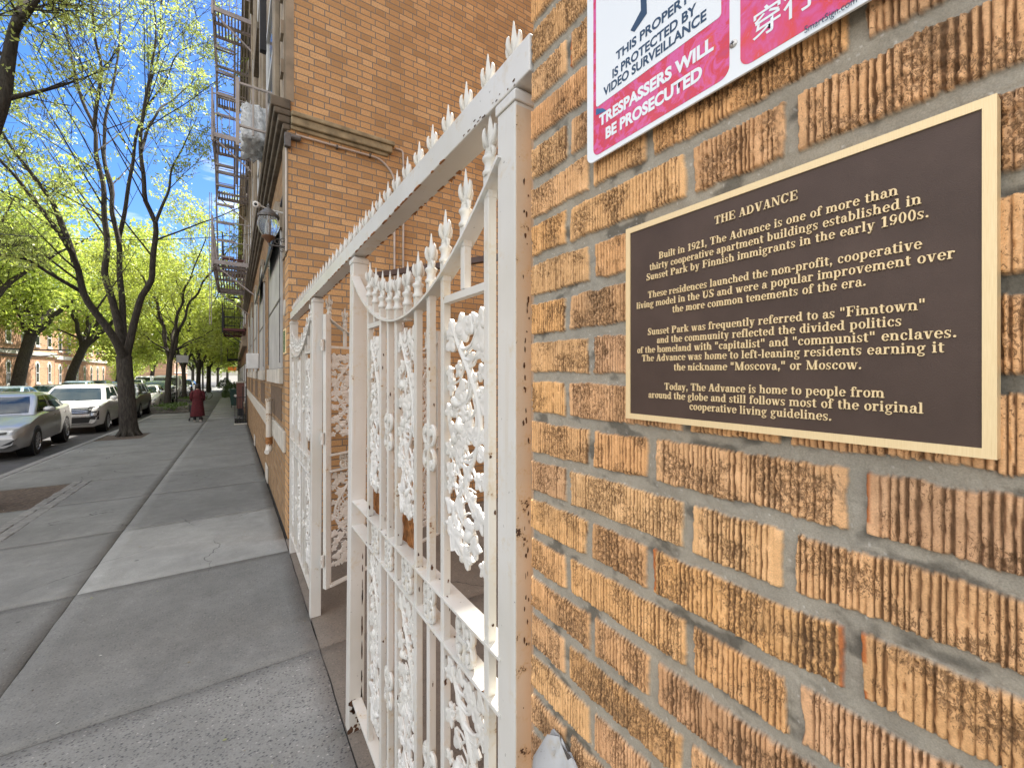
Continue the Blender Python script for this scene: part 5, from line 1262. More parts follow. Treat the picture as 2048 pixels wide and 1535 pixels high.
# opposite side, sunlit
M['band'] = plain('pale_painted_stone', (0.52, 0.50, 0.46), 0.8, 0, 0.12)
row_house('brick_row_building', 'sunlit red brick building with arched ground windows behind the leaning trunks', 40, 66, 10.5, -16.4, 12, M['brick_far'], 1, M['win_white'], 3, 8, 'row of brick buildings opposite', 0.5, M['band'], True)
row_house('brick_row_building', 'far red brick building with pale arches beside the round green tree', 66.1, 88, 10.3, -16.4, 12, M['brick_far'], 1, M['win_white'], 3, 7, 'row of brick buildings opposite', 0.5, M['band'], True)
row_house('brick_row_building', 'shadowed brick building seen only at the left edge of the street', 12, 39.9, 10.8, -16.4, 12, M['brick_far'], 1, M['win_white'], 3, 8, 'row of brick buildings opposite', 0.5, M['band'], True)
row_house('brick_row_building', 'distant tall apartment block at the end of the street', 150, 190, 15, -14.0, 14, M['brick_far'], 1, M['win_white'], 5, 10, 'row of brick buildings opposite', 0.0, M['band'], False)

# scraps blown about the pavement: bud scales, leaf bits, paper
rg = np.random.default_rng(88); n = 420
xs_ = rg.uniform(-3.1, 0.40, n); ys_ = 0.9 + 19 * rg.uniform(0, 1, n) ** 1.7; k_ = rg.uniform(0.003, 0.011, n)
V = []; F_ = []; Cc = []
for i in range(n):
    an = rg.uniform(0, 6.28); g_ = gz(ys_[i]) + 0.0035
    for j in range(4):
        a_ = an + 1.57 * j; q = k_[i] * (1.0 if j % 2 else rg.uniform(0.3, 0.6)); V.append((xs_[i] + q * math.cos(a_), ys_[i] + q * math.sin(a_), g_ + rg.uniform(0, 0.003)))
    F_.append((4 * i, 4 * i + 1, 4 * i + 2, 4 * i + 3)); c_ = ((0.45, 0.44, 0.40), (0.20, 0.16, 0.08), (0.07, 0.05, 0.035), (0.24, 0.26, 0.10))[rg.integers(0, 4)]; Cc += [c_ + (1,)] * 4
o = np_mesh('pavement_litter', np.array(V), np.array(F_), None or NT('litter_scraps').mat, None, {'tone': np.array(Cc)}); o['kind'] = 'stuff'
_t = o.data.materials[0].node_tree; _a = _t.nodes.new('ShaderNodeAttribute'); _a.attribute_name = 'tone'; _t.links.new(_a.outputs['Color'], _t.nodes['Principled BSDF'].inputs['Base Color'])
# ================================================================== trees
t = NT('young_locust_leaf'); at = t.n('ShaderNodeAttribute', attribute_name='tone')
dif = t.n('ShaderNodeBsdfDiffuse'); tr = t.n('ShaderNodeBsdfTranslucent'); mixs = t.n('ShaderNodeMixShader'); mixs.inputs[0].default_value = 0.55
gl = t.n('ShaderNodeBsdfGlossy'); gl.inputs['Roughness'].default_value = 0.45; mg = t.n('ShaderNodeMixShader'); mg.inputs[0].default_value = 0.06
t.t.links.new(at.outputs['Color'], dif.inputs[0]); t.t.links.new(at.outputs['Color'], tr.inputs[0])
t.t.links.new(dif.outputs[0], mixs.inputs[1]); t.t.links.new(tr.outputs[0], mixs.inputs[2]); t.t.links.new(mixs.outputs[0], mg.inputs[1]); t.t.links.new(gl.outputs[0], mg.inputs[2])
t.t.links.new(mg.outputs[0], t.out.inputs[0]); M['leaf'] = t.mat
t = NT('furrowed_bark'); c = t.coord('Object', scale=(1, 1, 0.22)); n1 = t.noise(c, 26, 6, 0.65, 0.5); n2 = t.noise(t.coord('Object'), 2.2, 4)
t.set(Base_Color=t.mix(n2, t.ramp(n1, [(0.34, (0.018, 0.014, 0.012)), (0.66, (0.060, 0.048, 0.038))]), t.ramp(n1, [(0.34, (0.024, 0.021, 0.017)), (0.66, (0.078, 0.070, 0.056))])), Roughness=0.95)
t.bump(n1, 0.9, 0.03); M['bark'] = t.mat

def catmull(pts, step=0.18):
    P = [np.array(p, float) for p in pts]; P = [2 * P[0] - P[1]] + P + [2 * P[-1] - P[-2]]; out = []
    for i in range(1, len(P) - 2):
        n = max(2, int(np.linalg.norm(P[i + 1][:3] - P[i][:3]) / step))
        for k in range(n):
            u = k / n; a, b, c_, d = P[i - 1], P[i], P[i + 1], P[i + 2]
            out.append(0.5 * ((2 * b) + (-a + c_) * u + (2 * a - 5 * b + 4 * c_ - d) * u * u + (-a + 3 * b - 3 * c_ + d) * u ** 3))
    out.append(P[-2]); return out

class Tree:
    def __init__(s, seed): s.rng = np.random.default_rng(seed); s.mb = MB(); s.tips = []
    def limb(s, pts, r0, r1, wig=0.0, n=8, kids=0, gen=0, spread=1.0, leaf_from=0.5, up=0.25):
        """pts: control points (x,y,z); grows side shoots along its outer part"""
        P = catmull(pts, 0.22 if gen < 2 else 0.3); N = len(P)
        if wig:
            ph = s.rng.uniform(0, 6.28, 3)
            for i, p in enumerate(P):
                f = wig * math.sin(math.pi * min(1, i / N * 1.3)); p += f * np.array([math.sin(i * 0.9 + ph[0]), math.sin(i * 0.8 + ph[1]), 0.5 * math.sin(i * 1.1 + ph[2])])
        rad = [r0 + (r1 - r0) * (i / (N - 1)) ** 0.8 for i in range(N)]
        s.mb.tube(P, rad, n if gen < 2 else 5, caps=True)
        L = sum(np.linalg.norm(P[i + 1] - P[i]) for i in range(N - 1))
        for k in range(kids):
            u = 0.25 + 0.75 * (k + s.rng.uniform(0, 1)) / kids; i = min(N - 2, int(u * (N - 1)))
            d = P[i + 1] - P[i]; d /= (np.linalg.norm(d) + 1e-9)
            side = s.rng.normal(size=3); side -= d * side.dot(d); side /= np.linalg.norm(side)
            dirn = d * 0.75 + side * 0.85 * spread + np.array([0, 0, up]); dirn /= np.linalg.norm(dirn)
            l = L * s.rng.uniform(0.30, 0.55) * (1.1 - 0.5 * u)
            if l < 0.35: l = 0.35
            p0 = P[i]; bend = s.rng.normal(size=3) * 0.18 * l
            q = [p0, p0 + dirn * l * 0.5 + bend * 0.5, p0 + dirn * l + bend + np.array([0, 0, up * 0.3 * l])]
            s.limb(q, max(0.006, rad[i] * 0.40), 0.0035, wig * 0.6, 6, {0: 5, 1: 4, 2: 0}.get(gen, 0), gen + 1, spread, 0.2, up * 0.8)
        if gen >= 1:
            a = int(N * (0.35 if gen == 1 else 0.1))
            for i in range(a, N): s.tips.append((P[i], gen))
    def leaves(s, per, size, spread, tone, droop=0.35, limit=40000, keep=None, long=2.0):
        T = np.array([t_[0] for t_ in s.tips])
        if keep is not None: T = T[keep(T)]
        n = min(limit, len(T) * per); pick = s.rng.integers(0, len(T), max(1, n // 9)); idx = np.repeat(pick, 9)[:n]; n = len(idx)
        c = T[idx] + np.repeat(s.rng.normal(size=(len(pick), 3)) * spread, 9, 0)[:n] + s.rng.normal(size=(n, 3)) * spread * 0.55 * np.array([1, 1, 0.6])
        d = s.rng.normal(size=(n, 3)); d[:, 2] -= droop; d /= np.linalg.norm(d, axis=1)[:, None]
        e = np.cross(d, s.rng.normal(size=(n, 3))); e /= np.linalg.norm(e, axis=1)[:, None]
        sz = size * s.rng.uniform(0.6, 1.3, n)[:, None]
        a = d * sz * long; b = e * sz * 0.42
        nrm = np.cross(d, e) * sz * 0.2
        V = np.stack([c, c + a * 0.45 + b + nrm, c + a, c + a * 0.45 - b + nrm], 1).reshape(-1, 3)
        F = np.arange(n * 4).reshape(-1, 4)
        clump = vnoise(c[:, 0] * 1.2 + c[:, 2], c[:, 1] * 1.2 - c[:, 2] * 0.7, 3)
        k = (0.78 + 0.44 * clump + s.rng.uniform(-0.18, 0.18, n))[:, None]
        yel = s.rng.uniform(0, 1, n)[:, None]
        col = (np.array(tone) * (1 - 0.3 * yel) + np.array(tone) * np.array([1.35, 1.1, 0.8]) * 0.3 * yel) * k
        C = np.repeat(np.concatenate([col, np.ones((n, 1))], 1), 4, 0)
        return V, F, C
    def finish(s, name, label, base, leafargs, group=None, extra=None):
        root = thing(name, label, 'tree', tuple(base), 0, group); b = np.array(base)
        s.mb.v = [tuple(np.array(v) - b) for v in s.mb.v]
        s.mb.build('trunk', M['bark'], root, smooth=75)
        V, F, C = s.leaves(**leafargs)
        np_mesh('crown', V - b, F, M['leaf'], root, {'tone': C})
        return root

def pxw(px, py, Y):
    """where the view through a photo pixel meets the vertical plane at street distance Y"""
    r = (px - CX_PX) / F_PX; u = -(py - HY_PX) / F_PX; c, s = math.cos(YAW), math.sin(YAW)
    d = (c * r + s, -s * r + c, u); k = Y / d[1]; return (d[0] * k, Y, CZ + d[2] * k)

LOCUST = (0.40, 0.49, 0.075)
# ---- the big locust by the parked cars: every limb measured
T1 = Tree(5); Y0 = 16.9
def path(pp, dy0, dy1):
    n = len(pp); return [pxw(px, py, Y0 + dy0 + (dy1 - dy0) * i / (n - 1)) for i, (px, py) in enumerate(pp)]
T1.limb([pxw(258, 874, Y0), pxw(257, 845, Y0), pxw(254, 800, Y0), pxw(250, 745, Y0), pxw(248, 712, Y0)], 0.225, 0.185, 0, 14)
for k in range(9):
    an = 2 * math.pi * k / 9 + 0.2; q = pxw(258, 868, Y0)
    T1.mb.tube([(q[0] + 0.10 * math.cos(an), q[1] + 0.10 * math.sin(an), q[2] + 0.42), (q[0] + 0.17 * math.cos(an), q[1] + 0.17 * math.sin(an), q[2] + 0.10), (q[0] + 0.30 * math.cos(an + .1), q[1] + 0.30 * math.sin(an + .1), q[2] - 0.06)], [0.09, 0.07, 0.035], 8)
T1.limb(path([(248, 725), (236, 690), (203, 640), (168, 586), (150, 525), (130, 480), (75, 410), (30, 352), (-20, 300), (-70, 240)], 0, -2.5), 0.118, 0.020, 0.02, 10, 9)
T1.limb(path([(150, 525), (128, 455), (109, 412), (60, 345), (18, 285), (-30, 210), (-60, 150)], -0.9, -1.2), 0.080, 0.014, 0.03, 8, 8)
T1.limb(path([(247, 715), (238, 655), (222, 594), (211, 547), (213, 480), (205, 370), (193, 305), (188, 255), (165, 200), (148, 140), (130, 40), (118, -40), (110, -120)], 0, 1.4), 0.108, 0.013, 0.02, 10, 13)
T1.limb(path([(188, 255), (198, 180), (200, 120), (184, 30), (180, -60), (190, -140)], 0.7, -0.8), 0.055, 0.010, 0.03, 8, 8)
T1.limb(path([(249, 715), (246, 640), (241, 560), (236, 480), (224, 415), (222, 370), (207, 300), (215, 220), (232, 140), (240, 60), (236, -60)], 0, 2.4), 0.095, 0.011, 0.02, 10, 12)
T1.limb(path([(236, 485), (246, 440), (258, 372), (268, 300), (277, 262), (290, 220), (304, 160), (320, 90), (322, 10), (330, -80)], 1.1, 0.2), 0.065, 0.010, 0.02, 8, 9)
T1.limb(path([(290, 220), (325, 170), (355, 110), (380, 95), (428, 82)], 0.5, -0.6), 0.035, 0.008, 0.02, 6, 6)
T1.limb(path([(252, 715), (268, 648), (283, 592), (303, 560), (307, 500), (311, 445), (292, 402), (286, 350), (282, 300), (284, 240), (300, 150), (312, 60), (300, -40)], 0, -1.3), 0.105, 0.011, 0.015, 10, 12)
T1.limb(path([(311, 445), (330, 400), (345, 340), (372, 280), (392, 240)], -0.6, 0.4), 0.05, 0.01, 0.03, 6, 7)
T1.limb(path([(282, 300), (310, 230), (345, 200), (385, 165)], -0.9, 0.9), 0.05, 0.01, 0.03, 6, 6)
T1.limb(path([(168, 586), (120, 560), (60, 520), (0, 510), (-60, 480)], -0.7, -2.6), 0.06, 0.012, 0.03, 7, 7)
T1.finish('locust_tree', 'large dark trunked locust tree dividing into five limbs beside the white SUV', pxw(258, 868, Y0),
          dict(per=14, size=0.047, spread=0.12, tone=(0.40, 0.50, 0.13), limit=25000))

def street_tree(seed, x, y, h, lean, r, label, nl, group, tone=LOCUST, size=0.10, fork=0.28, wide=0.34, name='locust_tree', base_z=None):
    T_ = Tree(seed); rg = T_.rng; g = gz(y) if base_z is None else base_z
    f = np.array([x + lean[0] * fork, y + lean[1] * fork, g + h * fork])
    T_.limb([(x, y, g - 0.1), (x + lean[0] * fork * 0.4, y + lean[1] * fork * 0.4, g + h * fork * 0.5), tuple(f)], r, r * 0.8, 0.01, 10)
    T_.mb.tube([(x, y, g + 0.35), (x, y, g + 0.1), (x, y, g - 0.05)], [r * 1.0, r * 1.2, r * 1.5], 10)
    for k in range(5):
        an = 2 * math.pi * (k + rg.uniform(-.3, .3)) / 5; w_ = h * wide * rg.uniform(0.7, 1.1)
        e = f + np.array([w_ * math.cos(an) + lean[0] * 0.6, w_ * math.sin(an) + lean[1] * 0.6, h * (1 - fork) * rg.uniform(0.75, 1.05)])
        m_ = f + (e - f) * np.array([0.35, 0.35, 0.45]) + rg.normal(size=3) * 0.2
        T_.limb([tuple(f - np.array([0, 0, 0.15])), tuple(m_), tuple(e)], r * 0.6, 0.02, 0.06, 7, 8)
    for k in range(3):
        an = rg.uniform(0, 6.28); w_ = h * wide * 1.0
        e = f + np.array([w_ * math.cos(an), w_ * math.sin(an), h * 0.22])
        T_.limb([tuple(f + np.array([0, 0, h * 0.05])), tuple(f + (e - f) * 0.5 + np.array([0, 0, 0.3])), tuple(e)], r * 0.3, 0.012, 0.05, 6, 6)
    T_.finish(name, label, (x, y, g), dict(per=12, size=size, spread=size * 3.0, tone=tone, limit=nl), group)
GT = 'street trees along the pavement'
street_tree(21, -2.95, 28.5, 9.5, (0.4, 0), 0.15, 'second locust trunk rising from the timber planter on the pavement', 24000, GT, size=0.068)
street_tree(22, -2.9, 37.5, 9, (-0.3, 0), 0.15, 'third slim locust trunk near the parked bicycles', 20000, GT, size=0.085)
street_tree(23, -2.7, 47, 9, (0.2, 0), 0.20, 'fourth street tree trunk beyond the walking person', 17000, GT, size=0.105)
street_tree(24, -2.5, 60, 9.5, (0.1, 0), 0.22, 'fifth street tree standing just before the sunlit crossing', 13000, GT, size=0.15)
street_tree(25, -2.5, 95, 10, (0, 0), 0.24, 'street tree standing beyond the sunlit crossing', 12000, GT, size=0.19)
street_tree(26, -1.2, 110, 12, (0, 0), 0.28, 'furthest street tree closing the end of the pavement', 12000, GT, size=0.25)
# near tree whose trunk stands in the pit just outside the picture
T2 = Tree(9); bx, by = -2.72, 7.9
T2.limb([(bx, by, gz(by) - 0.1), (bx, by, 1.2), (bx + 0.05, by + 0.05, 2.5), (bx + 0.0, by + 0.1, 3.4)], 0.24, 0.19, 0.0, 12)
T2.limb([(bx, by + 0.1, 3.3), pxw(-45, 330, 8.2), pxw(2, 200, 8.4), pxw(12, 150, 8.5), pxw(28, 60, 8.6), pxw(48, 0, 8.8), pxw(70, -90, 9.0)], 0.15, 0.03, 0.0, 10, 6)
T2.limb([pxw(28, 60, 8.6), pxw(60, 20, 8.2), pxw(100, -40, 8.0)], 0.06, 0.015, 0.01, 7, 5)
T2.limb([(bx, by + 0.1, 3.2), (bx - 1.2, by + 0.2, 4.6), (bx - 2.6, by + 0.3, 6.6)], 0.13, 0.02, 0.05, 8, 9)
T2.limb([(bx, by, 3.3), (bx - 0.4, by - 1.2, 5.0), (bx - 0.3, by - 2.4, 7.2)], 0.13, 0.02, 0.05, 8, 9)
T2.limb([(bx, by + 0.1, 3.4), (bx - 1.5, by + 0.2, 5.4), (bx - 2.6, by - 0.6, 8.0)], 0.10, 0.02, 0.05, 8, 9)
T2.finish('locust_tree', 'near locust tree whose limb enters the top left corner', (bx, by, gz(by)), dict(per=8, size=0.036, spread=0.11, tone=(0.44, 0.52, 0.13), limit=7000))
# opposite pavement: leaning old trunks with heavy crowns
GO = 'leaning trees on the opposite pavement'
street_tree(31, -13.2, 45.0, 13, (2.0, 0.5), 0.40, 'thick leaning trunk on the opposite pavement left of the white door', 19000, GO, tone=(0.36, 0.46, 0.075), size=0.15, fork=0.38, wide=0.42, name='plane_tree')
street_tree(32, -13.0, 55.0, 13, (3.4, 0), 0.38, 'strongly leaning trunk on the opposite pavement above the SUV roof', 19000, GO, tone=(0.36, 0.46, 0.075), size=0.16, fork=0.36, wide=0.42, name='plane_tree')
street_tree(33, -13.0, 36.5, 12, (1.2, 0), 0.42, 'shaded thick trunk at the left edge of the picture opposite', 19000, GO, tone=(0.36, 0.46, 0.075), size=0.14, fork=0.36, wide=0.46, name='plane_tree')
street_tree(34, -13.0, 76.0, 11, (1.0, 0), 0.36, 'distant tree on the opposite pavement past the arched windows', 18000, GO, tone=(0.36, 0.46, 0.075), size=0.2, fork=0.3, wide=0.45, name='plane_tree')
street_tree(35, -12.6, 100.0, 12, (1.0, 0), 0.36, 'far tree on the opposite pavement near the end block', 16000, GO, tone=(0.36, 0.46, 0.075), size=0.26, fork=0.3, wide=0.5, name='plane_tree')
street_tree(36, -14.3, 90.0, 4.6, (0, 0), 0.12, 'small round bright green tree beside the brick row', 9000, None, tone=(0.36, 0.46, 0.075), size=0.13, fork=0.25, wide=0.36, name='round_tree')
street_tree(37, -8.5, 130.0, 13, (0, 0), 0.36, 'pale tree at the far end of the street', 12000, None, tone=(0.21, 0.27, 0.06), size=0.3, fork=0.25, wide=0.5, name='plane_tree')
# ================================================================== cars
def paint(name, col, rough=0.28, metal=0.35):
    t = NT(name); t.set(Base_Color=col, Roughness=rough, Metallic=metal); t.b.inputs['Coat Weight'].default_value = 0.6; t.b.inputs['Coat Roughness'].default_value = 0.06
    c = t.coord('Object'); t.bump(t.noise(c, 1.5, 2), 0.03, 0.02); return t.mat
M['tyre'] = plain('tyre_rubber', (0.018, 0.018, 0.018), 0.85)
M['alloy'] = plain('alloy_wheel', (0.46, 0.46, 0.47), 0.3, 0.8, 0.1)
M['black_trim'] = plain('black_trim', (0.012, 0.012, 0.013), 0.4)
t = NT('car_window'); t.set(Base_Color=(0.012, 0.022, 0.022), Roughness=0.02); t.b.inputs['Specular IOR Level'].default_value = 0.5; M['car_glass'] = t.mat
t = NT('headlamp_lens'); t.set(Base_Color=(0.42, 0.43, 0.45), Roughness=0.12, Metallic=0.5); M['lamp'] = t.mat
t = NT('tail_lamp'); t.set(Base_Color=(0.35, 0.02, 0.02), Roughness=0.15); M['tail'] = t.mat
M['chrome'] = plain('chrome_trim', (0.6, 0.6, 0.6), 0.15, 0.9)
SEDAN = dict(L=4.8, W=0.91, wr=0.325, ax=(0.97, 3.77), top=[(0, .58), (.06, .70), (.22, .765), (.6, .84), (1.1, .93), (1.45, .975), (2.5, 1.0), (3.9, 1.03), (4.2, 1.06), (4.62, 1.05), (4.76, .98), (4.8, .82)],
             cab=[(0.94, 1.16, 4.42, .815), (0.99, 1.25, 4.34, .80), (1.20, 1.72, 3.92, .725), (1.36, 2.02, 3.56, .655), (1.43, 2.22, 3.36, .58), (1.462, 2.5, 3.05, .40)], pil=(2.66, 3.75), zb=.21)
SUV = dict(L=4.6, W=0.935, wr=0.36, ax=(0.92, 3.67), top=[(0, .66), (.05, .86), (.15, .97), (.5, 1.04), (1.0, 1.09), (1.3, 1.12), (2.5, 1.13), (3.8, 1.15), (4.4, 1.16), (4.56, 1.10), (4.6, .9)],
           cab=[(1.07, 1.05, 4.54, .85), (1.12, 1.13, 4.50, .835), (1.34, 1.52, 4.36, .77), (1.54, 1.82, 4.18, .70), (1.62, 2.0, 4.05, .64), (1.665, 2.4, 3.8, .45)], pil=(2.55, 3.5), zb=.25)
VAN = dict(L=5.2, W=0.98, wr=0.36, ax=(0.95, 4.1), top=[(0, .7), (.05, .95), (.2, 1.08), (.5, 1.14), (.8, 1.2), (1.2, 1.24), (3, 1.25), (5.0, 1.25), (5.15, 1.2), (5.2, .9)],
           cab=[(1.16, .62, 5.18, .93), (1.22, .70, 5.17, .92), (1.55, 1.05, 5.14, .89), (1.9, 1.38, 5.10, .85), (2.03, 1.6, 5.02, .80), (2.08, 2.0, 4.8, .6)], pil=(2.0, 2.9), zb=.25)
def interp(tab, y):
    for (a, b), (c_, d) in zip(tab, tab[1:]):
        if a <= y <= c_: return b + (d - b) * (y - a) / (c_ - a)
    return tab[-1][1]
def car(label, spec, mat, front, ang=0.0, group='cars parked along the near kerb', rear=False, emblem=False, plate=True, detail=True):
    """local y = 0 at the front bumper, growing to the back; the front faces the camera"""
    L, W, ax, wr, zb = spec['L'], spec['W'], spec['ax'], spec['wr'], spec['zb']
    root = thing('parked_car', label, 'car', front, ang, group)
    ys = sorted(set([0, .03, .08, .16, .3, .5] + [a[0] for a in spec['top']] + list(np.arange(.7, L - .3, .3)) + [L - .25, L - .12, L - .04, L]))
    def hw(y):
        f = min(1, y / 0.55); r = min(1, (L - y) / 0.5)
        return W * (1 - 0.16 * (1 - f) ** 2.2 - 0.12 * (1 - r) ** 2.2)
    vs = []; fs = []; n = 0
    for y in ys:
        zt = interp(spec['top'], y); w_ = hw(y); b = zb + (0.10 if y < 0.1 or y > L - 0.1 else 0.0)
        belt = zt - 0.05
        half = [(0, b), (w_ * .80, b), (w_ * .955, b + .06), (w_ * .985, b + .18), (w_, b + (zt - b) * .52), (w_ * .985, b + (zt - b) * .76), (w_ * .955, zt - .055), (w_ * .88, zt - .015), (w_ * .5, zt + .012), (0, zt + .022)]
        ring = half + [(-x, z) for x, z in reversed(half[1:-1])]
        n = len(ring); vs += [(x, y, z) for x, z in ring]
    for i in range(len(ys) - 1):
        for k in range(n): fs.append((i * n + k, i * n + (k + 1) % n, (i + 1) * n + (k + 1) % n, (i + 1) * n + k))
    fs.append(tuple(range(n - 1, -1, -1))); fs.append(tuple((len(ys) - 1) * n + k for k in range(n)))
    mb = MB(); mb.add(vs, fs); body = mb.build('body', mat, root, smooth=42)
    bvh = BVHTree.FromPolygons(vs, fs)
    # cabin
    mb = MB(); N = 44; b0 = 0; rings = []
    for (z, ya, yb, h) in spec['cab']:
        r_ = 0.16; pts = []
        segs = [((h - r_, ya), (-(h - r_), ya), 8)]
        cor = lambda cx, cy, st: [(cx + r_ * math.cos(R(st + 22.5 * k)), cy + r_ * math.sin(R(st + 22.5 * k))) for k in range(5)]
        pts += cor(h - r_, ya + r_, -90); pts += [(h, ya + r_ + (yb - ya - 2 * r_) * k / 13) for k in range(1, 13)]
        pts += cor(h - r_, yb - r_, 0); pts += [(h - r_ - 2 * (h - r_) * k / 7, yb) for k in range(1, 7)]
        pts += cor(-h + r_, yb - r_, 90); pts += [(-h, yb - r_ - (yb - ya - 2 * r_) * k / 13) for k in range(1, 13)]
        pts += cor(-h + r_, ya + r_, 180); pts += [(-h + r_ + 2 * (h - r_) * k / 7, ya) for k in range(1, 7)]
        rings.append((z, pts, ya, yb, h))
    n = len(rings[0][1]); vs = [(x, y - 0.05 * (1 - (x / max(h, .1)) ** 2) * (1 if y < (ya + yb) / 2 else -0.6), z) for (z, pts, ya, yb, h) in rings for (x, y) in pts]
    mb.v = vs
    for i in range(len(rings) - 1):
        for k in range(n):
            k2 = (k + 1) % n; f = (i * n + k, i * n + k2, (i + 1) * n + k2, (i + 1) * n + k)
            cx = sum(vs[j][0] for j in f) / 4; cy = sum(vs[j][1] for j in f) / 4
            ya, yb, h = [(rings[i][q] + rings[i + 1][q]) / 2 for q in (2, 3, 4)]
            corner = abs(cx) > h - 0.075 and (cy < ya + 0.15 or cy > yb - 0.15)
            pillar = abs(cx) > h - 0.1 and any(abs(cy - p) < 0.085 for p in spec['pil'])
            if spec is VAN and cy > 2.4 and abs(cx) > 0.5: pillar = True
            mb.f.append(f); mb.m.append(1 if (1 <= i <= 2 and not corner and not pillar) else 0)
    mb.f.append(tuple((len(rings) - 1) * n + k for k in range(n))); mb.m.append(0)
    mb.build('cabin', [mat, M['car_glass']], root, smooth=35)
    def decal(name, quad, mt, off=0.006, nu=8, nv=4, axis='y', sgn=1, parent=root):
        vs = []; fs = []
        for j in range(nv + 1):
            for i in range(nu + 1):
                u, v = i / nu, j / nv
                p = [(quad[0][q] * (1 - u) + quad[1][q] * u) * (1 - v) + (quad[3][q] * (1 - u) + quad[2][q] * u) * v for q in (0, 1)]
                if axis == 'y':
                    hit = bvh.ray_cast(Vector((p[0], -1 if sgn > 0 else L + 1, p[1])), Vector((0, sgn, 0)))
                    y = hit[0].y if hit[0] is not None else (0.3 if sgn > 0 else L - .3); vs.append((p[0], y - off * sgn, p[1]))
                else:
                    hit = bvh.ray_cast(Vector((2 * sgn, p[0], p[1])), Vector((-sgn, 0, 0)))
                    x = hit[0].x if hit[0] is not None else W * sgn; vs.append((x + off * sgn, p[0], p[1]))
        for j in range(nv):
            for i in range(nu): a = j * (nu + 1) + i; fs.append((a, a + 1, a + nu + 2, a + nu + 1))
        mb = MB(); mb.add(vs, fs); return mb.build(name, mt, parent, smooth=50)
    # wheels and arches
    for y in ax:
        for s_ in (1, -1):
            mb = MB(); Mx = Matrix.Translation((s_ * (W - .02), y, wr)) @ Matrix.Rotation(R(90 * s_), 4, 'Y')
            mb.lathe([(wr + .055, -.25), (wr + .055, .0225), (wr + .03, .0235), (0.02, .0235)], n=26, M=Mx); mb.build('wheel_arch', M['black_trim'], body)
            wh = bpy.data.objects.new('wheel', None); COL.objects.link(wh); wh.parent = root; wh.location = (s_ * (W - .10), y, wr)
            Mw = Matrix.Rotation(R(90 * s_), 4, 'Y')
            mb = MB(); mb.lathe([(wr * .66, -.10), (wr * .94, -.105), (wr, -.08), (wr, .085), (wr * .95, .112), (wr * .68, .116), (wr * .655, .09)], n=26, M=Mw); mb.build('tyre', M['tyre'], wh, smooth=45)
            mb = MB(); mb.lathe([(wr * .66, .07), (wr * .67, .112), (wr * .60, .114), (wr * .57, .075)], n=26, M=Mw); mb.lathe([(wr * .18, .06), (wr * .18, .105), (wr * .08, .112)], n=12, M=Mw)
            for k in range(10):
                an = 2 * math.pi * k / 10; mb.bar(tuple(Mw @ Vector((wr * .1 * math.cos(an), wr * .1 * math.sin(an), .092))), tuple(Mw @ Vector((wr * .62 * math.cos(an), wr * .62 * math.sin(an), .098))), .028, .028)
            mb.build('rim', M['alloy'], wh, smooth=45)
            mb = MB(); mb.lathe([(wr * .6, .02), (0.01, .021)], n=20, M=Mw); mb.build('brake_disc', M['black_trim'], wh)
    # front face
    if spec is SUV:
        decal('grille', [(-.62, .70), (.62, .70), (.70, .92), (-.70, .92)], M['black_trim'])
        for zz in (.75, .80, .86): decal('grille_bar', [(-.56, zz), (.56, zz), (.58, zz + .014), (-.58, zz + .014)], M['chrome'], .010, 8, 1)
        for s_ in (1, -1):
            decal('daytime_lamp', [(s_ * .56, .905), (s_ * .84, .935), (s_ * .85, .955), (s_ * .58, .945)], M['black_trim'], .007)
            decal('headlight_pod', [(s_ * .60, .52), (s_ * .84, .50), (s_ * .84, .80), (s_ * .64, .78)], M['black_trim'], .006)
            decal('headlight', [(s_ * .64, .64), (s_ * .80, .64), (s_ * .80, .74), (s_ * .66, .74)], M['lamp'], .014)
        decal('lower_intake', [(-.60, .40), (.60, .40), (.66, .60), (-.66, .60)], M['black_trim'])
        decal('skid_plate', [(-.62, .345), (.62, .345), (.66, .385), (-.66, .385)], M['chrome'])
        decal('bumper_bar', [(-.66, .612), (.66, .612), (.62, .645), (-.62, .645)], M['alloy'])
    elif spec is VAN:
        decal('grille', [(-.55, .72), (.55, .72), (.6, .90), (-.6, .90)], M['black_trim'])
        for s_ in (1, -1): decal('headlight', [(s_ * .62, .72), (s_ * .86, .74), (s_ * .88, .96), (s_ * .64, .92)], M['lamp'])
        decal('lower_intake', [(-.6, .42), (.6, .42), (.6, .54), (-.6, .54)], M['black_trim'])
    else:
        decal('grille', [(-.34, .56), (.34, .56), (.42, .65), (-.42, .65)], M['black_trim'])
        decal('grille_bar', [(-.40, .615), (.40, .615), (.41, .632), (-.41, .632)], M['chrome'], .011, 8, 1)
        for s_ in (1, -1):
            decal('headlight', [(s_ * .45, .575), (s_ * .76, .60), (s_ * .795, .72), (s_ * .50, .655)], M['lamp'], .006)
            decal('headlight', [(s_ * .54, .60), (s_ * .64, .61), (s_ * .65, .66), (s_ * .55, .645)], M['black_trim'], .010, 4, 3)
            decal('fog_recess', [(s_ * .56, .36), (s_ * .70, .38), (s_ * .80, .50), (s_ * .74, .47)], M['black_trim'])
        decal('lower_intake', [(-.50, .36), (.50, .36), (.44, .47), (-.44, .47)], M['black_trim'])
    if plate: decal('number_plate', [(-.16, .50), (.16, .50), (.16, .59), (-.16, .59)] if spec is SUV else [(-.16, .46), (.16, .46), (.16, .55), (-.16, .55)], plain('plain_plate', (0.62, 0.60, 0.50), 0.5), .016, 2, 2)
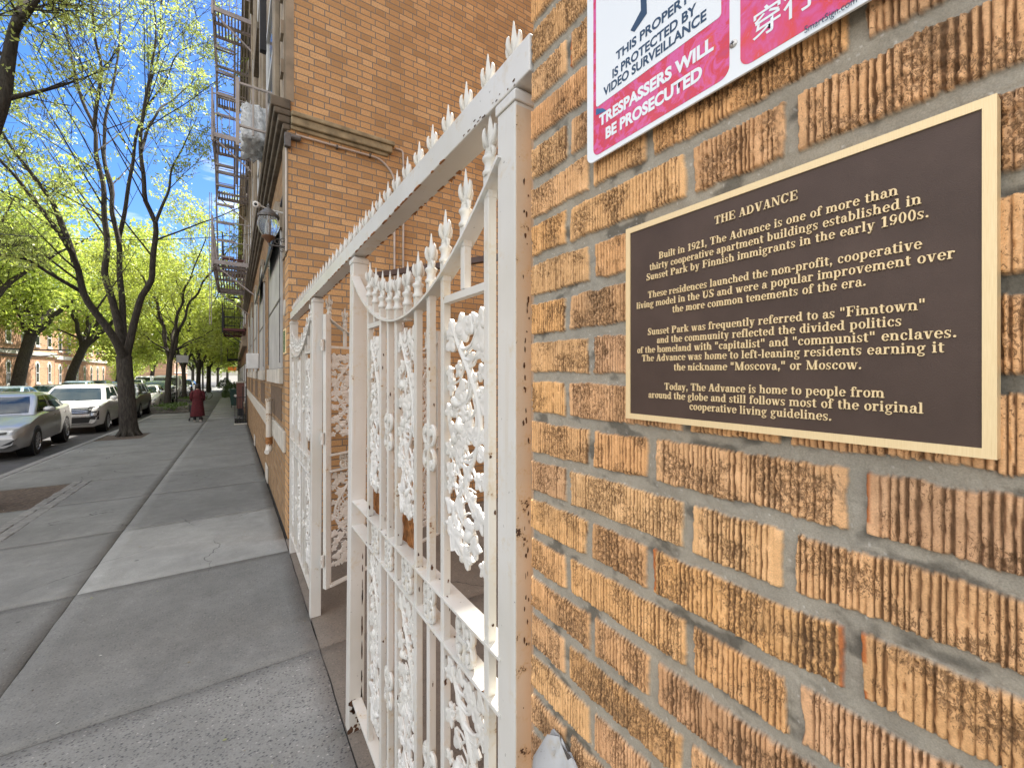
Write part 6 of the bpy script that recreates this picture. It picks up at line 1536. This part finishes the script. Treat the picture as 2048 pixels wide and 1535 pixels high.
    if emblem:
        hit = bvh.ray_cast(Vector((0, -1, .82)), Vector((0, 1, 0)))[0]; y = hit.y - .018; mb = MB()
        mb.tube([(.085 * math.cos(R(20 * k)), y, .815 + .048 * math.sin(R(20 * k))) for k in range(19)], .007, 6)
        for dx in (-.03, .03): mb.bar((dx - .012, y, .785), (dx + .012, y, .845), .012, .012)
        mb.bar((-.03, y, .812), (.03, y, .818), .010, .010); mb.build('emblem', M['chrome'], root)
    zs = spec['cab'][1][0]; ym = spec['cab'][0][1] + .42
    for s_ in (1, -1):
        mb = MB(); bm = bmesh.new(); bmesh.ops.create_uvsphere(bm, u_segments=12, v_segments=8, radius=1)
        for v in bm.verts: v.co = Vector((s_ * (W + .075) + v.co.x * .115, ym + v.co.y * .06, zs + .06 + v.co.z * .072))
        me = bpy.data.meshes.new('mirror'); bm.to_mesh(me); bm.free(); me.shade_smooth(); me.materials.append(mat); o = bpy.data.objects.new('mirror', me); COL.objects.link(o); o.parent = root
        if detail:
            h_ = interp(spec['top'], 2.4)
            for yd in (spec['pil'][0] - .12, spec['pil'][1] - .08 if spec is not VAN else 3.2):
                decal('door_handle', [(yd - .10, h_ - .16), (yd + .08, h_ - .155), (yd + .08, h_ - .13), (yd - .10, h_ - .135)], M['chrome'] if spec is SEDAN else mat, .018, 3, 1, 'x', s_)
            y0, y1, y2 = spec['cab'][0][1] + .30, spec['pil'][0] - .01, spec['pil'][1] - .02
            for ya in (y0, y1, y2): decal('door_seam', [(ya - .004, zb + .12), (ya + .004, zb + .12), (ya + .004, h_ - .05), (ya - .004, h_ - .05)], M['black_trim'], .0015, 1, 6, 'x', s_)
            decal('sill_trim', [(ax[0] + wr + .1, zb + .02), (ax[1] - wr - .1, zb + .02), (ax[1] - wr - .1, zb + .10), (ax[0] + wr + .1, zb + .10)], M['black_trim'], .002, 8, 1, 'x', s_)
        decal('tail_light', [(s_ * .52, .80 if spec is SEDAN else .88), (s_ * .82, .80 if spec is SEDAN else .88), (s_ * .80, .95 if spec is SEDAN else 1.04), (s_ * .52, .93 if spec is SEDAN else 1.02)], M['tail'], .006, 4, 3, 'y', -1)
    if spec is SEDAN or spec is SUV:
        mb = MB(); w0 = spec['cab'][0]; mb.bar((-.55, w0[1] - .03, w0[0] + .045), (.05, w0[1] - .005, w0[0] + .065), .012, .014); mb.bar((.08, w0[1] - .02, w0[0] + .05), (.6, w0[1] + .03, w0[0] + .06), .012, .014); mb.build('wiper', M['black_trim'], root)
    return root
RZ = lambda y: gz(y) - 0.13
def place_by_wheels(spec, fx, fy, rx, ry):
    """front/back wheel contact on the kerb side gives place and heading"""
    a = math.atan2(fx - rx, ry - fy); d = Vector((-math.sin(a), math.cos(a)))     # heading towards the rear
    right = Vector((math.cos(a), math.sin(a))); p = Vector((fx, fy)) - right * (spec['W'] - .05) - d * spec['ax'][0]
    return (p.x, p.y, RZ(fy)), a
P = {k: paint(k, c_, r_, m_) for k, c_, r_, m_ in (('silver_beige_paint', (0.40, 0.398, 0.392), .28, .5), ('pearl_white_paint', (0.60, 0.60, 0.585), .22, .1), ('grey_paint', (0.17, 0.175, 0.18), .28, .4), ('white_paint', (0.66, 0.66, 0.65), .25, .0),
     ('dark_green_paint', (0.04, 0.055, 0.05), .25, .3), ('pale_blue_paint', (0.26, 0.34, 0.42), .28, .4), ('blue_paint', (0.03, 0.10, 0.26), .25, .3), ('black_paint', (0.012, 0.012, 0.014), .22, .2), ('silver_paint', (0.42, 0.43, 0.44), .28, .5))}
loc, a = place_by_wheels(SEDAN, -4.0, 14.75, -4.16, 17.55); car('silver beige sedan parked nearest to the camera by the kerb', SEDAN, P['silver_beige_paint'], loc, a)
loc, a = place_by_wheels(SUV, -3.85, 20.7, -3.93, 23.4); car('white SUV with black grille parked behind the silver sedan', SUV, P['pearl_white_paint'], loc, a, emblem=True)
for x, y, spec, p, lab in ((-4.72, 26.0, SUV, 'grey_paint', 'grey car partly hidden by the big locust trunk'), (-4.6, 31.8, SEDAN, 'white_paint', 'white sedan parked between the first two street trees'),
                           (-4.7, 37.6, SUV, 'dark_green_paint', 'dark green SUV parked beside the second street tree'), (-4.7, 43.3, VAN, 'white_paint', 'bright white van parked beyond the dark green SUV'),
                           (-4.6, 49.6, SEDAN, 'silver_paint', 'silver sedan parked beyond the white van'), (-4.6, 55.5, SUV, 'black_paint', 'black SUV parked near the sunlit crossing'), (-4.6, 61.5, SEDAN, 'blue_paint', 'blue sedan parked furthest along the near kerb')):
    car(lab, spec, P[p], (x, y, RZ(y)), 0, detail=y < 34)
for x, y, spec, p, lab in ((-10.6, 33.0, SEDAN, 'pale_blue_paint', 'pale blue sedan parked opposite at the left picture edge'), (-10.6, 39.2, SEDAN, 'silver_paint', 'silver sedan parked opposite below the first leaning trunk'),
                           (-10.6, 45.3, SUV, 'pale_blue_paint', 'pale blue SUV parked opposite above the nearest sedan'), (-10.6, 51.2, SUV, 'black_paint', 'black SUV parked opposite below the second leaning trunk'),
                           (-10.6, 57.4, SEDAN, 'blue_paint', 'blue sedan parked opposite behind the white SUV'), (-10.6, 63.4, SEDAN, 'white_paint', 'white sedan parked opposite beside the round tree'),
                           (-10.6, 69.8, SUV, 'silver_paint', 'silver SUV parked opposite past the brick row'), (-10.6, 76.0, VAN, 'white_paint', 'white van parked opposite in the distance')):
    car(lab, spec, P[p], (x, y, RZ(y)), 0, group='cars parked along the opposite kerb', detail=False, plate=y < 50)
# ================================================================== person with a shopping cart, street furniture
def skin_body(name, pts, edges, rad, mat, parent, sub=2, root=0):
    me = bpy.data.meshes.new(name); me.from_pydata([Vector(p) for p in pts], edges, []); me.materials.append(mat)
    o = bpy.data.objects.new(name, me); COL.objects.link(o); o.parent = parent
    sk = o.modifiers.new('skin', 'SKIN'); sk.use_smooth_shade = True
    me.skin_vertices.new() if not me.skin_vertices else None
    for i, r_ in enumerate(rad):
        v = me.skin_vertices[0].data[i]; v.radius = (r_, r_) if not isinstance(r_, tuple) else r_; v.use_root = (i == root)
    s_ = o.modifiers.new('sub', 'SUBSURF'); s_.levels = sub; s_.render_levels = sub
    return o
px_, py_ = -1.23, 21.2; pg = gz(py_)
pe = thing('person', 'stooped person in a dark red coat walking away with a wheeled cart', 'person', (px_, py_, pg), R(4)); pe.scale = (0.86, 0.92, 1.0)
skin_m = plain('skin', (0.38, 0.22, 0.15), 0.6)
J = [(0, 0, .76), (0, .03, .98), (0, .06, 1.18), (0, .10, 1.28), (0, .135, 1.35), (0, .16, 1.44), (0, .165, 1.49),
     (-.10, .0, .72), (-.10, .05, .42), (-.105, .0, .09), (-.11, .10, .035), (.10, .0, .72), (.10, -.04, .42), (.105, -.12, .11), (.11, -.03, .04),
     (-.17, .07, 1.21), (-.235, .06, .98), (-.22, .26, .86), (-.21, .34, .86), (.17, .07, 1.21), (.235, .06, .98), (.20, .26, .87), (.19, .34, .87)]
Ed = [(0, 1), (1, 2), (2, 3), (3, 4), (4, 5), (5, 6), (0, 7), (7, 8), (8, 9), (9, 10), (0, 11), (11, 12), (12, 13), (13, 14), (2, 15), (15, 16), (16, 17), (17, 18), (2, 19), (19, 20), (20, 21), (21, 22)]
Rd = [(.15, .12), (.14, .11), (.155, .105), .06, .065, .095, .05, .085, .062, .042, .035, .085, .062, .042, .035, .06, .048, .036, .03, .06, .048, .036, .03]
skin_body('body', J, Ed, Rd, skin_m, pe)
coat_m = plain('dark_red_wool', (0.075, 0.007, 0.011), 0.9, 0, 0.35, 14, 0.4)
mb = MB(); prof = [(.235, .285, .21), (.40, .265, .19), (.60, .24, .175), (.80, .215, .16), (.98, .185, .145), (1.10, .195, .145), (1.20, .20, .135), (1.27, .15, .11), (1.31, .08, .08)]
n = 22
for z, a_, b_ in prof:
    for k in range(n):
        an = 2 * math.pi * k / n; f = 1 + (0.05 * math.sin(5 * an) if z < .9 else 0) * (1 - z)
        mb.v.append((a_ * f * math.cos(an), 0.075 * max(0, z - .7) / .5 + b_ * f * math.sin(an) - (0.03 if z < .6 else 0), z))
for i in range(len(prof) - 1):
    for k in range(n): mb.f.append((i * n + k, i * n + (k + 1) % n, (i + 1) * n + (k + 1) % n, (i + 1) * n + k)); mb.m.append(0)
mb.build('coat', coat_m, pe, smooth=70)
for s_ in (1, -1):
    mb = MB(); mb.tube([(s_ * .15, .075, 1.235), (s_ * .215, .075, 1.15), (s_ * .245, .06, .98), (s_ * .235, .15, .91), (s_ * .215, .27, .865)], [.075, .075, .066, .06, .052], 12); mb.build('sleeve', coat_m, pe, smooth=70)
    mb = MB(); sx = s_ * .108; y0 = .05 if s_ < 0 else -.08
    mb.add([(sx + dx * w_, y0 + yy, zz) for yy, zz, w_ in ((-.09, .0, .04), (.16, .0, .045), (-.09, .07, .04), (.10, .075, .045), (.16, .04, .035)) for dx in (-1, 1)],
           [(0, 1, 3, 2), (0, 2, 8, 6, 4), (1, 5, 7, 9, 3), (4, 6, 7, 5), (6, 8, 9, 7), (2, 3, 9, 8), (0, 4, 5, 1)])
    mb.build('shoe', plain('pale_shoe', (0.42, 0.38, 0.34), 0.7), pe, bevel=0.012)
    mb = MB(); mb.tube([(s_ * .105, .03 if s_ < 0 else -.02, .5), (s_ * .107, .0 if s_ < 0 else -.10, .08)], [.085, .06], 12); mb.build('trouser_leg', M['black_trim'], pe, smooth=60)
mb = MB(); mb.lathe([(.03, -.10), (.085, -.07), (.105, -.01), (.103, .05), (.08, .095), (.03, .118)], (0, .145, 1.425), 16, sy=1.05); mb.build('hair', plain('dark_hair', (0.02, 0.016, 0.014), 0.6), pe, smooth=60)
mb = MB(); mb.bar((-.22, -.11, .985), (.22, -.11, .985), .012, .045); mb.tube([(.21, -.08, .98), (.27, -.1, .93), (.30, -.11, .86)], .012, 6); mb.build('belt', coat_m, pe)
ca_ = thing('shopping_cart', 'black wheeled shopping cart pushed by the person in red', 'cart', (px_ - .09, py_ + .40, pg))
mb = MB()
for s_ in (-1, 1):
    mb.tube([(s_ * .20, -.02, .88), (s_ * .20, .02, .84), (s_ * .19, .22, .08)], .012, 8); mb.tube([(s_ * .19, .0, .1), (s_ * .19, .34, .1)], .010, 8)
mb.tube([(-.20, -.02, .88), (.20, -.02, .88)], .014, 8); mb.build('frame', M['iron_grey'], ca_, smooth=50)
mb = MB(); mb.add([(x * w_, y + d * .12, z) for z, w_, y in ((.14, .17, .16), (.40, .20, .16), (.66, .19, .14)) for x, d in ((-1, -1), (1, -1), (1, 1), (-1, 1))],
                  [(3, 2, 1, 0), (8, 9, 10, 11)] + [(i * 4 + k, i * 4 + (k + 1) % 4, i * 4 + 4 + (k + 1) % 4, i * 4 + 4 + k) for i in range(2) for k in range(4)]); mb.build('bag', M['black_trim'], ca_, bevel=0.03)
for s_ in (-1, 1):
    for y in (.0, .34):
        mb = MB(); mb.lathe([(.03, -.014), (.062, -.012), (.062, .012), (.03, .014)], n=16, M=Matrix.Translation((s_ * .215, y, .062)) @ Matrix.Rotation(R(90), 4, 'Y')); mb.build('wheel', M['tyre'], ca_, smooth=45)
# timber tree guards
def planter(x, y, w_, d_, label):
    r_ = thing('tree_planter', label, 'planter', (x, y, gz(y)), 0, 'timber planters round the street trees'); wd = M['timber']
    for z in (0.02, .19):
        mb = MB()
        for yy in (-d_ / 2, d_ / 2 - .12): mb.box(-w_ / 2, yy, z, w_ / 2, yy + .12, z + .155)
        for xx in (-w_ / 2, w_ / 2 - .12): mb.box(xx, -d_ / 2 + .121, z, xx + .12, d_ / 2 - .121, z + .154)
        mb.build('timber_frame', wd, r_, bevel=.01)
    mb = MB(); mb.box(-w_ / 2 + .121, -d_ / 2 + .121, 0, w_ / 2 - .121, d_ / 2 - .121, .26); mb.build('soil', M['soil'], r_)
M['timber'] = plain('grey_weathered_timber', (0.17, 0.155, 0.13), 0.85, 0, 0.35, 12, 0.4)
planter(-2.7, 28.5, 1.5, 2.6, 'timber planter around the second locust trunk'); planter(-2.65, 37.5, 1.5, 2.4, 'timber planter around the third locust trunk')
for i, (x, y) in enumerate(((-2.7, 28.0), (-2.5, 37.2))):
    rg = np.random.default_rng(60 + i); n = 1400; c = np.array([x, y, gz(y) + .30]) + rg.normal(size=(n, 3)) * np.array([.3, .6, .06]); d = rg.normal(size=(n, 3)); d[:, 2] = abs(d[:, 2]); d /= np.linalg.norm(d, axis=1)[:, None]; e = np.cross(d, rg.normal(size=(n, 3))) * .02
    V = np.stack([c, c + d * .05 + e, c + d * .11, c + d * .05 - e], 1).reshape(-1, 3)
    o = np_mesh('planter_grass', V, np.arange(n * 4).reshape(-1, 4), M['leaf'], None, {'tone': np.repeat(np.array([[.10, .17, .03, 1]]), n * 4, 0)}); tag(o, None, None, None, 'stuff')
# bicycles
def bicycle(x, y, rz, col, label):
    r_ = thing('bicycle', label, 'bicycle', (x, y, gz(y)), rz, 'bicycles parked by the kerb'); fm = paint('bike_' + label.split()[0], col, .4, .2)
    for yy in (-.52, .52):
        wh = bpy.data.objects.new('wheel', None); COL.objects.link(wh); wh.parent = r_; wh.location = (0, yy, .335)
        mb = MB(); mb.tube([(0, .32 * math.cos(R(15 * k)), .32 * math.sin(R(15 * k))) for k in range(25)], .018, 6); mb.build('tyre', M['tyre'], wh, smooth=60)
        mb = MB()
        for k in range(12): mb.bar((0, 0, 0), (0, .30 * math.cos(R(30 * k)), .30 * math.sin(R(30 * k))), .004, .004)
        mb.build('spokes', M['chrome'], wh)
    mb = MB()
    for a_, b_, q in (((0, .05, .28), (0, -.14, .80), .017), ((0, .05, .28), (0, -.42, .74), .019), ((0, -.14, .78), (0, -.44, .80), .017), ((0, .05, .28), (0, .52, .335), .011), ((0, .14, .70), (0, .52, .335), .010), ((0, -.41, .95), (0, -.52, .335), .015), ((0, .05, .28), (0, .20, .88), .015)): mb.tube([a_, b_], q, 7)
    mb.build('frame', fm, r_, smooth=60)
    mb = MB(); mb.tube([(-.28, -.34, .98), (-.1, -.42, .97), (.1, -.42, .97), (.28, -.34, .98)], .013, 7); mb.build('handlebar', M['black_trim'], r_, smooth=60)
    mb = MB(); mb.lathe([(.02, 0), (.08, .01), (.09, .04), (.05, .06)], (0, .22, .88), 12, sx=.8, sy=1.4); mb.build('saddle', M['black_trim'], r_, smooth=60)
bicycle(-2.55, 40.5, R(75), (0.012, 0.012, 0.02), 'black bicycle leaning by the kerb past the planters'); bicycle(-2.3, 41.8, R(100), (0.5, 0.5, 0.5), 'white bicycle beside the black one'); bicycle(-2.8, 42.8, R(80), (0.02, 0.03, 0.12), 'navy bicycle behind the white one')
# street sign seen from the back, slim lamp posts
sp2 = thing('street_sign', 'grey metal sign on a dark post beyond the second tree', 'sign', (-2.95, 33.0, gz(33)))
mb = MB(); mb.tube([(0, 0, -.05), (0, 0, 3.3)], .04, 10); mb.build('post', M['iron_black'], sp2, smooth=60)
mb = MB(); mb.box(-.02, -.05, 2.72, .58, -.042, 3.18); mb.build('sign_plate', plain('sign_back', (0.32, 0.32, 0.33), .5, .4), sp2, bevel=.004)
for y, lab in ((52.0, 'slim dark lamp post beyond the walking person'), (68.0, 'slim dark lamp post just before the crossing')):
    lp = thing('lamp_post', lab, 'lamp post', (-2.6, y, gz(y)), 0, 'lamp posts along the kerb'); mb = MB(); mb.lathe([(.14, 0), (.14, .3), (.08, .5), (.06, 5.5), (.04, 6.5)], n=12); mb.tube([(0, 0, 6.45), (-.5, 0, 6.9), (-1.6, 0, 7.05)], .035, 8); mb.build('post', M['iron_black'], lp, smooth=50)
    mb = MB(); mb.box(-2.1, -.12, 6.97, -1.55, .12, 7.1); mb.build('lamp_head', M['iron_grey'], lp, bevel=.03)
# bins, iron stand and bushes against the wall
bn = thing('wheelie_bin', 'dark green wheeled rubbish bin standing on the pavement by the wall', 'bin', (0.07, 29.2, gz(29.2) + .12))
mb = MB(); mb.add([(x * w_, y * d_, z) for z, w_, d_ in ((.06, .21, .23), (.93, .27, .30)) for x, y in ((-1, -1), (1, -1), (1, 1), (-1, 1))], [(3, 2, 1, 0), (4, 5, 6, 7)] + [(k, (k + 1) % 4, 4 + (k + 1) % 4, 4 + k) for k in range(4)]); mb.build('body', plain('green_plastic', (0.012, 0.045, 0.035), .5), bn, bevel=.02)
mb = MB(); mb.box(-.29, -.33, .935, .29, .33, 1.0); mb.build('lid', plain('green_plastic_lid', (0.016, 0.055, 0.04), .45), bn, bevel=.02)
mb = MB(); mb.lathe([(.03, -.01), (.075, 0), (.075, .01), (.03, .02)], (0, -.27, .62), 14, M=Matrix.Translation((0, -.275, .62)) @ Matrix.Rotation(R(90), 4, 'X') @ Matrix.Translation((0, .27, -.62))); mb.build('badge', M['win_white'], bn)
for s_ in (-1, 1):
    mb = MB(); mb.lathe([(.04, -.02), (.09, -.018), (.09, .018), (.04, .02)], n=14, M=Matrix.Translation((s_ * .2, .22, -.02)) @ Matrix.Rotation(R(90), 4, 'Y')); mb.build('wheel', M['tyre'], bn, smooth=45)
iv = thing('iron_stair_gate', 'black iron basement stair gate with diagonal brace against the wall', 'gate', (0.0, 18.6, gz(18.6)))
mb = MB()
for x in (.02, .10, .18): mb.box(x, 0, 0, x + .014, .014, 1.02)
for (x, w_) in ((.26, .035), (.355, .045)): mb.box(x, -.02, 0, x + w_, .03, 1.42)
mb.box(.02, 0.0, .06, .40, .02, .10); mb.box(.02, .001, 1.0, .40, .019, 1.03); mb.bar((.03, .01, .10), (.27, .01, .36), .03, .02); mb.box(.02, .02, .05, .40, 1.6, .09); mb.box(.02, .1, .09, .034, 1.6, 1.0)
for k in range(9): mb.box(.021, .1 + k * .17, .09, .033, .112 + k * .17, 1.0)
mb.build('bars', M['iron_black'], iv)
mb = MB(); mb.box(.0, -.06, -.03, .42, .2, .045); mb.build('stone_step', M['stone'], iv, bevel=.01)
bx2 = thing('utility_cabinet', 'brown cabinet above the basement stair beside the green bin', 'cabinet', (0.22, 23.5, gz(23.5)))
mb = MB(); mb.box(-.12, -.2, .35, .2, .4, 1.55); mb.build('casing', plain('brown_cabinet_paint', (0.13, 0.05, 0.035), .6), bx2, bevel=.012)
mb = MB(); mb.box(-.14, -.22, 1.551, .2, .42, 1.60); mb.build('top', M['stone'], bx2, bevel=.008)
mb = MB(); mb.box(-.06, -.1, -.05, .14, .3, .349); mb.build('plinth', M['iron_dark'], bx2)
def bush(seed, x, y, rx, h, label):
    rg = np.random.default_rng(seed); n = 3600; d = rg.normal(size=(n, 3)); d /= np.linalg.norm(d, axis=1)[:, None]; d[:, 2] = abs(d[:, 2]) * 1.0
    lump = 0.8 + 0.35 * vnoise(d[:, 0] * 3 + seed, d[:, 2] * 3 + d[:, 1] * 2, seed)
    c = np.array([0, 0, h * .25]) + d * np.array([rx, rx, h * .75]) * (rg.uniform(.55, 1, n) ** .4 * lump)[:, None]
    q = rg.normal(size=(n, 3)); q /= np.linalg.norm(q, axis=1)[:, None]; e = np.cross(q, rg.normal(size=(n, 3))); e /= np.linalg.norm(e, axis=1)[:, None]; s_ = .075
    V = np.stack([c, c + q * s_ * .5 + e * s_ * .35, c + q * s_, c + q * s_ * .5 - e * s_ * .35], 1).reshape(-1, 3); k = rg.uniform(.7, 1.3, n)[:, None]
    r_ = thing('bush', label, 'bush', (x, y, gz(y)), 0, None); np_mesh('foliage', V, np.arange(n * 4).reshape(-1, 4), M['leaf'], r_, {'tone': np.repeat(np.concatenate([np.array([.075, .13, .03]) * k, np.ones((n, 1))], 1), 4, 0)})
    mb = MB()
    for a_ in range(4): mb.tube([(0, 0, -.05), (.1 * math.cos(a_ * 1.6), .1 * math.sin(a_ * 1.6), h * .3), (rx * .5 * math.cos(a_ * 1.6), rx * .5 * math.sin(a_ * 1.6), h * .6)], [.03, .022, .01], 6)
    mb.build('stems', M['bark'], r_)
bush(71, -.15, 36.0, .55, 1.5, 'clipped dark green bush behind the green bin'); bush(72, -.9, 62.0, .8, 1.7, 'small dark bush further along the wall')
# lines overhead
def cable(name, label, a_, b_, sag, r_=0.012, n=24):
    a_ = Vector(a_); b_ = Vector(b_); mb = MB(); mb.tube([tuple(a_.lerp(b_, i / n) - Vector((0, 0, sag * 4 * (i / n) * (1 - i / n)))) for i in range(n + 1)], r_, 6); return tag(mb.build(name, M['iron_black'], None), label, 'cable', 'overhead lines')
cable('overhead_cable', 'thin line crossing the street behind the big locust limbs', pxw(-260, 440, 13.0), (0.40, 13.2, CZ + 3.75), .25, .008)
cable('overhead_cable', 'upper thick cable looping in front of the brick row', pxw(-120, 688, 38), pxw(140, 700, 56), .10, .06); cable('overhead_cable', 'lower thick cable looping in front of the brick row', pxw(-120, 690, 38), pxw(140, 706, 56), .45, .045)
aw = thing('orange_banner', 'small orange banner hung over the far pavement', 'banner', (-.2, 74.5, CZ + .7)); mb = MB(); mb.box(-.55, -.02, -.30, .55, .02, .30); mb.build('cloth', plain('orange_cloth', (0.62, 0.20, 0.03), .7), aw, bevel=.01); mb = MB(); mb.box(-.6, -.012, .301, .66, .012, .33); mb.build('rod', M['iron_black'], aw)
